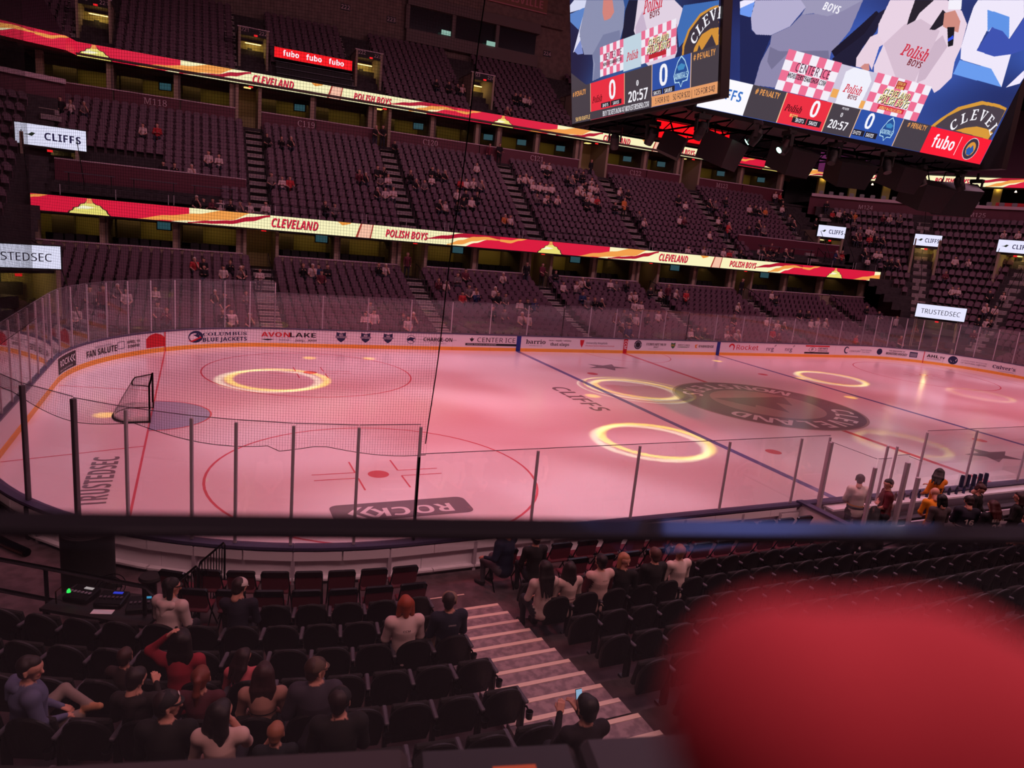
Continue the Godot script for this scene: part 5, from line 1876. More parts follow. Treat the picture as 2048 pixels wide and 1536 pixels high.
func ribbon_band(path: PackedVector3Array, ph: float, y0: float, y1: float, m: Material, parent: Node3D) -> void:
	# path from left to right as the viewer sees it; the picture repeats every PERIOD metres, its cloud (4.2 m into it) put at distance ph
	var mb := MB.new()
	var d := 0.0
	for j in path.size() - 1:
		var a := path[j]
		var b := path[j + 1]
		var l := a.distance_to(b)
		var u0 := (d - ph + 4.2) / PERIOD
		var u1 := (d + l - ph + 4.2) / PERIOD
		mb.uvquad(Vector3(a.x, y0, a.z), Vector3(b.x, y0, b.z), Vector3(b.x, y1, b.z), Vector3(a.x, y1, a.z), Rect2(u0, 0, u1 - u0, 1))
		d += l
	part("screen", mb.mesh(), m, parent)

func ribbon_case(path: PackedVector3Array, y0: float, y1: float, parent: Node3D) -> void:
	var mb := MB.new()
	for j in path.size() - 1:
		var a := path[j]
		var b := path[j + 1]
		var n := (b - a).cross(Vector3.UP).normalized()
		var c := (a + b) / 2 + n * -0.13
		mb.box(Vector3(c.x, (y0 + y1) / 2, c.z), Vector3(a.distance_to(b) + 0.02, y1 - y0 + 0.10, 0.22), Basis((b - a).normalized(), Vector3.UP, -n * -1.0))
	part("case", mb.mesh(), M["suite_dark"], parent)

func build_ribbons() -> void:
	var m := lit("ribbon_lit", ribbon_texture(), 0.95)
	var low := thing("ribbon_screen", "long LED ribbon above the lower suites reading CLEVELAND POLISH BOYS", "screen")
	var p := PackedVector3Array()
	for k in 13:
		p.append(Vector3(lerpf(-34.3, 37.9, k / 12.0), 0, -23.0))
	ribbon_band(p, -31.45 + 34.3, 5.80, 6.70, m, low)
	var back := MB.new()
	back.box(Vector3(1.8, 6.22, -23.35), Vector3(72.4, 1.0, 0.66))
	part("case", back.mesh(), M["suite_dark"], low)
	var high := thing("ribbon_screen", "long LED ribbon under the upper deck, curving round both corners", "screen")
	p = PackedVector3Array()
	for k in 14:
		p.append(fan_at(24.0, lerpf(1.5, 0.36, k / 13.0), -1.0))
	for k in 11:
		p.append(Vector3(lerpf(-33.0, 33.0, k / 10.0), 0, -33.2 + (0.25 if k in [0, 10] else 0.0)))
	for k in 14:
		p.append(fan_at(24.0, lerpf(0.36, 1.5, k / 13.0), 1.0))
	var run := 0.0
	for k in 14:
		run += p[k].distance_to(p[k + 1])
	ribbon_band(p, run + (-32.05 + 33.0), 15.90, 16.78, m, high)
	var hb := MB.new()
	hb.box(Vector3(0, 16.34, -33.55), Vector3(66, 1.0, 0.6))
	part("case", hb.mesh(), M["suite_dark"], high)
	# the glowing bands as light
	area("ribbon_light", Vector3(1.8, 6.25, -22.9), Vector2(72, 0.9), Color(1.0, 0.72, 0.58), 5.0, Basis(Vector3.UP, PI))
	area("ribbon_light", Vector3(0, 16.3, -33.1), Vector2(66, 0.9), Color(1.0, 0.72, 0.58), 5.0, Basis(Vector3.UP, PI))
	# glass rail on top of the lower ribbon, with small plates
	for k in 12:
		var x := -33.0 + k * 5.9
		var g := thing("front_rail", "thin pale rail on top of the lower LED ribbon, %s from the left" % ordinal(k + 1), "handrail", Vector3(x + 2.9, 6.75, -23.3), 0.0, "rails on the lower ribbon")
		var t := MB.new()
		t.tube(PackedVector3Array([Vector3(-2.9, 0.62, 0), Vector3(2.9, 0.62, 0)]), 0.02, 5)
		part("rail", t.mesh(), M["steel"], g)
		for s in [-2.8, 0.0, 2.8]:
			part("post", cached_box(Vector3(0.03, 0.62, 0.03)), M["steel"], g, Vector3(s, 0.31, 0))

# ---------------------------------------------------------------- the hanging scoreboard
func canvas_polys(cv: Canvas, list: Array) -> void:
	for e in list:
		var p := PackedVector2Array()
		for j in range(0, e[1].size(), 2):
			p.append(Vector2(e[1][j], e[1][j + 1]))
		cv.poly(p, Color.html(e[0]))

func check_panel(cv: Canvas, s0: float, t0: float, s1: float, t1: float, n: int, rows: int) -> void:
	for a in n:
		for b in rows:
			cv.rect(lerpf(s0, s1, float(a) / n), lerpf(t0, t1, float(b) / rows), lerpf(s0, s1, (a + 1.0) / n) + 0.02, lerpf(t0, t1, (b + 1.0) / rows) + 0.02, Color8(244, 238, 248) if (a + b) % 2 == 0 else Color8(238, 112, 148))

func arched(cv: Canvas, word: String, c: Vector2, r: float, a0: float, da: float, h: float, col: Color) -> void:
	for j in word.length():
		var a := a0 - da * j
		words(cv, word[j], c.x + cos(a) * r, c.y + sin(a) * r, h, col, 0.0, "serifbold", 0.0, a - PI / 2)

func admirals(cv: Canvas, s: float, t: float, k: float) -> void:
	var pale := Color8(190, 228, 246)
	var mid := Color8(66, 140, 196)
	for q in [[1.12, pale], [1.0, Color8(36, 78, 150)]]:
		var f: float = q[0] * k
		cv.poly(PackedVector2Array([Vector2(s, t + 0.62 * f), Vector2(s + 0.24 * f, t + 0.42 * f), Vector2(s + 0.40 * f, t + 0.12 * f), Vector2(s + 0.5 * f, t - 0.1 * f), Vector2(s + 0.42 * f, t - 0.38 * f), Vector2(s + 0.12 * f, t - 0.4 * f), Vector2(s, t - 0.6 * f), Vector2(s - 0.12 * f, t - 0.4 * f), Vector2(s - 0.42 * f, t - 0.38 * f), Vector2(s - 0.5 * f, t - 0.1 * f), Vector2(s - 0.40 * f, t + 0.12 * f), Vector2(s - 0.24 * f, t + 0.42 * f)]), q[1])
	cv.poly(PackedVector2Array([Vector2(s - 0.3 * k, t + 0.25 * k), Vector2(s, t + 0.36 * k), Vector2(s + 0.3 * k, t + 0.25 * k), Vector2(s + 0.2 * k, t + 0.08 * k), Vector2(s - 0.2 * k, t + 0.08 * k)]), mid)
	words(cv, "ADMIRALS", s, t - 0.16 * k, 0.26 * k, pale, 0.92 * k)

func score_row(cv: Canvas, s: Array, top: float) -> void:
	# s: left edges of penalty, red, clock, blue, penalty and the end
	var grey := Color8(70, 63, 72)
	cv.rect(s[0], 0, s[5], top, grey)
	cv.rect(s[1], 0, s[2], top, Color8(236, 48, 66))
	cv.rect(s[3], 0, s[4], top, Color8(44, 82, 168))
	for e in [1, 2, 3, 4]:
		cv.rect(s[e] - 0.02, 0, s[e] + 0.03, top, Color8(240, 190, 150))

func build_scoreboard() -> void:
	var board := thing("scoreboard", "huge hanging scoreboard with two lit screens showing the game clock", "scoreboard")
	var white := Color8(250, 248, 255)
	var amber := Color8(240, 160, 84)
	var black := Color8(34, 30, 40)
	# long side
	var cb := Canvas.new(16.5, 6.6, 62.0)
	for y in cb.im.get_height():
		for x in range(0, cb.im.get_width(), 4):
			var f := 0.5 + 0.5 * sin(x * 0.006 + 0.7 * sin(y * 0.02) - 0.6)
			var g := 0.5 + 0.5 * sin(y * 0.03 + x * 0.004)
			cb.im.fill_rect(Rect2i(x, y, 4, 1), Color8(24, 30, 74).lerp(Color8(70, 110, 214), clampf(f * 0.62 + g * 0.3 + (0.24 if x > 640 else -0.12), 0.0, 1.0)))
	canvas_polys(cb, SCREEN_B)
	for q in [[12.9, 5.0, "BOYS"], [6.0, 3.7, "BOYS"]]:
		pass
	words(cb, "BOYS", 4.52, 4.16, 0.26, white, 0.8, "bold", 0.2)
	words(cb, "Polish", 9.55, 3.55, 0.42, Color8(206, 44, 66), 1.5, "serifbold", 0.3)
	words(cb, "BOYS", 9.75, 3.18, 0.24, Color8(120, 40, 50), 0.8, "bold", 0.2)
	check_panel(cb, 3.25, 1.12, 6.0, 2.52, 7, 4)
	check_panel(cb, 8.0, 1.12, 11.25, 2.52, 8, 4)
	cb.poly(PackedVector2Array([Vector2(6.0, 1.12), Vector2(6.0, 2.52), Vector2(8.0, 2.52), Vector2(8.0, 1.12)]), Color8(206, 198, 220))
	cb.poly(PackedVector2Array([Vector2(6.45, 1.0), Vector2(6.35, 2.3), Vector2(6.7, 2.52), Vector2(7.5, 2.52), Vector2(7.85, 2.2), Vector2(7.75, 1.0)]), Color8(240, 240, 252))
	cb.rect(6.05, 1.3, 6.4, 1.62, Color8(240, 170, 90))
	cb.rect(7.75, 1.15, 8.0, 1.45, Color8(240, 170, 90))
	words(cb, "Polish", 7.1, 1.75, 0.3, Color8(210, 46, 66), 0.95, "serifbold", 0.3)
	words(cb, "BOYS", 7.2, 1.48, 0.16, Color8(120, 40, 50), 0.5)
	words(cb, "CENTER ICE", 4.75, 2.04, 0.30, Color8(60, 20, 46), 1.75, "sans")
	words(cb, "MONSTERSTEAMSHOP.COM", 4.6, 1.72, 0.17, black, 1.95, "bold", 0.15)
	for q in [[0.03, -0.03, black], [0.0, 0.0, Color8(250, 240, 170)]]:
		words(cb, "CLEVELAND", 9.5 + q[0], 1.95 + q[1], 0.27, q[2], 1.55, "bold", 0.2)
		words(cb, "POLISH BOYS", 9.5 + q[0], 1.67 + q[1], 0.27, q[2], 1.75, "bold", 0.2)
	cb.rect(9.25, 2.14, 9.8, 2.44, Color8(170, 40, 44))
	words(cb, "ITEM OF", 9.52, 2.36, 0.11, Color8(250, 220, 120), 0.45)
	words(cb, "GAME", 9.52, 2.22, 0.12, Color8(250, 220, 120), 0.42)
	cb.rect(8.75, 1.27, 10.3, 1.46, Color8(214, 40, 66))
	words(cb, "JERSEY & COLLECTION", 9.5, 1.365, 0.12, Color8(250, 230, 130), 1.35, "bold", 0.15)
	cb.rect(-0.1, 0.0, 2.2, 1.12, Color8(252, 250, 255))
	words(cb, "CLIFFS", 1.12, 0.62, 0.36, Color8(46, 108, 196), 1.5)
	score_row(cb, [2.2, 3.9, 6.32, 7.92, 10.5, 12.3], 1.12)
	for e in SCREEN_B_RING.slice(0, 3):
		canvas_polys(cb, [e])
	arched(cb, "CLEVEL", Vector2(15.0, 0.05), 1.92, 2.40, 0.30, 0.46, white)
	cb.rect(12.3, 0.0, 16.5, 1.1, Color8(252, 30, 54))
	words(cb, "fubo", 13.5, 0.56, 0.52, white, 1.45)
	cb.rect(14.46, 0.14, 14.5, 0.96, white)
	for q in [[0.48, Color8(240, 220, 220)], [0.45, Color8(60, 50, 66)], [0.30, Color8(222, 150, 60)]]:
		var rp := PackedVector2Array()
		for j in 24:
			rp.append(Vector2(15.37 + cos(TAU * j / 24) * q[0], 0.56 + sin(TAU * j / 24) * q[0]))
		cb.poly(rp, q[1])
	cb.poly(PackedVector2Array([Vector2(15.1, 0.5), Vector2(15.24, 0.66), Vector2(15.32, 0.58), Vector2(15.42, 0.74), Vector2(15.62, 0.5), Vector2(15.5, 0.3), Vector2(15.24, 0.3)]), Color8(40, 90, 170))
	words(cb, "# PENALTY", 3.0, 0.94, 0.2, amber, 1.2)
	words(cb, "# PENALTY", 11.45, 0.97, 0.2, amber, 1.2)
	words(cb, "0", 5.55, 0.76, 0.62, white, 0.42)
	words(cb, "0", 8.65, 0.76, 0.62, white, 0.42)
	words(cb, "20:57", 7.04, 0.38, 0.32, white, 1.05)
	words(cb, "0", 7.02, 0.78, 0.16, white, 0.12)
	words(cb, "PERIOD", 7.1, 1.03, 0.08, white, 0.36)
	for w in [[4.62, 5.35, 5.0, "SHOTS"], [5.4, 6.15, 5.72, "SAVES"], [7.98, 8.65, 8.22, "SHOTS"], [8.7, 9.4, 8.98, "SAVES"]]:
		cb.rect(w[0], 0.13, w[1], 0.36, black)
		words(cb, w[3], w[2], 0.25, 0.14, white, 0.44)
	words(cb, "Polish", 4.5, 0.62, 0.26, Color8(80, 10, 20), 0.85, "serifbold", 0.3)
	words(cb, "BOYS", 4.62, 0.38, 0.12, Color8(250, 220, 120), 0.4)
	admirals(cb, 9.85, 0.62, 0.72)
	var ub := Vector3(0, 1, 0.30).normalized()
	var ob := Vector3(-9.0, 12.2, 2.95)
	var mb := MB.new()
	mb.uvquad(ob, ob + Vector3(16.5, 0, 0), ob + Vector3(16.5, 0, 0) + ub * 6.6, ob + ub * 6.6, Rect2(0, 0, 1, 1))
	part("long_screen", mb.mesh(), lit("screen_b", cb.tex(), 1.0), board)
	# short side
	var ca := Canvas.new(10.1, 6.2, 70.0)
	for y in ca.im.get_height():
		for x in range(0, ca.im.get_width(), 4):
			var f := 0.5 + 0.5 * sin(x * 0.009 - 1.2 + 0.5 * sin(y * 0.02))
			ca.im.fill_rect(Rect2i(x, y, 4, 1), Color8(26, 30, 66).lerp(Color8(62, 112, 190), f * 0.7))
	canvas_polys(ca, SCREEN_A)
	check_panel(ca, 2.55, 1.62, 4.35, 2.75, 7, 4)
	check_panel(ca, 5.6, 1.62, 7.75, 2.75, 8, 4)
	ca.rect(4.35, 1.55, 5.6, 2.75, Color8(196, 216, 230))
	words(ca, "Polish", 5.0, 2.05, 0.3, Color8(210, 46, 66), 0.8, "serifbold", 0.3)
	words(ca, "Polish", 6.35, 3.55, 0.45, Color8(206, 44, 66), 1.2, "serifbold", 0.3)
	words(ca, "BOYS", 6.45, 3.2, 0.22, Color8(120, 40, 50), 0.6)
	words(ca, "CENTER ICE", 3.55, 2.32, 0.26, Color8(60, 20, 46), 1.3, "sans")
	words(ca, "MONSTERSTEAMSHOP.COM", 3.5, 2.06, 0.13, black, 1.4)
	for q in [[0.03, -0.03, black], [0.0, 0.0, Color8(250, 240, 170)]]:
		words(ca, "CLEVELAND", 6.68 + q[0], 2.28 + q[1], 0.24, q[2], 1.25, "bold", 0.2)
		words(ca, "POLISH BOYS", 6.68 + q[0], 2.02 + q[1], 0.24, q[2], 1.4, "bold", 0.2)
	ca.rect(6.1, 1.7, 7.2, 1.86, Color8(190, 40, 50))
	score_row(ca, [0.0, 1.72, 4.42, 6.32, 8.66, 10.1], 1.50)
	ca.rect(0, 0, 6.32, 0.33, Color8(70, 63, 72))
	ca.rect(6.32, 0, 10.1, 0.38, Color8(234, 160, 106))
	arched(ca, "CLEVE", Vector2(9.95, 0.9), 1.55, 2.42, 0.24, 0.36, white)
	words(ca, "# PENALTY", 0.72, 1.23, 0.2, amber, 1.2)
	words(ca, "# PENALTY", 9.35, 1.31, 0.2, amber, 1.15)
	words(ca, "0", 3.5, 1.0, 0.74, white, 0.5)
	words(ca, "0", 7.05, 1.02, 0.74, white, 0.5)
	words(ca, "20:57", 5.38, 0.55, 0.40, white, 1.35)
	words(ca, "0", 5.35, 1.0, 0.2, white, 0.15)
	words(ca, "BUY TICKETS NOW AT MONSTERS5050.COM", 4.45, 0.15, 0.2, white, 3.4)
	words(ca, "50/50 RAFFLE", 1.0, 0.15, 0.17, Color8(246, 196, 120), 1.3)
	words(ca, "5 FOR $10 | 50 FOR $20 | 125 FOR $40", 8.25, 0.19, 0.2, black, 3.4, "sans")
	for w in [[2.6, 3.35, 2.95, "SHOTS"], [3.4, 4.2, 3.78, "SAVES"], [6.38, 7.0, 6.66, "SHOTS"], [7.05, 7.75, 7.36, "SAVES"]]:
		ca.rect(w[0], 0.38, w[1], 0.58, black)
		words(ca, w[3], w[2], 0.48, 0.13, white, 0.46)
	words(ca, "Polish", 2.3, 0.8, 0.26, Color8(90, 10, 20), 0.8, "serifbold", 0.3)
	admirals(ca, 8.1, 0.98, 0.78)
	var ua := Vector3(-0.15, 1, 0).normalized()
	var oa := Vector3(-9.95, 12.2, -4.85)
	var ma := MB.new()
	ma.uvquad(oa, oa + Vector3(0, 0, 10.1), oa + Vector3(0, 0, 10.1) + ua * 6.2, oa + ua * 6.2, Rect2(0, 0, 1, 1))
	part("short_screen", ma.mesh(), lit("screen_a", ca.tex(), 0.95), board)
	area("screen_light", ob + Vector3(8.25, 0, 0) + ub * 3.3 + Vector3(0, -0.05, 0.2), Vector2(16.5, 6.6), Color(0.72, 0.72, 1.0), 9.0, Basis(Vector3.RIGHT, 0.29) * Basis(Vector3.UP, PI))
	area("screen_light", oa + Vector3(-0.2, 0, 5.05) + ua * 3.1, Vector2(10.1, 6.2), Color(0.74, 0.72, 0.95), 6.0, Basis(Vector3.UP, PI / 2))
	# bodies behind the screens and the frame below
	var body := MB.new()
	body.box(ob + Vector3(8.25, 0, -0.22) + ub * 3.3, Vector3(16.7, 6.8, 0.36), Basis(Vector3.RIGHT, Vector3(0, 1, 0.30).normalized(), Vector3(0, -0.30, 1).normalized()))
	part("long_case", body.mesh(), M["black"], board)
	var body2 := MB.new()
	body2.box(oa + Vector3(0.22, 0, 5.05) + ua * 3.1, Vector3(0.36, 6.4, 10.3), Basis(Vector3(1, 0.15, 0).normalized(), Vector3(-0.15, 1, 0).normalized(), Vector3.BACK))
	part("short_case", body2.mesh(), M["black"], board)
	var far1 := MB.new()
	far1.box(Vector3(-0.8, 15.0, -4.6), Vector3(17.0, 5.8, 0.4))
	far1.box(Vector3(8.6, 15.0, -0.6), Vector3(0.4, 5.8, 8.0))
	part("far_case", far1.mesh(), M["black"], board)
	var fr := MB.new()
	for z in [-4.2, -1.4, 1.4]:
		fr.tube(PackedVector3Array([Vector3(-9.4, 12.0, z), Vector3(8.4, 12.0, z)]), 0.05, 6)
		fr.tube(PackedVector3Array([Vector3(-9.4, 12.5, z), Vector3(8.4, 12.5, z)]), 0.05, 6)
		for k in 17:
			fr.tube(PackedVector3Array([Vector3(-9.4 + k * 1.04, 12.0, z), Vector3(-8.9 + k * 1.04, 12.5, z)]), 0.025, 4)
	for k in 9:
		fr.tube(PackedVector3Array([Vector3(-9.0 + k * 2.1, 12.1, -4.2), Vector3(-9.0 + k * 2.1, 12.1, 2.4)]), 0.04, 6)
	part("truss", fr.mesh(), M["black"], board)
	var inner := MB.new()
	inner.box(Vector3(-0.6, 13.0, -1.0), Vector3(17, 0.1, 6.6))
	part("underside", inner.mesh(), M["rig_black"], board)
	var hang := MB.new()
	for x in [-7.0, 7.0]:
		for z in [-3.5, 2.0]:
			hang.tube(PackedVector3Array([Vector3(x, 18, z), Vector3(x, 33.5, z)]), 0.03, 6)
	part("hanging_cable", hang.mesh(), M["steel"], board)
	for e in [["led_strip", Vector3(-3.6, 12.55, -4.15), Vector3(4.4, 0.75, 0.04), glow("led_red", Color.WHITE)], ["led_panel", Vector3(6.9, 12.35, -4.1), Vector3(4.0, 1.0, 0.04), glow("led_plum", Color(0.50, 0.20, 0.42), 0.5)]]:
		part(e[0], cached_box(e[2]), e[3], board, e[1])
	# loudspeakers and lamps slung under it
	var spk := [[-6.6, 11.25, 1.6, 0.5, 1.35], [-3.2, 11.3, 2.0, 0.15, 1.3], [-8.0, 11.3, 0.4, 0.9, 1.0], [0.2, 11.2, 2.0, -0.2, 1.3], [3.2, 11.35, 2.2, 0.1, 1.3], [6.0, 10.9, 1.4, 0.0, 1.5], [8.6, 11.0, 1.0, -0.6, 1.6]]
	for k in spk.size():
		var e: Array = spk[k]
		var o := thing("hanging_speaker", "black loudspeaker box slung under the scoreboard, %s from the left" % ordinal(k + 1), "loudspeaker", Vector3(e[0], e[1], e[2]), e[3], "loudspeakers under the scoreboard")
		var sm := MB.new()
		sm.prism(PackedVector2Array([Vector2(-0.55, -0.4), Vector2(0.55, -0.4), Vector2(0.7, 0.4), Vector2(-0.7, 0.4)]), 0.9, Transform3D(Basis(Vector3.RIGHT, 0.35).scaled(Vector3.ONE * e[4]), Vector3(0, 0, -0.45)))
		part("cabinet", sm.mesh(), M["black"], o)
		var ym := MB.new()
		ym.tube(PackedVector3Array([Vector3(-0.5, 0.3, 0), Vector3(-0.3, 12.06 - e[1], -0.2), Vector3(0.3, 12.06 - e[1], -0.2), Vector3(0.5, 0.3, 0)]), 0.03, 5)
		part("yoke", ym.mesh(), M["rig_black"], o)
		var gm := MB.new()
		gm.box(Vector3(0, 0, 0.0), Vector3(1.05, 0.7, 0.02), Basis(Vector3.RIGHT, 0.35))
		part("grille", gm.mesh(), M["rubber"], o, Vector3(0, -0.16, 0.46 * e[4]))
	var mv := [[-8.6, 11.5, 2.9, 0], [-6.1, 11.6, 3.1, 1], [-4.4, 11.5, 3.0, 1], [-1.4, 11.5, 2.6, 0], [1.7, 11.5, 2.7, 0], [4.4, 11.3, 2.4, 0], [7.4, 11.4, 2.2, 0], [9.6, 11.3, 1.6, 0], [-9.3, 11.4, -2.0, 0], [-9.2, 11.4, 0.6, 0]]
	for k in mv.size():
		var e: Array = mv[k]
		var o := thing("moving_lamp", "black moving-head lamp under the scoreboard, %s%s" % ["lit, " if e[3] else "", ordinal(k + 1)], "stage light", Vector3(e[0], e[1], e[2]), k * 0.7, "moving lamps under the scoreboard")
		var bm := MB.new()
		bm.lathe(PackedVector2Array([Vector2(0, -0.42), Vector2(0.16, -0.42), Vector2(0.2, -0.2), Vector2(0.2, 0.1), Vector2(0.12, 0.25), Vector2(0, 0.25)]), 12, Transform3D(Basis(Vector3.RIGHT, 0.5), Vector3.ZERO))
		part("head", bm.mesh(), M["black"], o)
		var yk := MB.new()
		for s in [-1.0, 1.0]:
			yk.box(Vector3(s * 0.25, 0.15, 0), Vector3(0.06, 0.5, 0.14))
		yk.box(Vector3(0, 0.42, 0), Vector3(0.56, 0.16, 0.3))
		yk.box(Vector3(0, (12.1 - e[1] + 0.42) / 2, 0), Vector3(0.1, 12.1 - e[1] - 0.42, 0.1))
		part("yoke", yk.mesh(), M["rig_black"], o)
		if e[3]:
			var lens := MB.new()
			lens.lathe(PackedVector2Array([Vector2(0, -0.46), Vector2(0.13, -0.44), Vector2(0.13, -0.42)]), 12, Transform3D(Basis(Vector3.RIGHT, 0.9), Vector3.ZERO))
			part("lens", lens.mesh(), glow("lens_green", Color(0.75, 1.0, 0.92), 3.0), o)

# ---------------------------------------------------------------- walls, floor and roof round it all
func build_shell() -> void:
	finish_far_seats()
	var fl := struct("floor", "dark concrete floor of the arena around the rink")
	part("slab", cached_box(Vector3(130, 0.3, 90)), M["concrete_dark"], fl, Vector3(0, -0.28, -2))
	var rf := struct("ceiling", "dark arena roof high above the stands")
	part("slab", cached_box(Vector3(130, 0.5, 95)), M["roof"], rf, Vector3(0, 34.5, -2))
	for k in 12:
		part("truss_beam", cached_box(Vector3(0.4, 1.2, 90)), M["roof"], rf, Vector3(-55 + k * 10, 33.4, -2))
	for s in [-1.0, 1.0]:
		var w := struct("wall_left" if s < 0 else "wall_right", "dark end wall of the arena, %s" % ("left" if s < 0 else "right"))
		part("panel", cached_box(Vector3(0.5, 35, 95)), M["roof"], w, Vector3(s * 65, 17, -2))
	var wf := struct("wall_front", "dark wall behind the viewer's suite")
	part("panel", cached_box(Vector3(130, 35, 0.5)), M["roof"], wf, Vector3(0, 17, 34))
	var wb := struct("wall_back", "dark outer wall behind the far stands")
	part("panel", cached_box(Vector3(130, 35, 0.5)), M["roof"], wb, Vector3(0, 17, -46))

func corner_portals() -> void:
	var p1 := portal("tunnel_doorway", "lit tunnel doorway under the CLIFFS screen, right end of the middle stand", Vector3(31.9, 6.8, -26.9), -0.25, 2.4, 2.6)
	white_sign("white screen reading CLIFFS over the tunnel right of the loge", "CLIFFS", Vector3(31.7, 10.15, -26.6), -0.25, 3.0, 1.1, true)
	portal("tunnel_doorway", "narrow lit tunnel doorway in the right corner stand below a small screen", fan_at(18.0, 0.834, 1.0) + Vector3(0, 6.1, 0), -0.834, 1.9, 3.3)
	white_sign("small white screen partly hidden by a leaning figure in the right corner", "CLIFFS", fan_at(17.8, 0.834, 1.0) + Vector3(0, 10.1, 0), -0.75, 2.3, 1.05, true)
	portal("tunnel_doorway", "lit tunnel doorway at the right edge of the picture, upper corner stand", fan_at(18.0, 1.235, 1.0) + Vector3(0, 6.1, 0), -1.235, 2.3, 3.3)
	white_sign("white screen over the tunnel at the right edge of the picture", "CLIFFS", fan_at(17.8, 1.23, 1.0) + Vector3(0, 10.1, 0), -1.0, 2.8, 1.1, true)
	portal("tunnel_doorway", "open tunnel at ice level under the right TRUSTEDSEC screen", Vector3(33.2, 0.2, -14.9), -0.95, 3.0, 2.9)
	white_sign("bright white screen reading TRUSTEDSEC in the right corner", "TRUSTEDSEC", Vector3(32.4, 3.85, -14.2), -0.85, 3.7, 1.12, false)
	portal("tunnel_doorway", "lit tunnel doorway under the left CLIFFS screen", Vector3(-33.9, 6.8, -27.0), 0.25, 2.6, 2.6)
	white_sign("white screen reading CLIFFS over the tunnel at the left", "CLIFFS", Vector3(-33.75, 10.1, -26.8), 0.2, 3.6, 1.2, true)
	portal("tunnel_doorway", "dark tunnel under the left TRUSTEDSEC screen", Vector3(-33.4, 0.2, -14.2), 0.5, 3.0, 2.9)
	white_sign("white screen reading TRUSTEDSEC at the left edge of the picture", "TRUSTEDSEC", Vector3(-33.35, 3.9, -13.5), 0.25, 3.6, 1.05, false)
	# sloping end walls where the suites stop
	for s in [-1.0, 1.0]:
		var w := struct("wall_left" if s < 0 else "wall_right", "sloping partition wall at the %s end of the lower suites" % ("left" if s < 0 else "right"))
		var mb := MB.new()
		var prof := PackedVector2Array([Vector2(-23.0, 0), Vector2(-23.0, 6.6), Vector2(-21.5, 4.3), Vector2(-17.2, 3.0), Vector2(-17.2, 0)])
		mb.prism(prof, 0.2, Transform3D(Basis(Vector3.BACK, Vector3.UP, Vector3.LEFT), Vector3(s * 36.0, 0, 0)))
		part("panel", mb.mesh(), M["maroon_dark"], w)
		var r := MB.new()
		r.tube(PackedVector3Array([Vector3(s * 36.0, 6.65, -23.0), Vector3(s * 36.0, 4.35, -21.5), Vector3(s * 36.0, 3.05, -17.2)]), 0.09, 6)
		part("rail", r.mesh(), M["beige"], w)

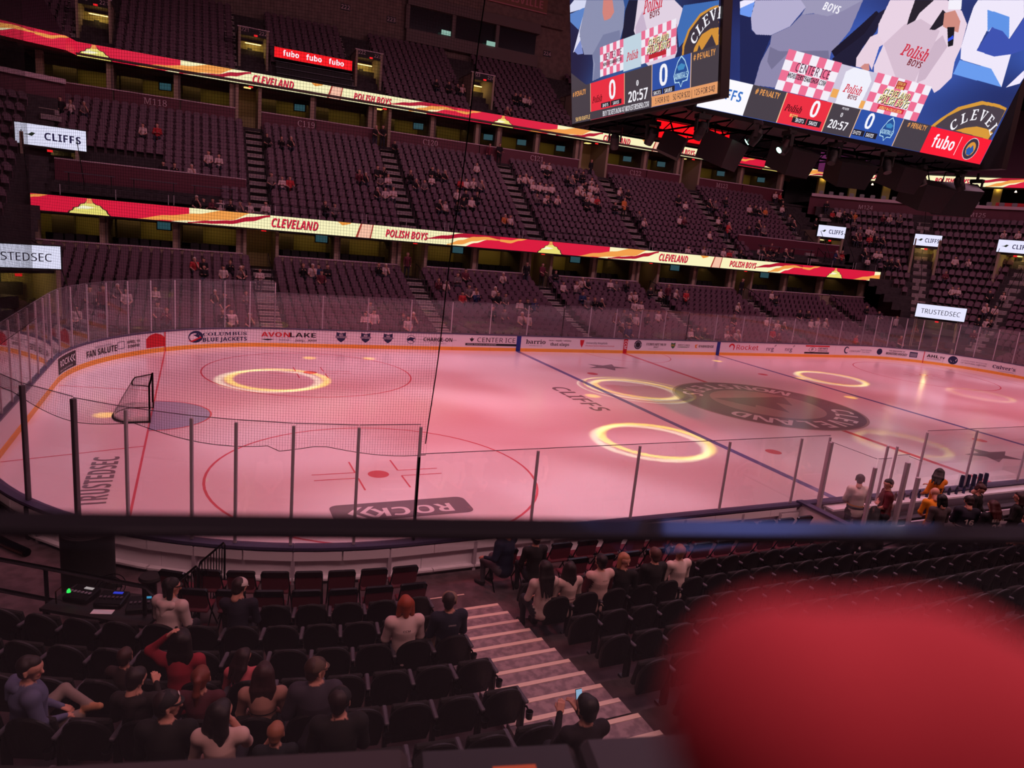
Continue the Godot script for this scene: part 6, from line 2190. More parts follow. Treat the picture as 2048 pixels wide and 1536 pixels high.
# ---------------------------------------------------------------- bodies: tapered bones joined smoothly and meshed as one skin
func skin_over(bones: Array, cell: float, k: float, cols: Array, mb: MB = null) -> MB:
	if mb == null:
		mb = MB.new()
	var lo := Vector3.ONE * INF
	var hi := Vector3.ONE * -INF
	for b in bones:
		var r: float = maxf(b[2], b[3]) + cell * 2.5
		lo = lo.min((b[0] as Vector3).min(b[1]) - Vector3.ONE * r)
		hi = hi.max((b[0] as Vector3).max(b[1]) + Vector3.ONE * r)
	var nx := int((hi.x - lo.x) / cell) + 2
	var ny := int((hi.y - lo.y) / cell) + 2
	var nz := int((hi.z - lo.z) / cell) + 2
	var f := PackedFloat32Array()
	f.resize(nx * ny * nz)
	f.fill(10.0)
	var best := f.duplicate()
	var id := PackedByteArray()
	id.resize(nx * ny * nz)
	for b in bones:
		var a: Vector3 = b[0]
		var e: Vector3 = b[1]
		var ra: float = b[2]
		var rb: float = b[3]
		var ci: int = b[4]
		var ab := e - a
		var q := maxf(ab.length_squared(), 1e-8)
		var pad := maxf(ra, rb) + cell * 2.0
		var p0 := (a.min(e) - Vector3.ONE * pad - lo) / cell
		var p1 := (a.max(e) + Vector3.ONE * pad - lo) / cell
		for z in range(maxi(0, int(p0.z)), mini(nz - 1, int(p1.z) + 1) + 1):
			for y in range(maxi(0, int(p0.y)), mini(ny - 1, int(p1.y) + 1) + 1):
				var row := (z * ny + y) * nx
				for x in range(maxi(0, int(p0.x)), mini(nx - 1, int(p1.x) + 1) + 1):
					var p := lo + Vector3(x, y, z) * cell
					var t := clampf((p - a).dot(ab) / q, 0.0, 1.0)
					var d := p.distance_to(a + ab * t) - (ra + (rb - ra) * t)
					var w := row + x
					if d < best[w]:
						best[w] = d
						id[w] = ci
					var g := f[w]
					var h := maxf(k - absf(g - d), 0.0) / k
					f[w] = minf(g, d) - h * h * k * 0.25
	var at := PackedInt32Array()
	at.resize(nx * ny * nz)
	at.fill(-1)
	var sx := 1
	var sy := nx
	var sz := nx * ny
	var cor := [0, sx, sy, sx + sy, sz, sx + sz, sy + sz, sx + sy + sz]
	var off := [Vector3(0, 0, 0), Vector3(1, 0, 0), Vector3(0, 1, 0), Vector3(1, 1, 0), Vector3(0, 0, 1), Vector3(1, 0, 1), Vector3(0, 1, 1), Vector3(1, 1, 1)]
	var edges := [[0, 1], [2, 3], [4, 5], [6, 7], [0, 2], [1, 3], [4, 6], [5, 7], [0, 4], [1, 5], [2, 6], [3, 7]]
	var reach := cell * 1.9
	for z in nz - 1:
		for y in ny - 1:
			for x in nx - 1:
				var w := (z * ny + y) * nx + x
				if absf(f[w]) > reach:
					continue
				var inside := 0
				for c in 8:
					if f[w + cor[c]] < 0.0:
						inside += 1
				if inside == 0 or inside == 8:
					continue
				var s := Vector3.ZERO
				var n := 0
				for e in edges:
					var fa := f[w + cor[e[0]]]
					var fb := f[w + cor[e[1]]]
					if (fa < 0.0) != (fb < 0.0):
						s += (off[e[0]] as Vector3).lerp(off[e[1]], fa / (fa - fb))
						n += 1
				s /= n
				at[w] = mb.v.size()
				mb.v.append(lo + (Vector3(x, y, z) + s) * cell)
				var g := Vector3(f[w + sx] + f[w + sx + sy] + f[w + sx + sz] + f[w + sx + sy + sz] - f[w] - f[w + sy] - f[w + sz] - f[w + sy + sz], f[w + sy] + f[w + sx + sy] + f[w + sy + sz] + f[w + sx + sy + sz] - f[w] - f[w + sx] - f[w + sz] - f[w + sx + sz], f[w + sz] + f[w + sx + sz] + f[w + sy + sz] + f[w + sx + sy + sz] - f[w] - f[w + sx] - f[w + sy] - f[w + sx + sy])
				mb.n.append(g.normalized())
				mb.c.append(cols[id[w + cor[(1 if s.x > 0.5 else 0) + (2 if s.y > 0.5 else 0) + (4 if s.z > 0.5 else 0)]]])
	for z in range(1, nz - 1):
		for y in range(1, ny - 1):
			for x in range(1, nx - 1):
				var w := (z * ny + y) * nx + x
				if absf(f[w]) > reach:
					continue
				var neg := f[w] < 0.0
				for axis in 3:
					var st: int = [sx, sy, sz][axis]
					if neg == (f[w + st] < 0.0):
						continue
					var u: int = [sy, sz, sx][axis]
					var v: int = [sz, sx, sy][axis]
					var a := at[w - u - v]
					var b := at[w - v]
					var c := at[w]
					var d := at[w - u]
					if a < 0 or b < 0 or c < 0 or d < 0:
						continue
					if neg:
						mb.i.append_array(PackedInt32Array([a, c, b, a, d, c]))
					else:
						mb.i.append_array(PackedInt32Array([a, b, c, a, c, d]))
	return mb

func lin(c: Color) -> Color:
	return c.srgb_to_linear()

func cloth() -> StandardMaterial3D:
	var m := mat("clothing", Color.WHITE, 0.82)
	m.vertex_color_use_as_albedo = true
	return m

const ARMS := {
	"lap": [Vector3(0.25, 0.74, 0.06), Vector3(0.09, 0.62, 0.30)],
	"rest": [Vector3(0.29, 0.76, 0.0), Vector3(0.28, 0.70, 0.26)],
	"phone": [Vector3(0.23, 0.78, 0.14), Vector3(0.10, 1.00, 0.34)],
	"head": [Vector3(0.36, 1.13, 0.04), Vector3(0.15, 1.33, 0.03)],
	"chin": [Vector3(0.21, 0.76, 0.24), Vector3(0.07, 1.08, 0.17)],
	"fold": [Vector3(0.26, 0.76, 0.08), Vector3(-0.08, 0.80, 0.20)],
	"up": [Vector3(0.36, 1.28, 0.10), Vector3(0.30, 1.55, 0.16)],
	"down": [Vector3(0.25, 0.74, -0.02), Vector3(0.24, 0.48, 0.04)],
	"reach": [Vector3(0.26, 0.84, 0.18), Vector3(0.18, 0.80, 0.46)],
	"out": [Vector3(0.42, 0.96, 0.05), Vector3(0.66, 0.92, 0.12)]}

func frame_of(s: Dictionary) -> Dictionary:
	# joints of one figure in its own axes: z forward, feet (or seat row floor) at y = 0
	var stand: bool = s.get("pose", "sit") == "stand"
	var up := 0.43 if stand else 0.0
	var lean: float = s.get("lean", 0.0)
	var side: float = s.get("side", 0.0)
	var j := {}
	j.pelvis = Vector3(0, 0.50 + up, 0)
	j.belly = Vector3(side * 0.3, 0.70 + up, lean * 0.3)
	j.chest = Vector3(side * 0.8, 0.93 + up, lean * 0.75)
	j.neck = Vector3(side, 1.10 + up, lean)
	j.head = j.neck + Vector3(side * 0.2, 0.165, 0.03 + lean * 0.15)
	j.up = up
	var tw: float = s.get("twist", 0.0)
	var tb := Basis(Vector3.UP, tw)
	var arms: Array = s.get("arms", ["lap", "lap"])
	for q in 2:
		var sg := 1.0 if q == 0 else -1.0
		var mid := Vector3(side, 0, lean)
		j["sh%d" % q] = tb * Vector3(sg * 0.19, 1.035 + up, 0) + mid * 0.95
		var a: Array = ARMS[arms[q]]
		j["el%d" % q] = tb * Vector3(sg * a[0].x, a[0].y + up, a[0].z) + mid * 0.8
		j["ha%d" % q] = tb * Vector3(sg * a[1].x, a[1].y + up, a[1].z) + mid * 0.7
		if stand:
			j["hip%d" % q] = Vector3(sg * 0.10, 0.90, 0)
			j["kn%d" % q] = Vector3(sg * 0.11, 0.50, 0.02 + 0.05 * sg)
			j["an%d" % q] = Vector3(sg * 0.12, 0.09, -0.02 + 0.08 * sg)
		else:
			j["hip%d" % q] = Vector3(sg * 0.10, 0.50, 0.02)
			j["kn%d" % q] = Vector3(sg * 0.13, 0.54, 0.42)
			j["an%d" % q] = Vector3(sg * 0.12, 0.09, 0.40)
	if s.get("crossed", false):
		j.kn0 = Vector3(0.26, 0.66, 0.36)
		j.an0 = Vector3(-0.14, 0.66, 0.52)
	return j

# colours: 0 skin 1 shirt 2 sleeve 3 trousers 4 shoe 5 trim 6 eye 7 lip
func body_bones(j: Dictionary, fat: float, bare: bool) -> Array:
	var b := [
		[j.pelvis, j.belly, 0.15 * fat, 0.135 * fat, 1],
		[j.belly, j.chest, 0.135 * fat, 0.145 * fat, 1],
		[j.chest, j.neck + Vector3(0, -0.04, 0), 0.14 * fat, 0.075, 1],
		[j.neck + Vector3(0, -0.03, 0), j.head + Vector3(0, -0.08, -0.02), 0.058, 0.052, 0]]
	for q in 2:
		var sh: Vector3 = j["sh%d" % q]
		var el: Vector3 = j["el%d" % q]
		var ha: Vector3 = j["ha%d" % q]
		b.append([j.chest + Vector3(0, 0.06, 0), sh, 0.10 * fat, 0.072 * fat, 1])
		b.append([sh, sh.lerp(el, 0.95), 0.070 * fat, 0.054 * fat, 2])
		b.append([el, ha, 0.048, 0.034, 0 if bare else 2])
		b.append([j.pelvis + Vector3(0, -0.02, 0), j["hip%d" % q], 0.14 * fat, 0.10 * fat, 3])
		b.append([j["hip%d" % q], j["kn%d" % q], 0.088 * fat, 0.062, 3])
		b.append([j["kn%d" % q], j["an%d" % q], 0.060, 0.045, 3])
		var toe := Vector3(0, -0.05, 0.17)
		var d: Vector3 = (j["kn%d" % q] - j["an%d" % q]).normalized()
		if absf(d.y) < 0.7:
			toe = Vector3(-0.13, 0.02, 0.08)
		b.append([j["an%d" % q] + Vector3(0, -0.035, -0.02), j["an%d" % q] + toe, 0.046, 0.040, 4])
	return b

func head_bones(xf: Transform3D, face: bool) -> Array:
	var raw := [
		[Vector3(0, 0.035, -0.025), Vector3(0, 0.03, 0.02), 0.094, 0.088, 0],
		[Vector3(0, -0.01, 0.02), Vector3(0, -0.085, 0.045), 0.074, 0.042, 0],
		[Vector3(0, 0.0, 0.098), Vector3(0, -0.034, 0.112), 0.010, 0.016, 0],
		[Vector3(0.090, 0.01, -0.01), Vector3(0.094, -0.03, -0.005), 0.018, 0.014, 0],
		[Vector3(-0.090, 0.01, -0.01), Vector3(-0.094, -0.03, -0.005), 0.018, 0.014, 0],
		[Vector3(0, -0.08, -0.02), Vector3(0, -0.17, -0.035), 0.056, 0.058, 0]]
	if face:
		for s in [-1.0, 1.0]:
			raw.append([Vector3(s * 0.026, 0.012, 0.089), Vector3(s * 0.040, 0.012, 0.083), 0.010, 0.010, 6])
			raw.append([Vector3(s * 0.020, 0.034, 0.094), Vector3(s * 0.050, 0.036, 0.082), 0.007, 0.006, 6])
		raw.append([Vector3(-0.022, -0.062, 0.083), Vector3(0.022, -0.062, 0.083), 0.010, 0.010, 7])
	var o := []
	for b in raw:
		o.append([xf * (b[0] as Vector3), xf * (b[1] as Vector3), b[2], b[3], b[4]])
	return o

func hand_bones(wrist: Vector3, elbow: Vector3, side: float) -> Array:
	# palm, four fingers of unequal length with a bend, and a thumb from the side of the palm
	var d := (wrist - elbow).normalized()
	var x := d.cross(Vector3.UP)
	if x.length() < 0.2:
		x = d.cross(Vector3.BACK)
	x = x.normalized()
	var n := x.cross(d).normalized()
	var o := []
	for q in 4:
		var w := (q - 1.5) * 0.019
		var base := wrist + d * 0.085 + x * w
		o.append([wrist + d * 0.01 + x * w * 0.7, base, 0.017, 0.014, 0])
		var l: float = [0.030, 0.036, 0.034, 0.026][q]
		var k := base + d * l - n * 0.012
		o.append([base, k, 0.010, 0.009, 0])
		o.append([k, k + d * l * 0.6 - n * 0.028, 0.009, 0.0075, 0])
	var tb := wrist + d * 0.03 + x * 0.03 * side
	var tm := tb + d * 0.03 + x * 0.024 * side - n * 0.012
	o.append([wrist + d * 0.015, tb, 0.018, 0.014, 0])
	o.append([tb, tm, 0.012, 0.010, 0])
	o.append([tm, tm + d * 0.03 - n * 0.008, 0.010, 0.008, 0])
	return o

func hair_bones(style: String, xf: Transform3D) -> Array:
	var raw := [[Vector3(0, 0.055, -0.035), Vector3(0, 0.06, 0.02), 0.090, 0.080], [Vector3(0, 0.03, -0.045), Vector3(0, -0.04, -0.055), 0.090, 0.070]]
	for s in [-1.0, 1.0]:
		raw.append([Vector3(s * 0.05, 0.05, -0.02), Vector3(s * 0.078, 0.0, -0.03), 0.055, 0.028])
	if style == "long" or style == "verylong":
		var l := -0.34 if style == "long" else -0.46
		for s in [-1.0, -0.4, 0.3, 1.0]:
			raw.append([Vector3(s * 0.06, 0.03, -0.05), Vector3(s * 0.09, -0.14, -0.08), 0.060, 0.052])
			raw.append([Vector3(s * 0.09, -0.14, -0.08), Vector3(s * 0.085 + 0.012 * s * s, l + 0.03 * absf(s), -0.115), 0.050, 0.018])
	elif style == "bob":
		for s in [-1.0, 0.0, 1.0]:
			raw.append([Vector3(s * 0.07, 0.03, -0.03 - 0.03 * (1 - absf(s))), Vector3(s * 0.092, -0.12, -0.03 - 0.05 * (1 - absf(s))), 0.052, 0.040])
	elif style == "pony":
		raw.append([Vector3(0, 0.08, -0.10), Vector3(0, 0.06, -0.15), 0.030, 0.034])
		raw.append([Vector3(0, 0.06, -0.15), Vector3(0.01, -0.10, -0.17), 0.036, 0.040])
		raw.append([Vector3(0.01, -0.10, -0.17), Vector3(0.02, -0.27, -0.15), 0.040, 0.012])
	elif style == "bun":
		raw.append([Vector3(0, 0.10, -0.10), Vector3(0, 0.12, -0.12), 0.042, 0.040])
	var o := []
	for b in raw:
		o.append([xf * (b[0] as Vector3), xf * (b[1] as Vector3), b[2], b[3], 0])
	return o

func cap_mesh(xf: Transform3D, back: bool) -> MB:
	var mb := MB.new()
	var prof := PackedVector2Array()
	for q in 9:
		var a := PI / 2 * q / 8.0
		prof.append(Vector2(cos(a) * 0.112, sin(a) * 0.098))
	mb.lathe(prof, 20, xf * Transform3D(Basis(Vector3.RIGHT, -0.12), Vector3(0, 0.045, -0.012)))
	var brim := PackedVector2Array()
	for q in 11:
		var a := PI * q / 10.0
		brim.append(Vector2(cos(a) * 0.088, 0.055 + sin(a) * 0.095))
	for q in 11:
		var a := PI - PI * q / 10.0
		brim.append(Vector2(cos(a) * 0.090, 0.035 + sin(a) * 0.050))
	var t := xf * Transform3D(Basis(Vector3.UP, PI if back else 0.0), Vector3(0, 0.052, -0.005)) * Transform3D(Basis(Vector3.RIGHT, PI / 2 + 0.18), Vector3.ZERO)
	mb.prism(brim, 0.008, t)
	mb.lathe(PackedVector2Array([Vector2(0.012, 0), Vector2(0.0, 0.008)]), 8, xf * Transform3D(Basis(Vector3.RIGHT, -0.12), Vector3(0, 0.143, -0.03)))
	return mb

func figure(s: Dictionary) -> Node3D:
	# s: at, turn, label, pose, colours, hair, cap, arms ...
	var o := thing("person", s.label, "person", s.at, s.turn, s.get("group", "spectators near the viewer"))
	var sc: float = s.get("size", 1.0)
	o.scale = Vector3.ONE * sc
	var j := frame_of(s)
	var skin: Color = s.get("skin", Color(0.80, 0.58, 0.50))
	var shirt: Color = s.shirt
	var cols := [lin(skin), lin(shirt), lin(s.get("sleeve", shirt)), lin(s.get("trousers", Color(0.12, 0.12, 0.16))), lin(s.get("shoe", Color(0.10, 0.09, 0.10))), lin(s.get("trim", Color.WHITE)), lin(Color(0.10, 0.07, 0.07)), lin(Color(0.62, 0.30, 0.30))]
	var mb := skin_over(body_bones(j, s.get("fat", 1.0), s.get("bare", false)), 0.022, 0.045, cols)
	var hx := Transform3D(Basis(Vector3.UP, s.get("look", 0.0)) * Basis(Vector3.RIGHT, s.get("nod", 0.0)), j.head)
	skin_over(head_bones(hx, s.get("face", true)), 0.0085, 0.02, cols, mb)
	for q in 2:
		var sg := 1.0 if q == 0 else -1.0
		skin_over(hand_bones(j["ha%d" % q], j["el%d" % q], -sg), 0.0065, 0.008, cols, mb)
	part("body", mb.mesh(), cloth(), o)
	if s.get("hair", "") != "":
		var hc := lin(s.get("hair_color", Color(0.16, 0.10, 0.09)))
		var hm := skin_over(hair_bones(s.hair, hx), 0.010, 0.025, [hc])
		var hp := part("hair", hm.mesh(), null, o)
		var hmat := mat("hair", Color.WHITE, 0.55)
		hmat.vertex_color_use_as_albedo = true
		hp.material_override = hmat
	if s.has("cap"):
		var cm := cap_mesh(hx, s.get("cap_back", false))
		part("cap", cm.mesh(), mat("cap_%s" % s.cap.to_html(), s.cap, 0.75), o)
		if s.has("cap_mark"):
			var mk := MB.new()
			mk.prism(rounded(0.05, 0.035, 0.012, 3), 0.004, hx * turned(Vector3(0, 0.10, 0.092), 0, -0.4))
			part("cap_badge", mk.mesh(), mat("mark_%s" % s.cap_mark.to_html(), s.cap_mark, 0.6), o)
	if s.has("words"):
		var y := 1.0
		for w in s.words:
			var t := lettering(w[0], w[1], mat("ink_%s" % (w[2] as Color).to_html(), w[2], 0.7), o, turned(Vector3(0, w[3] + j.up, j.chest.z - 0.152 * s.get("fat", 1.0) - w[4]), PI, 0.06), "bold", w[5])
			t.name = "lettering"
	if s.has("stripe"):
		for e in s.stripe:
			var m := MB.new()
			var prof := PackedVector2Array()
			for q in 25:
				prof.append(Vector2(cos(TAU * q / 24.0), sin(TAU * q / 24.0)))
			for q in 24:
				var a := prof[q]
				var b := prof[q + 1]
				var r := Vector3(0.165 * s.get("fat", 1.0), 0, 0.148 * s.get("fat", 1.0))
				var c := Vector3(j.belly.x, e[0] + j.up, j.belly.z)
				m.quad(c + Vector3(a.x * r.x, -e[1] / 2, -a.y * r.z), c + Vector3(b.x * r.x, -e[1] / 2, -b.y * r.z), c + Vector3(b.x * r.x, e[1] / 2, -b.y * r.z), c + Vector3(a.x * r.x, e[1] / 2, -a.y * r.z))
			part("stripe", m.mesh(), mat("band_%s" % (e[2] as Color).to_html(), e[2], 0.75), o)
	if s.has("hood"):
		var hb := skin_over([[Vector3(-0.09, 1.06 + j.up, j.neck.z - 0.09), Vector3(0.09, 1.06 + j.up, j.neck.z - 0.09), 0.06, 0.06, 0], [Vector3(0, 1.05 + j.up, j.neck.z - 0.12), Vector3(0, 0.93 + j.up, j.neck.z - 0.16), 0.07, 0.035, 0]], 0.018, 0.05, [lin(shirt)])
		part("hood", hb.mesh(), cloth(), o)
	if s.get("device", "") != "":
		var p := thing("phone", s.device, "phone", o.transform * (j.ha1 + Vector3(-0.02, 0.12, 0.03)), s.turn, "phones in hands")
		var pm := MB.new()
		pm.cbox(Vector3.ZERO, Vector3(0.075, 0.155, 0.009), 0.003, Basis(Vector3.RIGHT, 0.35))
		part("case", pm.mesh(), M["black_gloss"], p)
		var pl := MB.new()
		pl.box(Basis(Vector3.RIGHT, 0.35) * Vector3(0, 0, -0.0058), Vector3(0.068, 0.146, 0.001), Basis(Vector3.RIGHT, 0.35))
		part("screen", pl.mesh(), glow("phone_screen", Color(0.62, 0.78, 0.92), 0.8), p)
	return o

# ---------------------------------------------------------------- near stand
const NC := Vector2(-21.95, 3.7)
func near_r(r: float) -> float:
	return 11.5 + 0.88 * r
func near_y(r: float) -> float:
	return 0.25 + 0.19 * r

func near_spot(r: float, x: float) -> Transform3D:
	# seat row r of the near stand at x: rows bend round the corner on the left
	if x >= NC.x:
		return Transform3D(Basis(Vector3.UP, PI), Vector3(x, near_y(r), NC.y + near_r(r)))
	var dz := sqrt(maxf(1.0, near_r(r) ** 2 - (x - NC.x) ** 2))
	return Transform3D(Basis(Vector3.UP, PI + atan2(x - NC.x, dz)), Vector3(x, near_y(r), NC.y + dz))

func near_arc(r: float, s: float) -> float:
	# x of the point s metres to the left of the bend, along row r
	return NC.x - near_r(r) * sin(s / near_r(r))

func seat_shell() -> ArrayMesh:
	# rounded back, hollowed towards the sitter; the sitter faces +z
	var out := PackedVector2Array()
	for q in 13:
		var a := PI * q / 12.0
		out.append(Vector2(cos(a) * 0.245, 0.60 + sin(a) * 0.27))
	out.append(Vector2(-0.235, 0.40))
	out.append(Vector2(-0.20, 0.30))
	out.append(Vector2(0.20, 0.30))
	out.append(Vector2(0.235, 0.40))
	var mb := MB.new()
	var n := out.size()
	var c := Vector2(0, 0.58)
	var f := func(p: Vector2, d: float) -> Vector3: return Vector3(p.x, p.y, -0.02 - (p.y - 0.3) * 0.16 + p.x * p.x * 0.9 + d)
	var rings := [1.0, 0.94, 0.7, 0.35, 0.02]
	for sgn in [1.0, -1.0]:
		for q in rings.size() - 1:
			for k in n:
				var a: Vector2 = out[k]
				var b: Vector2 = out[(k + 1) % n]
				var d0: float = (0.012 if q == 0 else 0.026) * sgn
				var d1: float = 0.026 * sgn
				var p0: Vector3 = f.call(c + (a - c) * rings[q], d0)
				var p1: Vector3 = f.call(c + (b - c) * rings[q], d0)
				var p2: Vector3 = f.call(c + (b - c) * rings[q + 1], d1)
				var p3: Vector3 = f.call(c + (a - c) * rings[q + 1], d1)
				if sgn > 0:
					mb.quad(p0, p1, p2, p3)
				else:
					mb.quad(p1, p0, p3, p2)
	for k in n:
		var a: Vector2 = out[k]
		var b: Vector2 = out[(k + 1) % n]
		mb.quad(f.call(a, -0.012), f.call(b, -0.012), f.call(b, 0.012), f.call(a, 0.012))
	return mb.mesh()

func near_seat(r: int, x: float, label: String, aisle: int) -> void:
	var t := near_spot(r, x)
	var o := thing("arena_seat", label, "seat", t.origin, 0.0, "black seats of the near stand")
	o.basis = t.basis
	if not shared.has("shell"):
		shared["shell"] = seat_shell()
		var pan := MB.new()
		pan.cbox(Vector3(0, 0.56, 0.10), Vector3(0.42, 0.40, 0.07), 0.02, Basis(Vector3.RIGHT, -0.25))
		shared["pan"] = pan.mesh()
		var arm := MB.new()
		arm.cbox(Vector3(0, 0.63, 0.06), Vector3(0.055, 0.04, 0.34), 0.012, Basis(Vector3.RIGHT, 0.06))
		shared["armrest"] = arm.mesh()
		var leg := MB.new()
		leg.cbox(Vector3(0, 0.32, 0.02), Vector3(0.045, 0.64, 0.13), 0.008)
		leg.cbox(Vector3(0, 0.02, 0.03), Vector3(0.09, 0.04, 0.24), 0.006)
		shared["standard"] = leg.mesh()
		var cup := MB.new()
		cup.lathe(PackedVector2Array([Vector2(0.0, 0.0), Vector2(0.038, 0.0), Vector2(0.046, 0.09), Vector2(0.040, 0.09), Vector2(0.034, 0.012), Vector2(0, 0.012)]), 14)
		cup.tube(PackedVector3Array([Vector3(0, 0.08, 0.045), Vector3(0, 0.09, 0.09), Vector3(0, 0.06, 0.14)]), 0.012, 6)
		shared["cup"] = cup.mesh()
		var num := MB.new()
		num.lathe(PackedVector2Array([Vector2(0.03, 0.0), Vector2(0.03, 0.004), Vector2(0.0, 0.004)]), 14, Transform3D(Basis(Vector3.BACK, PI / 2), Vector3.ZERO))
		shared["number"] = num.mesh()
	part("backrest", shared["shell"], M["seat_near"], o)
	part("seat_pan", shared["pan"], M["seat_pad"], o)
	part("armrest", shared["armrest"], M["arm_grey"], o, Vector3(-0.275, 0, 0))
	part("leg", shared["standard"], M["seat_near"], o, Vector3(-0.275, 0, 0))
	part("cup_holder", shared["cup"], M["black_gloss"], o, Vector3(-0.275, 0.50, -0.20))
	if aisle != 0:
		var e := -0.30 if aisle > 0 else 0.275
		if aisle < 0:
			part("armrest", shared["armrest"], M["arm_grey"], o, Vector3(e, 0, 0))
			part("leg", shared["standard"], M["seat_near"], o, Vector3(e, 0, 0))
			part("row_number", shared["number"], M["print_white"], o, Vector3(e + 0.026, 0.55, 0.02))
		else:
			part("row_number", shared["number"], M["print_white"], o, Vector3(-0.302, 0.55, 0.02))

func build_near_stands() -> void:
	var fl := struct("floor", "dark terraced floor of the near stand")
	for r in 11:
		var mb := MB.new()
		var y := near_y(r)
		var y0 := -0.12 if r == 0 else near_y(r - 1) - 0.06
		var ra := near_r(r) - 0.73
		var rb := near_r(r) + 0.15
		if r == 0:
			ra = 9.0
		var pts := []
		for k in 26:
			var a := -1.15 + 1.15 * k / 25.0
			pts.append(Vector2(sin(a), cos(a)))
		for k in 25:
			var p: Vector2 = pts[k]
			var q: Vector2 = pts[k + 1]
			var A := Vector3(NC.x + p.x * ra, y, NC.y + p.y * ra)
			var B := Vector3(NC.x + q.x * ra, y, NC.y + q.y * ra)
			var C := Vector3(NC.x + q.x * rb, y, NC.y + q.y * rb)
			var D := Vector3(NC.x + p.x * rb, y, NC.y + p.y * rb)
			mb.quad(D, C, B, A)
			mb.quad(B, A, Vector3(A.x, y0, A.z), Vector3(B.x, y0, B.z))
		mb.box(Vector3(NC.x + 20, (y + y0) / 2, NC.y + (ra + rb) / 2), Vector3(40, y - y0, rb - ra))
		part("terrace_row", mb.mesh(), M["concrete"] if r == 0 else M["concrete_dark"], fl)
	# stairs: two steps to a row, pale strip on each edge
	var st := struct("stairs", "near stairs with a broad pale strip on every step")
	for k in 20:
		var y := 0.345 + 0.095 * k
		var z := 14.60 + 0.44 * k
		part("step", cached_box(Vector3(1.62, 0.14, 0.46)), M["step"], st, Vector3(-21.47, y - 0.07, z + 0.23))
		part("nosing", cached_box(Vector3(1.60, 0.006, 0.075)), M["nosing"], st, Vector3(-21.47, y + 0.003, z + 0.045))
	part("floor_strip", cached_box(Vector3(2.6, 0.006, 0.03)), M["nosing"], st, Vector3(-22.4, 0.256, 14.0))
	for r in 8:
		for s in 14:
			var x := near_arc(r, 0.50 + s * 0.55)
			if r == 0 and s > 5:
				continue
			if r > 4 and s > 9:
				continue
			near_seat(r, x, "black seat in the left block, %s row from the ice, %s left of stairs" % [ordinal(r + 1), ordinal(s + 1)], -1 if s == 0 else 0)
		for s in 26:
			var x := -20.30 + s * 0.56
			if x > -12.0 and r == 0:
				continue
			if r > 3 and s > 19:
				continue
			near_seat(r, x, "black seat in the right block, %s row from the ice, %s right of stairs" % [ordinal(r + 1), ordinal(s + 1)], 1 if s == 0 else 0)

func folding_chair(label: String, at: Vector3, yaw: float) -> void:
	var o := thing("folding_chair", label, "chair", at, yaw, "maroon folding chairs by the boards")
	if not shared.has("fold_back"):
		var b := MB.new()
		b.prism(rounded(0.44, 0.30, 0.06, 3), 0.03, turned(Vector3(0, 0.66, -0.20), 0, -0.16))
		shared["fold_back"] = b.mesh()
		var t := MB.new()
		t.prism(rounded(0.46, 0.10, 0.045, 3), 0.05, turned(Vector3(0, 0.82, -0.235), 0, -0.16))
		shared["fold_top"] = t.mesh()
		var s := MB.new()
		s.cbox(Vector3(0, 0.45, 0.02), Vector3(0.43, 0.05, 0.40), 0.015, Basis(Vector3.RIGHT, 0.05))
		shared["fold_seat"] = s.mesh()
		for q in [-1, 1]:
			var f := MB.new()
			f.tube(PackedVector3Array([Vector3(q * 0.23, 0.0, 0.24), Vector3(q * 0.225, 0.48, -0.08), Vector3(q * 0.22, 0.84, -0.25)]), 0.013, 6)
			shared["fold_front%d" % q] = f.mesh()
			var g := MB.new()
			g.tube(PackedVector3Array([Vector3(q * 0.205, 0.0, -0.26), Vector3(q * 0.205, 0.45, 0.14)]), 0.012, 6)
			shared["fold_rear%d" % q] = g.mesh()
	part("backrest", shared["fold_back"], mat("fold_maroon", Color(0.36, 0.10, 0.16), 0.7), o)
	part("top_rail", shared["fold_top"], M["black_gloss"], o)
	part("seat", shared["fold_seat"], M["fold_maroon"], o)
	for q in [-1, 1]:
		part("leg", shared["fold_front%d" % q], M["black"], o)
		part("leg", shared["fold_rear%d" % q], M["black"], o)

func tubes(called: String, o: Node3D, list: Array, r: float, m: Material) -> void:
	for p in list:
		var mb := MB.new()
		mb.tube(PackedVector3Array(p), r, 8)
		part(called, mb.mesh(), m, o)

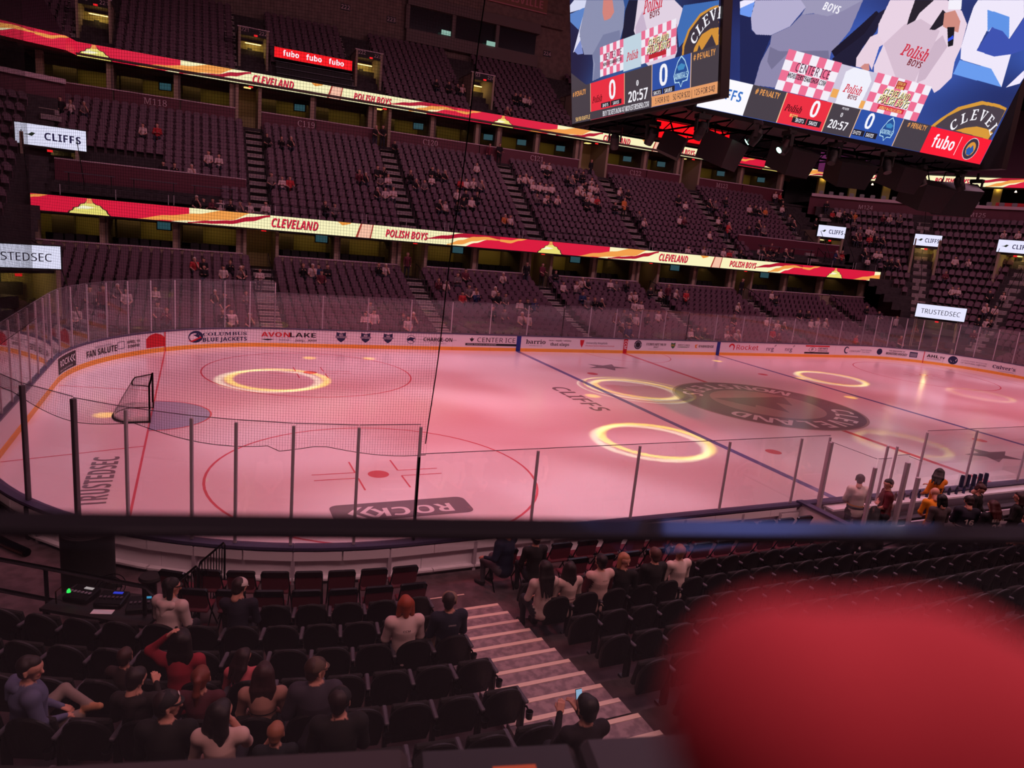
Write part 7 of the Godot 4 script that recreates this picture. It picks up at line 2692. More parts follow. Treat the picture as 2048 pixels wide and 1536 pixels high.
func build_near_things() -> void:
	for row in 2:
		for k in 7:
			var a := 0.04 + k * 0.052
			var rr := 10.35 + row * 0.62
			var p := Vector3(NC.x - sin(a) * rr, 0.25, NC.y + cos(a) * rr)
			folding_chair("maroon folding chair left of the stairs, %s row, %s from the stairs" % [ordinal(row + 1), ordinal(k + 1)], p, PI - a)
		for k in 14:
			if row == 1 and k < 2:
				continue
			folding_chair("maroon folding chair right of the stairs, %s row, %s along the boards" % [ordinal(row + 1), ordinal(k + 1)], Vector3(-20.3 + k * 0.60, 0.25, 13.82 + row * 0.66), PI)
	# back of the near boards: posts, ribs and sills
	var bb := struct("trim_boards", "pale framed back of the near boards with steel posts")
	for k in 26:
		var s := -48.4 - k * 0.88
		if s < near_s(-11.9):
			break
		var f := board_at(s, 0.14)
		var m := MB.new()
		m.box(f.origin + Vector3(0, 0.56, 0), Vector3(0.07, 0.64, 0.09), f.basis)
		if k % 2 == 0:
			part("steel_post", m.mesh(), M["alu"], bb)
		var sill := board_at(s - 0.44, 0.15)
		var sm := MB.new()
		sm.box(sill.origin + Vector3(0, 0.36, 0), Vector3(0.86, 0.04, 0.12), sill.basis)
		part("sill", sm.mesh(), M["board"], bb)
		var tm := MB.new()
		tm.box(sill.origin + Vector3(0, 0.82, 0) - sill.basis.z * 0.0, Vector3(0.87, 0.18, 0.06), sill.basis)
		part("upper_panel", tm.mesh(), M["board"], bb)
	# rolled rubber mat standing on end
	var mat_ := thing("rolled_mat", "tall black rubber mat rolled up and stood on end by the boards", "mat", Vector3(-27.42, 0.22, 12.55))
	var mm := MB.new()
	mm.lathe(PackedVector2Array([Vector2(0.40, 0.0), Vector2(0.40, 1.30), Vector2(0.37, 1.32)]), 36)
	part("outer_wrap", mm.mesh(), M["rubber"], mat_)
	for k in 6:
		var ring := MB.new()
		var r := 0.37 - k * 0.06
		ring.lathe(PackedVector2Array([Vector2(r, 1.28), Vector2(r, 1.325), Vector2(r - 0.035, 1.325), Vector2(r - 0.035, 1.28)]), 30)
		part("coil", ring.mesh(), M["rubber"], mat_)
	var core := MB.new()
	core.lathe(PackedVector2Array([Vector2(0.38, 1.285), Vector2(0.0, 1.285)]), 24)
	part("core", core.mesh(), M["rubber"], mat_)
	# board door frame at the left edge with latch bars
	var dr := thing("board_gate", "white board gate with black latch bars at the left corner", "gate", Vector3.ZERO)
	for k in 3:
		var f := board_at(-47.6 - k * 1.15, 0.16)
		var m := MB.new()
		m.box(f.origin + Vector3(0, 0.5, 0), Vector3(0.10, 0.86, 0.12), f.basis)
		part("post", m.mesh(), M["black"], dr)
	for y in [0.42, 0.72]:
		var f := board_at(-48.8, 0.22)
		var m := MB.new()
		m.box(f.origin + Vector3(0, y, 0), Vector3(1.5, 0.06, 0.05), f.basis)
		part("latch_bar", m.mesh(), M["black_gloss"], dr)
	var pipe := thing("floor_pipe", "pale wrapped pipe lying along the foot of the left boards", "pipe", Vector3.ZERO)
	var pp := PackedVector3Array()
	for k in 9:
		pp.append(board_at(-45.6 - k * 0.62, 0.62).origin + Vector3(0, 0.33, 0))
	tubes("pipe", pipe, [pp], 0.085, mat("pipe_wrap", Color(0.62, 0.44, 0.38), 0.7))
	# guard rail round the crew pit, and the crowd barrier
	var gr := thing("guard_rail", "painted steel guard rail with two bars round the crew pit", "handrail", Vector3.ZERO)
	var a := Vector3(-29.6, 1.52, 12.6)
	var b := Vector3(-26.42, 1.46, 14.62)
	var d := Vector3(0, 0.52, 0)
	tubes("rail", gr, [[a, b, b + Vector3(0.10, -0.12, 0.05), b + Vector3(0.10, -0.5, 0.05)], [a - d, b - d]], 0.034, M["steel"])
	for f in [0.08, 0.56, 0.99]:
		var p := a.lerp(b, f)
		tubes("post", gr, [[Vector3(p.x, 0.2, p.z), p]], 0.03, M["steel"])
	var br := thing("crowd_barrier", "steel crowd barrier with upright bars between crew pit and chairs", "barrier", Vector3.ZERO)
	var e := Vector3(-26.15, 0.25, 14.5)
	for k in 2:
		var g := e.lerp(Vector3(-25.28, 0.25, 12.95), 0.5 * k)
		var h := e.lerp(Vector3(-25.28, 0.25, 12.95), 0.5 * (k + 1) - 0.02)
		var u := Vector3(0, 1.05, 0)
		tubes("frame", br, [[g, g + u * 0.94, g.lerp(h, 0.06) + u, h.lerp(g, 0.06) + u, h + u * 0.94, h], [g + u * 0.16, h + u * 0.16]], 0.019, M["steel"])
		for q in range(1, 9):
			var p := g.lerp(h, q / 9.0)
			tubes("bar", br, [[p + u * 0.16, p + u]], 0.009, M["steel"])
	crew_pit()
	bench_area()

func crew_pit() -> void:
	var base := Vector3(-26.95, 0.25, 14.15)
	var ds := thing("control_desk", "black control desk crowded with mixers and cables in the crew pit", "desk", base, -0.55)
	part("desk_top", cached_box(Vector3(1.7, 0.05, 0.75)), M["black"], ds, Vector3(0, 0.72, 0))
	for sx in [-0.8, 0.8]:
		for sz in [-0.32, 0.32]:
			part("leg", cached_box(Vector3(0.05, 0.7, 0.05)), M["black"], ds, Vector3(sx, 0.35, sz))
	var at := func(x: float, y: float, z: float) -> Vector3: return base + Basis(Vector3.UP, -0.55) * Vector3(x, y, z)
	for k in 3:
		var m := thing("mixer", ["small mixer with rows of pale keys on the control desk", "dark mixer with a blue display on the control desk", "dark mixer with a cyan display on the control desk"][k], "mixer", at.call(-0.5 + k * 0.5, 0.745, -0.05), -0.55 + 0.2 * k)
		var cs := MB.new()
		cs.cbox(Vector3(0, 0.05, 0), Vector3(0.40, 0.09, 0.34), 0.015, Basis(Vector3.RIGHT, 0.12))
		part("case", cs.mesh(), M["black_gloss"], m)
		for q in 6:
			part("key", cached_box(Vector3(0.035, 0.012, 0.05)), M["print_grey"] if k == 0 else M["arm_grey"], m, Vector3(-0.15 + q * 0.06, 0.105, 0.02))
		part("display", cached_box(Vector3(0.14, 0.008, 0.05)), glow(["lcd_white", "lcd_blue", "lcd_cyan"][k], [Color(0.85, 0.8, 0.8), Color(0.2, 0.3, 1.0), Color(0.25, 0.7, 0.9)][k], 0.6), m, Vector3(0.05, 0.11, -0.10))
	var pad := thing("note_pad", "pale sheet of paper lying on the control desk", "paper", at.call(0.05, 0.75, 0.22), -0.3)
	part("sheet", cached_box(Vector3(0.3, 0.004, 0.12)), M["print_white"], pad)
	var lp := thing("desk_lamp", "small goose-neck lamp with a green light on the desk", "lamp", at.call(-0.72, 0.745, 0.2), 0.0)
	tubes("neck", lp, [[Vector3.ZERO, Vector3(0, 0.2, 0), Vector3(0.08, 0.27, 0.02), Vector3(0.16, 0.22, 0.03)]], 0.012, M["pipe_wrap"])
	var hd := MB.new()
	hd.lathe(PackedVector2Array([Vector2(0.0, -0.03), Vector2(0.03, -0.02), Vector2(0.02, 0.03), Vector2(0.0, 0.03)]), 10)
	part("head", hd.mesh(), glow("lamp_green", Color(0.2, 1.0, 0.4), 1.0), lp, Vector3(0.17, 0.2, 0.03))
	var stl := thing("stool", "round black stool standing before the white boards", "stool", Vector3(-26.45, 0.25, 13.15))
	var tp := MB.new()
	tp.lathe(PackedVector2Array([Vector2(0, 0.56), Vector2(0.17, 0.56), Vector2(0.19, 0.60), Vector2(0.17, 0.64), Vector2(0, 0.64)]), 20)
	part("seat", tp.mesh(), M["black"], stl)
	var cl := MB.new()
	cl.lathe(PackedVector2Array([Vector2(0.16, 0.0), Vector2(0.10, 0.1), Vector2(0.09, 0.56)]), 16)
	part("column", cl.mesh(), M["black_gloss"], stl)
	var fan := thing("floor_fan", "small round black fan with a wire grille in the crew pit", "fan", Vector3(-27.05, 0.25, 13.35), 0.4)
	for r in [0.24, 0.18, 0.11]:
		var p := PackedVector3Array()
		for q in 21:
			p.append(Vector3(cos(TAU * q / 20.0) * r, 0.62 + sin(TAU * q / 20.0) * r, 0.06))
		tubes("grille_ring", fan, [p], 0.008, M["arm_grey"])
	var hub := MB.new()
	hub.lathe(PackedVector2Array([Vector2(0, 0.06), Vector2(0.07, 0.05), Vector2(0.08, -0.06), Vector2(0, -0.06)]), 12, turned(Vector3(0, 0.62, 0), 0, PI / 2))
	part("hub", hub.mesh(), M["black"], fan)
	for q in 4:
		var bl := MB.new()
		bl.prism(PackedVector2Array([Vector2(-0.03, 0.06), Vector2(0.04, 0.06), Vector2(0.08, 0.21), Vector2(-0.04, 0.2)]), 0.006, turned(Vector3(0, 0.62, 0), 0, 0, q * PI / 2))
		part("blade", bl.mesh(), M["rubber"], fan)
	tubes("stand", fan, [[Vector3(0, 0.38, 0), Vector3(0, 0.02, 0)], [Vector3(-0.2, 0.02, 0), Vector3(0.2, 0.02, 0)]], 0.018, M["black"])
	folding_chair("maroon folding chair inside the crew pit by the barrier", Vector3(-26.0, 0.25, 13.35), 2.6)
	var cb := thing("cable_heap", "tangle of black cables and adapters on the crew pit floor", "cables", Vector3(-26.9, 0.26, 14.9))
	for k in 7:
		var p := PackedVector3Array()
		for q in 10:
			p.append(Vector3(sin(k * 1.7 + q * 0.8) * 0.3 + q * 0.04 - 0.2, 0.02 + 0.02 * (k % 3), cos(k * 2.1 + q * 0.7) * 0.22))
		tubes("cable", cb, [p], 0.012, M["black"])
	for k in 3:
		part("adapter", cached_box(Vector3(0.14, 0.06, 0.08)), M["pipe_wrap"] if k == 0 else M["black_gloss"], cb, Vector3(-0.2 + k * 0.25, 0.05, 0.2 - k * 0.1))

func bench_area() -> void:
	# return wall, glass and posts where the players' bench begins
	var w := struct("wall_bench", "low white end wall of the near players' bench")
	part("panel", cached_box(Vector3(0.12, 0.85, 1.9)), M["board"], w, Vector3(-11.6, 0.6, 14.0))
	part("cap", cached_box(Vector3(0.2, 0.05, 2.0)), M["cap"], w, Vector3(-11.6, 1.03, 14.0))
	part("hatch_frame", cached_box(Vector3(0.7, 0.42, 0.05)), M["alu"], w, Vector3(-12.0, 0.62, 13.12))
	part("hatch_panel", cached_box(Vector3(0.58, 0.32, 0.06)), M["board"], w, Vector3(-12.0, 0.62, 13.13))
	var g := thing("bench_glass", "upright glass panels with steel posts round the bench doorway", "glass screen", Vector3.ZERO)
	var posts := [[-11.4, 13.45, 2.75, 0.09], [-11.4, 14.75, 2.55, 0.08], [-9.05, 13.27, 2.5, 0.06], [-8.6, 13.22, 2.45, 0.06], [-10.07, 14.6, 2.55, 0.1], [-10.1, 14.95, 2.3, 0.09]]
	for p in posts:
		var m := MB.new()
		m.cbox(Vector3(p[0], (0.9 + p[2]) / 2, p[1]), Vector3(p[3], p[2] - 0.9, p[3]), 0.012)
		part("post", m.mesh(), M["alu"], g)
	for e in [[Vector3(-11.4, 0, 13.45), Vector3(-11.4, 0, 14.75), 2.75], [Vector3(-11.35, 0, 14.75), Vector3(-10.9, 0, 14.75), 2.75], [Vector3(-10.5, 0, 14.6), Vector3(-10.07, 0, 14.6), 2.75], [Vector3(-10.07, 0, 14.6), Vector3(-10.1, 0, 14.95), 2.7]]:
		var d: Vector3 = e[1] - e[0]
		var b := Basis(d.normalized(), Vector3.UP, d.normalized().cross(Vector3.UP))
		var m := MB.new()
		m.box((e[0] + e[1]) / 2 + Vector3(0, (1.0 + e[2]) / 2, 0), Vector3(d.length(), e[2] - 1.0, 0.012), b)
		part("pane", m.mesh(), M["glass"], g)
		var t := MB.new()
		t.box((e[0] + e[1]) / 2 + Vector3(0, e[2] + 0.005, 0), Vector3(d.length(), 0.01, 0.014), b)
		part("top_edge", t.mesh(), M["glass_edge"], g)
	var sh := thing("bench_shelf", "long white bottle shelf along the inside of the bench boards", "shelf", Vector3(-5.5, 0, 13.25))
	part("shelf", cached_box(Vector3(10.6, 0.05, 0.34)), M["board"], sh, Vector3(0, 0.86, 0))
	part("panel", cached_box(Vector3(10.6, 0.62, 0.04)), M["board"], sh, Vector3(0, 0.55, -0.10))
	part("lower_shelf", cached_box(Vector3(10.6, 0.04, 0.4)), M["arm_grey"], sh, Vector3(0, 0.50, 0.2))
	for k in 16:
		var o := thing("water_bottle", "dark squeeze bottle on the bench shelf, %s from the left" % ordinal(k + 1), "bottle", Vector3(-9.6 + k * 0.33 + (0.3 if k > 8 else 0.0), 0.885, 13.25), 0.0, "bottles on the bench shelf")
		if not shared.has("bottle"):
			var m := MB.new()
			m.lathe(PackedVector2Array([Vector2(0, 0), Vector2(0.038, 0), Vector2(0.038, 0.15), Vector2(0.030, 0.17)]), 12)
			shared["bottle"] = m.mesh()
			var c := MB.new()
			c.lathe(PackedVector2Array([Vector2(0.032, 0.17), Vector2(0.032, 0.195), Vector2(0.012, 0.205), Vector2(0.010, 0.24), Vector2(0, 0.24)]), 12)
			shared["bottle_cap"] = c.mesh()
		part("bottle_body", shared["bottle"], mat("bottle_navy", Color(0.12, 0.14, 0.26), 0.4) if k % 3 else M["print_navy"], o)
		part("lid", shared["bottle_cap"], M["black"], o)
	for k in 5:
		var o := thing("tall_bottle", "tall dark bottle standing on the bench boards, %s from the left" % ordinal(k + 1), "bottle", Vector3(-5.2 + k * 0.28, BOARD_H, 13.05), 0.0, "tall bottles on the boards")
		var m := MB.new()
		m.lathe(PackedVector2Array([Vector2(0, 0), Vector2(0.06, 0), Vector2(0.06, 0.3), Vector2(0.045, 0.36), Vector2(0, 0.37)]), 12)
		part("bottle_body", m.mesh(), M["bottle_navy"], o)
	var bn := thing("players_bench", "long pale players' bench behind the bottle shelf", "bench", Vector3(-5.0, 0.2, 14.4))
	part("seat", cached_box(Vector3(9.4, 0.08, 0.4)), M["board"], bn, Vector3(0, 0.42, 0))
	part("back", cached_box(Vector3(9.4, 0.4, 0.06)), M["alu"], bn, Vector3(0, 0.62, 0.3))
	for k in 5:
		part("leg", cached_box(Vector3(0.1, 0.4, 0.34)), M["alu"], bn, Vector3(-4.2 + k * 2.1, 0.2, 0))
	var rl := thing("bench_barrier", "bent steel barrier tubes beside the bench doorway", "barrier", Vector3(-11.6, 0.25, 15.4))
	tubes("tube", rl, [[Vector3(0, 0, 0), Vector3(0, 0.8, 0), Vector3(0.5, 0.95, 0.1), Vector3(1.1, 0.8, 0.2), Vector3(1.15, 0, 0.2)], [Vector3(0.05, 0.62, 0), Vector3(0.5, 0.76, 0.1), Vector3(1.08, 0.62, 0.2)]], 0.022, M["steel"])

# ---------------------------------------------------------------- spectators close by
func seated(r: float, x: float, s: Dictionary, back := 0.12) -> void:
	var t := near_spot(r, x)
	s.at = t.origin + t.basis.z * back
	s.turn = t.basis.get_euler().y + s.get("swing", 0.0)
	figure(s)

func build_near_people() -> void:
	var navy := Color(0.07, 0.08, 0.14)
	var blackc := Color(0.035, 0.033, 0.038)
	var white := Color(0.86, 0.80, 0.78)
	seated(1, -26.16, {"label": "person in a pale hoodie and black cap beside the crew pit rail", "shirt": Color(0.80, 0.72, 0.70), "cap": blackc, "hair": "bob", "hair_color": Color(0.06, 0.05, 0.05), "look": -0.9, "hood": true, "fat": 1.15, "arms": ["lap", "lap"], "lean": 0.05, "swing": -0.3})
	seated(1, -25.25, {"label": "person in a white cap and navy jacket, chin on hand", "shirt": navy, "cap": Color(0.84, 0.80, 0.78), "cap_mark": navy, "hair": "short", "look": -0.5, "nod": 0.35, "arms": ["chin", "lap"], "lean": 0.10})
	seated(3, -25.93, {"label": "woman with dark hair in a red leopard-print top, hand on head", "shirt": Color(0.56, 0.10, 0.18), "hair": "verylong", "hair_color": Color(0.055, 0.04, 0.045), "arms": ["head", "lap"], "lean": 0.02, "spots": true}, 0.05)
	seated(4, -27.42, {"label": "person in a grey-blue hoodie with one leg crossed, left edge", "shirt": Color(0.36, 0.38, 0.50), "hair": "short", "hair_color": Color(0.14, 0.09, 0.09), "trousers": Color(0.52, 0.47, 0.44), "shoe": Color(0.72, 0.52, 0.38), "look": -0.6, "swing": -0.9, "crossed": true, "hood": true, "fat": 1.15, "side": -0.1, "arms": ["lap", "lap"]}, 0.2)
	seated(3, -26.55, {"label": "child whose round brown hair just shows above a seat back", "shirt": Color(0.16, 0.10, 0.11), "hair": "short", "hair_color": Color(0.24, 0.15, 0.13), "size": 0.80})
	seated(4, -26.36, {"label": "boy in a dark jacket bent over a phone", "shirt": Color(0.09, 0.06, 0.07), "hair": "short", "hair_color": Color(0.15, 0.09, 0.09), "size": 0.92, "nod": 0.3, "look": -0.4, "arms": ["lap", "phone"], "hood": true})
	seated(4, -25.74, {"label": "girl in a maroon top with a copper ponytail", "shirt": Color(0.30, 0.09, 0.14), "hair": "pony", "hair_color": Color(0.44, 0.20, 0.14), "size": 0.93, "arms": ["rest", "lap"]})
	seated(4, -25.12, {"label": "girl in a pale plaid shirt with long brown hair", "shirt": Color(0.66, 0.50, 0.44), "hair": "verylong", "hair_color": Color(0.20, 0.11, 0.10), "size": 0.95, "stripe": [[0.62, 0.012, blackc], [0.70, 0.012, blackc], [0.78, 0.012, blackc], [0.86, 0.012, blackc]]})
	seated(3, -25.27, {"label": "girl in pink with a dark brown ponytail, head down", "shirt": Color(0.76, 0.36, 0.40), "hair": "long", "hair_color": Color(0.14, 0.08, 0.08), "size": 0.80, "nod": 0.3, "look": -0.5})
	seated(4, -24.58, {"label": "bearded man in a camouflage cap and grey t-shirt looking right", "shirt": Color(0.20, 0.19, 0.24), "cap": Color(0.34, 0.27, 0.22), "hair": "short", "hair_color": Color(0.22, 0.15, 0.11), "look": -1.15, "fat": 1.3, "bare": true, "arms": ["rest", "rest"]}, 0.05)
	seated(5, -26.05, {"label": "man in black with a black cap seen in profile", "shirt": blackc, "cap": Color(0.03, 0.03, 0.035), "cap_mark": white, "hair": "short", "look": -1.25, "fat": 1.15, "lean": 0.08})
	seated(5, -25.57, {"label": "woman with dark hair in a white jersey reading SWEET SUE", "shirt": Color(0.82, 0.70, 0.66), "hair": "long", "hair_color": Color(0.10, 0.055, 0.055), "size": 0.97, "look": -0.5, "bare": true, "arms": ["lap", "chin"], "words": [["SWEET SUE", 0.075, Color(0.10, 0.09, 0.12), 0.76, 0.012, 0.34]]})
	seated(5, -25.08, {"label": "small fair-haired boy in a dark top with an orange seam", "shirt": Color(0.07, 0.10, 0.12), "hair": "short", "hair_color": Color(0.62, 0.40, 0.30), "size": 0.78, "bare": true, "arms": ["chin", "lap"], "look": -0.2})
	seated(5, -24.5, {"label": "man in a black cap and black t-shirt with white back print", "shirt": blackc, "cap": Color(0.03, 0.03, 0.035), "hair": "short", "look": -0.35, "fat": 1.2, "bare": true, "lean": 0.02, "words": [["Warriors 685", 0.05, Color(0.78, 0.70, 0.66), 0.72, 0.014, 0.26]]})
	seated(2, -23.12, {"label": "woman with copper bobbed hair in a white jersey", "shirt": Color(0.84, 0.74, 0.72), "hair": "bob", "hair_color": Color(0.62, 0.26, 0.16), "fat": 1.12, "words": [["CCM", 0.03, Color(0.12, 0.12, 0.16), 0.98, 0.01, 0.1]]})
	seated(2, -22.48, {"label": "man in a navy jersey and grey-tan cap beside the stairs", "shirt": Color(0.06, 0.10, 0.17), "cap": Color(0.52, 0.42, 0.36), "hair": "short", "look": -0.5, "fat": 1.12, "trousers": Color(0.55, 0.45, 0.36), "words": [["STRONG", 0.025, white, 0.99, 0.01, 0.11]]})
	var p := func(x: float, z: float, s: Dictionary) -> void:
		s.at = Vector3(x, 0.25, z)
		s.turn = PI + s.get("swing", 0.0)
		figure(s)
	p.call(-20.35, 14.05, {"label": "man in a navy shirt looking at a bright phone, front row", "shirt": Color(0.08, 0.13, 0.22), "hair": "short", "hair_color": Color(0.06, 0.05, 0.05), "trousers": Color(0.34, 0.33, 0.36), "fat": 1.25, "swing": 0.45, "nod": 0.25, "arms": ["rest", "phone"], "device": "bright phone held by a man in a navy shirt"})
	p.call(-19.9, 14.42, {"label": "person in dark clothes with a pale cap worn backwards", "shirt": Color(0.08, 0.06, 0.08), "cap": Color(0.78, 0.62, 0.58), "cap_back": true, "hair": "short", "size": 0.97})
	seated(1, -20.5, {"label": "woman with long dark brown hair in a white jersey by the stairs", "shirt": Color(0.80, 0.72, 0.68), "hair": "verylong", "hair_color": Color(0.11, 0.065, 0.06), "nod": 0.2})
	seated(1, -20.02, {"label": "girl in a striped pale jersey with a dark ponytail", "shirt": Color(0.80, 0.70, 0.66), "hair": "long", "hair_color": Color(0.12, 0.07, 0.065), "size": 0.95, "bare": true, "look": -0.6, "stripe": [[0.58, 0.012, Color(0.5, 0.3, 0.3)], [0.64, 0.012, Color(0.5, 0.3, 0.3)], [0.70, 0.012, Color(0.5, 0.3, 0.3)], [0.76, 0.012, Color(0.5, 0.3, 0.3)]]})
	seated(1, -19.42, {"label": "man in a raglan shirt with maroon sleeves and pale body", "shirt": Color(0.82, 0.70, 0.66), "sleeve": Color(0.34, 0.06, 0.12), "hair": "short", "hair_color": Color(0.10, 0.065, 0.06), "fat": 1.1, "words": [["BOSTON", 0.02, blackc, 1.0, 0.01, 0.09]]})
	seated(1, -18.95, {"label": "blonde woman in a black jacket turned to face the camera", "shirt": Color(0.04, 0.035, 0.04), "hair": "bob", "hair_color": Color(0.66, 0.46, 0.32), "look": -2.5, "swing": -0.5, "size": 0.97})
	seated(1, -18.3, {"label": "grey-haired man in a black pullover, back to camera", "shirt": Color(0.05, 0.05, 0.055), "hair": "short", "hair_color": Color(0.36, 0.24, 0.20), "fat": 1.1})
	seated(1, -17.75, {"label": "person with short fair hair in a white shirt", "shirt": Color(0.88, 0.80, 0.76), "hair": "short", "hair_color": Color(0.56, 0.34, 0.22), "look": -0.5})
	seated(6, -22.32, {"label": "man with dark cropped hair holding up a phone by the ledge", "shirt": Color(0.05, 0.045, 0.05), "hair": "short", "hair_color": Color(0.08, 0.05, 0.05), "arms": ["phone", "phone"], "look": 0.2, "device": "dark phone showing a picture, held near the ledge"}, 0.2)
	seated(6, -27.0, {"label": "bald head of a person at the very bottom left", "shirt": Color(0.10, 0.08, 0.09)}, -0.1)
	# round the bench
	var st := func(x: float, z: float, yaw: float, s: Dictionary) -> void:
		s.at = Vector3(x, 0.25, z)
		s.turn = yaw
		s.pose = "stand"
		s.group = "people standing round the bench"
		figure(s)
	st.call(-11.0, 14.15, PI - 0.4, {"label": "man in a white jersey with yellow shoulders standing by the bench glass", "shirt": Color(0.82, 0.76, 0.72), "hair": "short", "hair_color": Color(0.10, 0.06, 0.06), "fat": 1.2, "nod": 0.4, "look": -0.5, "size": 1.02, "arms": ["lap", "lap"], "trousers": blackc, "stripe": [[0.60, 0.05, blackc], [0.66, 0.03, Color(0.86, 0.58, 0.16)]]})
	st.call(-10.35, 14.45, PI + 0.9, {"label": "man in a maroon t-shirt holding a black jacket by the bench", "shirt": Color(0.34, 0.06, 0.12), "hair": "short", "hair_color": Color(0.10, 0.055, 0.05), "bare": true, "nod": 0.1, "look": 0.5, "arms": ["lap", "fold"], "fat": 1.1})
	st.call(-7.95, 14.1, PI - 0.2, {"label": "person in a yellow jersey and red cap leaning at the bench", "shirt": Color(0.88, 0.50, 0.10), "cap": Color(0.66, 0.04, 0.08), "hair": "long", "hair_color": Color(0.10, 0.06, 0.06), "nod": 0.5, "look": -0.9, "arms": ["lap", "reach"], "words": [["87", 0.12, blackc, 0.86, 0.012, 0.18]]})
	st.call(-9.62, 15.2, PI - 0.5, {"label": "person in yellow bending behind a woman with a teal bag", "shirt": Color(0.90, 0.56, 0.10), "hair": "", "size": 0.98, "lean": 0.1, "nod": 0.5, "trousers": Color(0.62, 0.40, 0.08)})
	st.call(-9.98, 15.55, PI - 0.3, {"label": "woman with black hair in a grey top carrying a teal bag", "shirt": Color(0.27, 0.23, 0.25), "hair": "bob", "hair_color": Color(0.025, 0.02, 0.025), "bare": true, "nod": 0.3, "arms": ["down", "lap"]})
	st.call(-9.3, 15.75, PI - 0.6, {"label": "person in a navy jersey numbered 16 with white stripes", "shirt": Color(0.07, 0.08, 0.15), "cap": blackc, "hair": "short", "fat": 1.2, "nod": 0.4, "words": [["16", 0.13, white, 0.82, 0.012, 0.2]], "stripe": [[0.62, 0.025, white], [0.68, 0.025, white]]})
	st.call(-8.95, 16.1, PI - 0.2, {"label": "person with red-brown hair in a navy jersey numbered 22", "shirt": Color(0.06, 0.06, 0.10), "hair": "long", "hair_color": Color(0.24, 0.08, 0.08), "fat": 1.1, "nod": 0.3, "words": [["ELEPHANT", 0.07, white, 0.98, 0.012, 0.32], ["22", 0.22, white, 0.78, 0.014, 0.28]]})
	st.call(-8.0, 15.15, 0.3, {"label": "woman in a black top with tied-back hair, head bowed", "shirt": Color(0.04, 0.035, 0.04), "hair": "bun", "hair_color": Color(0.22, 0.11, 0.09), "nod": 0.6, "arms": ["lap", "lap"]})
	st.call(-8.85, 16.95, PI + 1.2, {"label": "person in a tan cap reaching down at the right edge", "shirt": Color(0.10, 0.16, 0.22), "cap": Color(0.70, 0.48, 0.34), "hair": "short", "bare": true, "trousers": Color(0.36, 0.26, 0.18), "arms": ["reach", "down"], "nod": 0.5, "lean": 0.12, "fat": 1.1})
	st.call(-7.5, 15.85, PI + 0.4, {"label": "person with long brown hair in a dark top, right edge", "shirt": Color(0.06, 0.05, 0.06), "hair": "verylong", "hair_color": Color(0.16, 0.08, 0.07), "arms": ["lap", "lap"]})
	p.call(-12.45, 15.75, {"label": "seated person with glasses and dark hair beside the barrier tubes", "shirt": Color(0.10, 0.06, 0.07), "hair": "short", "hair_color": Color(0.10, 0.06, 0.06), "swing": -0.9, "look": 0.4})
	var bag := thing("shoulder_bag", "teal shoulder bag hanging at a woman's side", "bag", Vector3(-10.28, 0.85, 15.62), 0.4)
	var bm := MB.new()
	bm.cbox(Vector3(0, 0.1, 0), Vector3(0.30, 0.34, 0.12), 0.04)
	part("pouch", bm.mesh(), mat("teal", Color(0.06, 0.30, 0.40), 0.7), bag)
	tubes("strap", bag, [[Vector3(-0.12, 0.26, 0), Vector3(0.05, 0.68, 0.02), Vector3(0.12, 0.26, 0)]], 0.014, M["teal"])
	var jk := thing("held_jacket", "black jacket hanging over a man's arm by the bench", "jacket", Vector3(-10.62, 0.95, 14.42), 0.6)
	var jm := skin_over([[Vector3(0, 0.32, 0), Vector3(0.02, -0.2, 0.02), 0.12, 0.17, 0], [Vector3(-0.1, 0.2, 0.05), Vector3(-0.15, -0.25, 0.08), 0.07, 0.06, 0], [Vector3(0.1, 0.2, -0.02), Vector3(0.14, -0.35, 0.0), 0.07, 0.05, 0]], 0.03, 0.08, [lin(Color(0.03, 0.028, 0.033))])
	part("fabric", jm.mesh(), cloth(), jk)

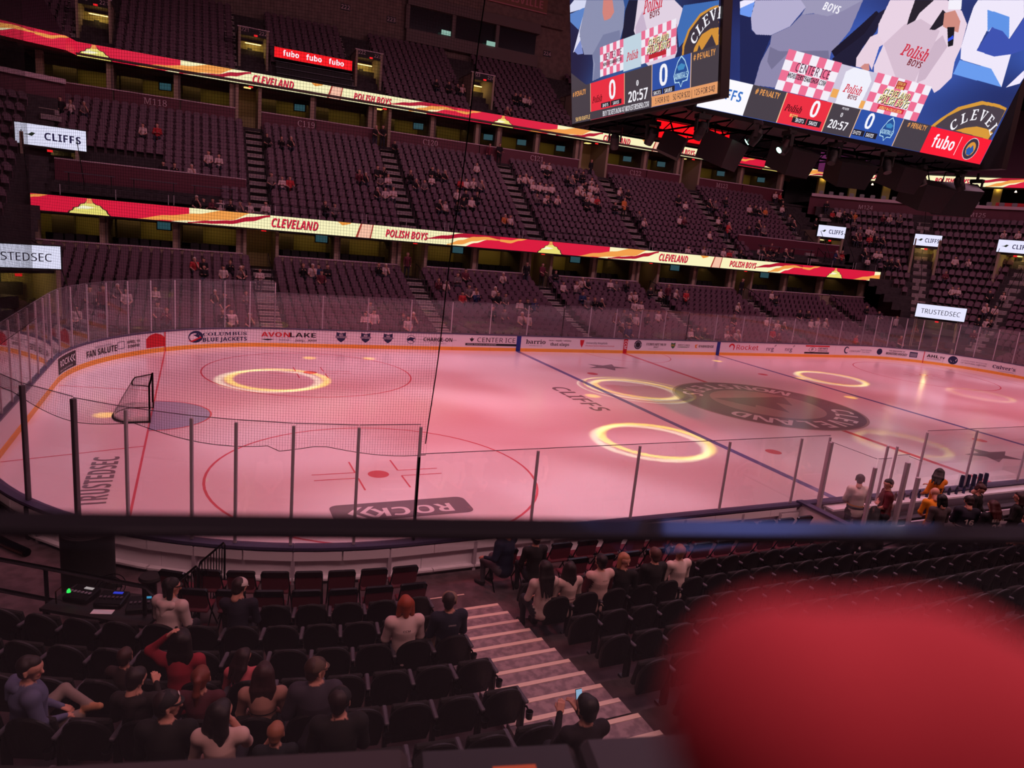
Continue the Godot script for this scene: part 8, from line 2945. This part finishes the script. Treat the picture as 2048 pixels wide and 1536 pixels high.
const CROWD := [
	[[11, -2.84, 1, 1], [11, -1.47, 6, 1], [11, 18.36, 1, 1], [10, -4.98, 0, 0], [6, -6.03, 3, 0], [5, -5.27, 0, 0], [5, -4.65, 1, 0], [5, -4.14, 4, 0], [2, -6.2, 0, 0], [2, -5.66, 0, 0], [11, -0.2, 1, 0], [9, -0.25, 0, 0], [9, 0.83, 0, 0], [10, 1.78, 0, 0], [10, 2.32, 1, 0], [10, 4.35, 0, 0], [10, 4.97, 3, 0], [10, 5.88, 1, 0], [8, 5.31, 0, 0], [8, 5.8, 0, 0], [9, 7.72, 1, 0], [9, 8.78, 0, 0], [9, 9.31, 6, 1], [9, 10.22, 0, 0], [8, 10.59, 2, 1], [7, 0.6, 4, 0], [6, 0.63, 3, 0], [6, 1.19, 1, 0], [6, 1.7, 1, 0], [6, 4.78, 0, 0], [6, 5.32, 0, 0], [3, 1.69, 6, 0], [4, 2.8, 3, 0], [3, 2.82, 1, 0], [3, 3.4, 0, 0], [3, 4.34, 1, 0], [4, 5.94, 0, 0], [4, 6.55, 6, 0], [1, 1.21, 1, 0], [1, 1.82, 3, 0], [0, 6.54, 0, 0], [0, 7.16, 1, 0], [0, 7.71, 1, 0], [7, 15.55, 0, 0], [4, 13.21, 1, 0], [1, 10.45, 3, 0], [1, 11.15, 6, 0], [0, 9.89, 0, 0], [0, 10.84, 0, 0], [10, 21.47, 0, 0], [9, 21.22, 1, 0], [4, 16.69, 0, 0], [3, 17.06, 0, 0], [3, 17.71, 1, 0], [1, 15.15, 2, 0], [0, 14.96, 6, 0], [0, 1.28, 4, 0], [9, -19.45, 1, 0], [9, -18.85, 0, 0], [9, -18.48, 4, 0], [9, -17.92, 1, 0], [8, -18.4, 6, 0], [10, -14.34, 1, 0], [10, -13.88, 0, 0], [2, -16.28, 3, 1], [1, -16.69, 0, 0], [1, -16.17, 0, 0], [1, -14.39, 1, 0], [1, -13.85, 6, 0], [0, -14.32, 0, 0], [9, -8.85, 3, 0], [10, -7.95, 6, 0], [8, -10.49, 6, 0], [8, -9.96, 0, 0], [7, -8.5, 3, 0], [7, -8.01, 0, 0], [6, -9.23, 2, 0], [6, -8.25, 4, 0], [7, -6.6, 0, 0], [6, -6.6, 1, 0], [3, -7.94, 1, 0], [3, -7.06, 3, 0], [11, -12.18, 6, 1], [9, -25.88, 2, 0], [9, -25.35, 1, 0], [8, -25.32, 1, 0], [8, -24.26, 0, 0], [9, -23.86, 1, 0], [8, -23.29, 3, 0], [8, -23.18, 1, 0], [8, -22.14, 0, 0], [8, -22.11, 0, 0], [3, -30.86, 3, 0], [2, -30.14, 6, 1], [4, -29.65, 3, 0], [3, -29.17, 0, 0], [4, -27.82, 0, 0], [1, -27.61, 3, 0], [0, -27.14, 6, 0], [4, -24.78, 1, 0], [3, -24.3, 1, 0], [4, -23.14, 3, 0], [0, -24.05, 0, 0], [0, -24.49, 1, 0], [0, -23.17, 6, 0], [0, -31.17, 0, 0], [8, 31.89, 1, 0], [7, 32.74, 1, 0], [5, 32.82, 0, 1], [3, 33.2, 2, 1], [6, 21.84, 1, 0], [6, 22.83, 1, 0], [4, 21.65, 0, 0], [4, 22.3, 0, 0], [4, 23.15, 0, 0], [0, 28.81, 6, 0], [0, 23.35, 2, 0]],
	[[10, -21.04, 1, 0], [10, -20.03, 1, 0], [10, -19.37, 1, 0], [4, -21.06, 3, 0], [4, -20.33, 0, 0], [4, -19.82, 2, 0], [6, -14.79, 6, 0], [6, -14.28, 1, 0], [6, -13.2, 3, 0], [6, -12.63, 0, 0], [7, -13.26, 1, 0], [7, -12.8, 1, 0], [4, -13.71, 1, 0], [4, -13.08, 0, 0], [4, -12.51, 0, 0], [12, -11.22, 1, 0], [7, -10.72, 1, 0], [6, -10.44, 1, 0], [6, -9.75, 3, 0], [7, -9, 0, 0], [8, -8.78, 1, 0], [8, -8.35, 1, 0], [8, -7.79, 1, 0], [10, -4.57, 0, 0], [7, -6.62, 2, 0], [7, -6.11, 0, 0], [7, -5.53, 0, 0], [7, -4.86, 3, 0], [5, -7.28, 0, 0], [5, -6.58, 1, 0], [4, -6.95, 1, 0], [5, -5.65, 1, 0], [3, -9.12, 1, 0], [3, -8.65, 0, 0], [3, -7.69, 1, 0], [4, -6.29, 0, 0], [9, -0.92, 0, 0], [9, -0.37, 0, 0], [9, 0.2, 0, 0], [8, 0.08, 0, 0], [8, 0.73, 0, 0], [6, -0.14, 3, 0], [6, 0.71, 0, 0], [11, 2.25, 1, 0], [12, 2.17, 0, 0], [12, 2.75, 0, 0], [10, 3.95, 1, 0], [10, 4.38, 3, 0], [11, 5.17, 1, 0], [11, 5.86, 1, 0], [9, 5.2, 0, 0], [10, 6.42, 0, 0], [8, 4.37, 0, 0], [8, 5.63, 0, 0], [7, 4.73, 1, 0], [1, -17.03, 3, 0], [1, -17.72, 1, 0], [13, -12.73, 1, 1], [13, -12.11, 1, 1], [13, -2.84, 6, 1], [13, -1.9, 1, 1], [13, 7.23, 1, 1], [2, -3.99, 5, 0], [2, -3.49, 0, 0], [8, 1.28, 0, 0], [8, 1.9, 0, 0], [6, 0.94, 1, 0], [6, 1.81, 0, 0], [8, 5.04, 0, 0], [9, 5.46, 1, 0], [9, 6.1, 0, 0], [9, 6.64, 0, 0], [7, 5.02, 0, 0], [7, 5.58, 0, 0], [7, 6.06, 2, 0], [6, 4.7, 1, 0], [6, 5.85, 1, 0], [9, 8.99, 0, 0], [9, 9.53, 0, 0], [9, 9.99, 1, 0], [6, 7.5, 1, 0], [6, 8.3, 5, 1], [5, 9.61, 3, 0], [4, 9.77, 0, 0], [9, 15.59, 1, 0], [8, 15.96, 0, 0], [5, 14.06, 0, 0], [5, 14.55, 6, 0], [9, 19.22, 1, 0], [9, 20.01, 3, 0], [10, 21.77, 1, 0], [6, 18.99, 0, 0], [7, 20.24, 1, 0], [4, 18.85, 2, 1], [3, 16.54, 0, 0], [0, 12.79, 0, 0], [9, 24.32, 0, 0], [9, 24.99, 1, 0], [9, 25.56, 1, 0], [9, 26.43, 5, 0], [13, 29.93, 0, 0], [13, 30.65, 2, 0], [4, 21.38, 1, 1], [5, 23.03, 1, 1], [5, 24.06, 3, 0], [10, 29.2, 0, 0], [11, 29.86, 1, 0], [8, 29.01, 3, 0], [7, 29.01, 1, 0], [0, 16.7, 0, 0], [0, 17.35, 2, 0], [0, 17.76, 3, 0], [0, 18.59, 1, 0], [1, 21.73, 1, 0], [1, 21.47, 0, 0], [2, 23.37, 6, 0], [1, 22.66, 1, 0], [1, 23.35, 1, 0], [1, 24.44, 1, 0], [1, 25.3, 1, 0], [0, 22.5, 1, 0], [0, 21.8, 6, 0], [0, 14.44, 0, 0], [0, -25.76, 1, 0], [0, -25.33, 1, 0], [0, -24.82, 6, 0], [0, -24.35, 0, 0], [0, -23.75, 1, 0], [0, -23.18, 3, 0], [0, -22.61, 0, 0], [0, -21.61, 0, 0], [11, -33.95, 1, 0], [11, -33.38, 0, 0], [11, -32.59, 3, 0], [11, -32.05, 3, 0], [9, -29.04, 0, 0], [9, -28.16, 2, 0], [4, -27.7, 1, 0], [4, -27.05, 1, 0], [4, -26.04, 0, 0], [6, -25, 0, 0], [6, -24.36, 0, 0], [8, 32.78, 1, 0], [6, 33.08, 0, 0], [1, 30.79, 4, 1], [1, 31.7, 2, 1]],
	[[3, -6.83, 1, 0], [3, -5.65, 1, 0], [3, -4.87, 1, 0], [3, -4.4, 0, 0], [3, 0.74, 1, 0], [3, 1.17, 1, 0], [3, 1.69, 0, 0], [3, 2.12, 0, 0], [0, -1.05, 6, 0], [0, -0.64, 1, 0]],
	[[19, 0.42, 1, 0], [18, 0.47, 0, 0], [18, 0.49, 1, 0], [18, 0.52, 1, 0], [18, 0.54, 5, 0], [17, 0.53, 3, 0], [18, 0.44, 2, 0], [18, 0.66, 6, 0], [18, 0.69, 0, 0], [18, 0.73, 3, 0], [16, 0.55, 3, 0], [16, 0.59, 0, 0], [16, 0.61, 0, 0], [15, 0.52, 1, 0], [15, 0.54, 6, 0], [15, 0.59, 2, 0], [15, 0.6, 1, 0], [15, 0.62, 1, 0], [15, 0.65, 1, 0], [13, 0.61, 0, 0], [13, 0.63, 0, 0], [13, 0.98, 0, 0], [13, 1.04, 0, 0], [17, 1.14, 0, 0], [17, 1.19, 0, 0], [11, 0.95, 6, 0], [12, 0.66, 1, 0], [12, 0.68, 1, 0], [12, 0.71, 1, 0], [9, 1, 0, 0], [9, 1.03, 0, 0], [9, 1.19, 1, 0], [9, 1.26, 0, 0], [7, 1.21, 0, 0], [7, 1.26, 0, 0], [5, 1.21, 1, 0], [5, 1.26, 0, 0], [5, 1.29, 1, 0], [13, 0.55, 1, 0], [12, 0.56, 0, 0], [3, 1.23, 6, 0]],
]

# ---------------------------------------------------------------- spectators across the ice
const SHIRTS := [Color(0.84, 0.72, 0.72), Color(0.10, 0.08, 0.11), Color(0.74, 0.20, 0.22), Color(0.46, 0.38, 0.40), Color(0.16, 0.20, 0.36), Color(0.82, 0.46, 0.24), Color(0.40, 0.14, 0.20)]
const SHIRT_WORDS := ["white", "black", "red", "grey", "navy", "orange", "maroon"]
const POSES := [["lap", "lap", 0.0], ["fold", "fold", 0.05], ["rest", "lap", -0.02], ["phone", "phone", 0.06], ["chin", "lap", 0.12], ["rest", "rest", -0.03]]

func crowd_mesh(pose: int, ci: int, standing: bool) -> ArrayMesh:
	var key := "p%d_%d_%s" % [pose, ci, standing]
	if not shared.has(key):
		var e: Array = POSES[pose]
		var j := frame_of({"pose": "stand" if standing else "sit", "arms": ["down", "down"] if standing and pose % 2 else [e[0], e[1]], "lean": e[2]})
		var b := body_bones(j, 1.0 + 0.1 * (pose % 3), pose % 2 == 0)
		var hx := Transform3D(Basis(Vector3.UP, 0.4 * (pose - 2.5) / 2.5), j.head)
		b.append_array(head_bones(hx, false))
		for q in [[Vector3(0, 0.06, -0.03), Vector3(0, 0.0, -0.055), 0.092, 0.085, 5], [Vector3(0, 0.075, -0.01), Vector3(0, 0.075, 0.03), 0.075, 0.06, 5]]:
			b.append([hx * (q[0] as Vector3), hx * (q[1] as Vector3), q[2], q[3], 5])
		for q in 2:
			b.append([j["ha%d" % q], j["ha%d" % q] + (j["ha%d" % q] - j["el%d" % q]).normalized() * 0.09, 0.036, 0.026, 0])
		var hair: Color = [Color(0.14, 0.09, 0.08), Color(0.28, 0.17, 0.12), Color(0.10, 0.07, 0.07), Color(0.50, 0.34, 0.22), Color(0.84, 0.78, 0.76), Color(0.12, 0.10, 0.12)][pose]
		var leg: Color = [Color(0.12, 0.12, 0.18), Color(0.20, 0.20, 0.26), Color(0.10, 0.09, 0.11)][pose % 3]
		var mb := skin_over(b, 0.034, 0.04, [lin(Color(0.80, 0.58, 0.52)), lin(SHIRTS[ci]), lin(SHIRTS[ci]), lin(leg), lin(Color(0.3, 0.26, 0.26)), lin(hair)])
		shared[key] = mb.mesh()
	return shared[key]

func build_far_people() -> void:
	var seen := {}
	var n := 0
	var order := {}
	for tier in 4:
		for e in CROWD[tier]:
			var r: int = e[0]
			var x: float = e[1]
			var p: Vector3
			var yaw := rng.randf_range(-0.25, 0.25)
			var place := ""
			if tier < 3:
				var sec := 0
				while sec < 6 and x > AISLES[sec + 1]:
					sec += 1
				var seat := maxi(1, int((x - AISLES[sec] - 0.4) / PITCH) + 1)
				var yz: Vector2 = [Vector2(low_y(r), low_z(r) - 0.50), Vector2(mid_y(r), mid_z(r) - 0.42), Vector2(up_y(r), up_z(r) - 0.47)][tier]
				p = Vector3(x, yz.x, yz.y)
				place = "%s far stand, %s row, %s place right of %s stairs" % [["lower", "middle", "upper"][tier], ordinal(r + 1), ordinal(seat), STAIR_NAMES[sec]]
			else:
				p = fan_at(fan_r(r) + 0.45, x, 1.0) + Vector3(0, fan_y(r), 0)
				yaw -= x
				order[r] = order.get(r, 0) + 1
				place = "right corner stand, %s row, person number %s along it" % [ordinal(r + 1), ordinal(order[r])]
			var st: bool = e[3] == 1
			if st and tier < 3:
				p.z += 0.2
			var label := "%s person in %s, %s" % ["standing" if st else "seated", SHIRT_WORDS[e[2]], place]
			if seen.has(label):
				continue
			seen[label] = true
			n += 1
			var o := solo("person", crowd_mesh((n * 7 + n / 5) % 6, e[2], st), cloth(), label, "person", "spectators in the far stands")
			o.position = p
			o.rotation.y = yaw
			o.scale = Vector3.ONE * (0.90 + 0.14 * rng.randf())

# ---------------------------------------------------------------- the ledge in front of the viewer
func build_foreground() -> void:
	var u := Vector3(0.9725, 0, 0.233)
	var w := Vector3(-0.233, 0, 0.9725)
	var b := Basis(u, Vector3.UP, w)
	var o := Vector3(-25.5, 6.3, 24.306)
	var wall := struct("wall_suite", "dark parapet wall of the viewer's suite")
	var m := MB.new()
	m.box(o + w * 0.25 + Vector3(0, -3.3, 0), Vector3(9, 6.3, 0.14), b)
	part("panel", m.mesh(), M["suite_dark"], wall)
	var fl := struct("floor", "carpeted floor of the viewer's suite")
	var fm := MB.new()
	fm.box(o + w * 2.4 + Vector3(0, -0.95, 0), Vector3(9, 0.1, 4.4), b)
	part("slab", fm.mesh(), M["suite_dark"], fl)
	var led := thing("suite_ledge", "dark padded ledge along the front of the viewer's suite", "ledge", o, 0.0)
	led.basis = b
	var pads := [[-4.4, 0.055, mat("ledge_brown", Color(0.17, 0.125, 0.135), 0.6), 0.0], [0.06, 0.31, mat("ledge_dark", Color(0.085, 0.075, 0.09), 0.5), 0.006], [0.315, 4.4, mat("ledge_grey", Color(0.19, 0.175, 0.20), 0.55), 0.0]]
	for e in pads:
		var pm := MB.new()
		var l: float = e[1] - e[0]
		pm.cbox(Vector3((e[0] + e[1]) / 2, -0.03 - e[3], 0.22), Vector3(l - 0.004, 0.06, 0.44), 0.012)
		part("pad", pm.mesh(), e[2], led)
	var st := thing("warning_sticker", "orange warning sticker with lines of text on the ledge", "sticker", o + b * Vector3(0.205, -0.004, 0.09), 0.0)
	st.basis = b
	part("label_face", cached_box(Vector3(0.064, 0.002, 0.075)), mat("sticker", Color(0.84, 0.42, 0.16), 0.5), st)
	for k in 5:
		lettering(["WARNING", "BE ALERT FOR FLYING", "PUCKS AND OTHER", "OBJECTS LEAVING", "THE ICE"][k], 0.006, mat("sticker_ink", Color(0.34, 0.14, 0.06), 0.6), st, Transform3D(Basis(Vector3.RIGHT, -PI / 2), Vector3(0, 0.002, -0.026 + k * 0.012)), "bold", [0.03, 0.05, 0.045, 0.04, 0.02][k])
	# glass rail: the pane and its polished upper edge
	var g := thing("glass_rail", "low glass rail whose polished upper edge crosses the view, blurred", "glass rail", Vector3(-25.582, 6.3, 24.866), 0.0)
	g.basis = b
	var pane := MB.new()
	pane.box(Vector3(0, 0.295, 0), Vector3(3.2, 0.59, 0.010))
	part("pane", pane.mesh(), M["glass"], g)
	var edge := MB.new()
	edge.cbox(Vector3(0, 0.601, 0), Vector3(3.2, 0.005, 0.021), 0.001)
	part("upper_edge", edge.mesh(), mat("edge_dark", Color(0.42, 0.42, 0.46), 0.08, 0.85, 0.7), g)
	var foot := MB.new()
	foot.box(Vector3(0, -0.01, 0), Vector3(3.2, 0.03, 0.03))
	part("foot_channel", foot.mesh(), M["alu"], g)
	# the photographer's finger, close to the lens
	var cam := Basis(Vector3.UP, -0.436536) * Basis(Vector3.RIGHT, -0.213352) * Basis(Vector3.BACK, 0.095983)
	var hand := thing("finger", "large blurred red-lit finger close to the lens, lower right", "finger", Vector3(-25.733, 7.053, 25.172), 0.0)
	hand.basis = cam
	var fb := [
		[Vector3(0.0226, -0.0268, -0.056), Vector3(0.034, -0.0290, -0.057), 0.0092, 0.0100, 0],
		[Vector3(0.0226, -0.0290, -0.056), Vector3(0.034, -0.0330, -0.057), 0.0090, 0.0100, 0],
		[Vector3(0.034, -0.0290, -0.057), Vector3(0.055, -0.036, -0.056), 0.0098, 0.0102, 0],
		[Vector3(0.055, -0.036, -0.056), Vector3(0.082, -0.052, -0.040), 0.0102, 0.0112, 0],
		[Vector3(0.030, -0.0265, -0.066), Vector3(0.036, -0.0285, -0.066), 0.003, 0.003, 1]]
	var hm := skin_over(fb, 0.0016, 0.004, [lin(Color(0.80, 0.24, 0.29)), lin(Color(0.84, 0.32, 0.36))])
	part("flesh", hm.mesh(), cloth(), hand)
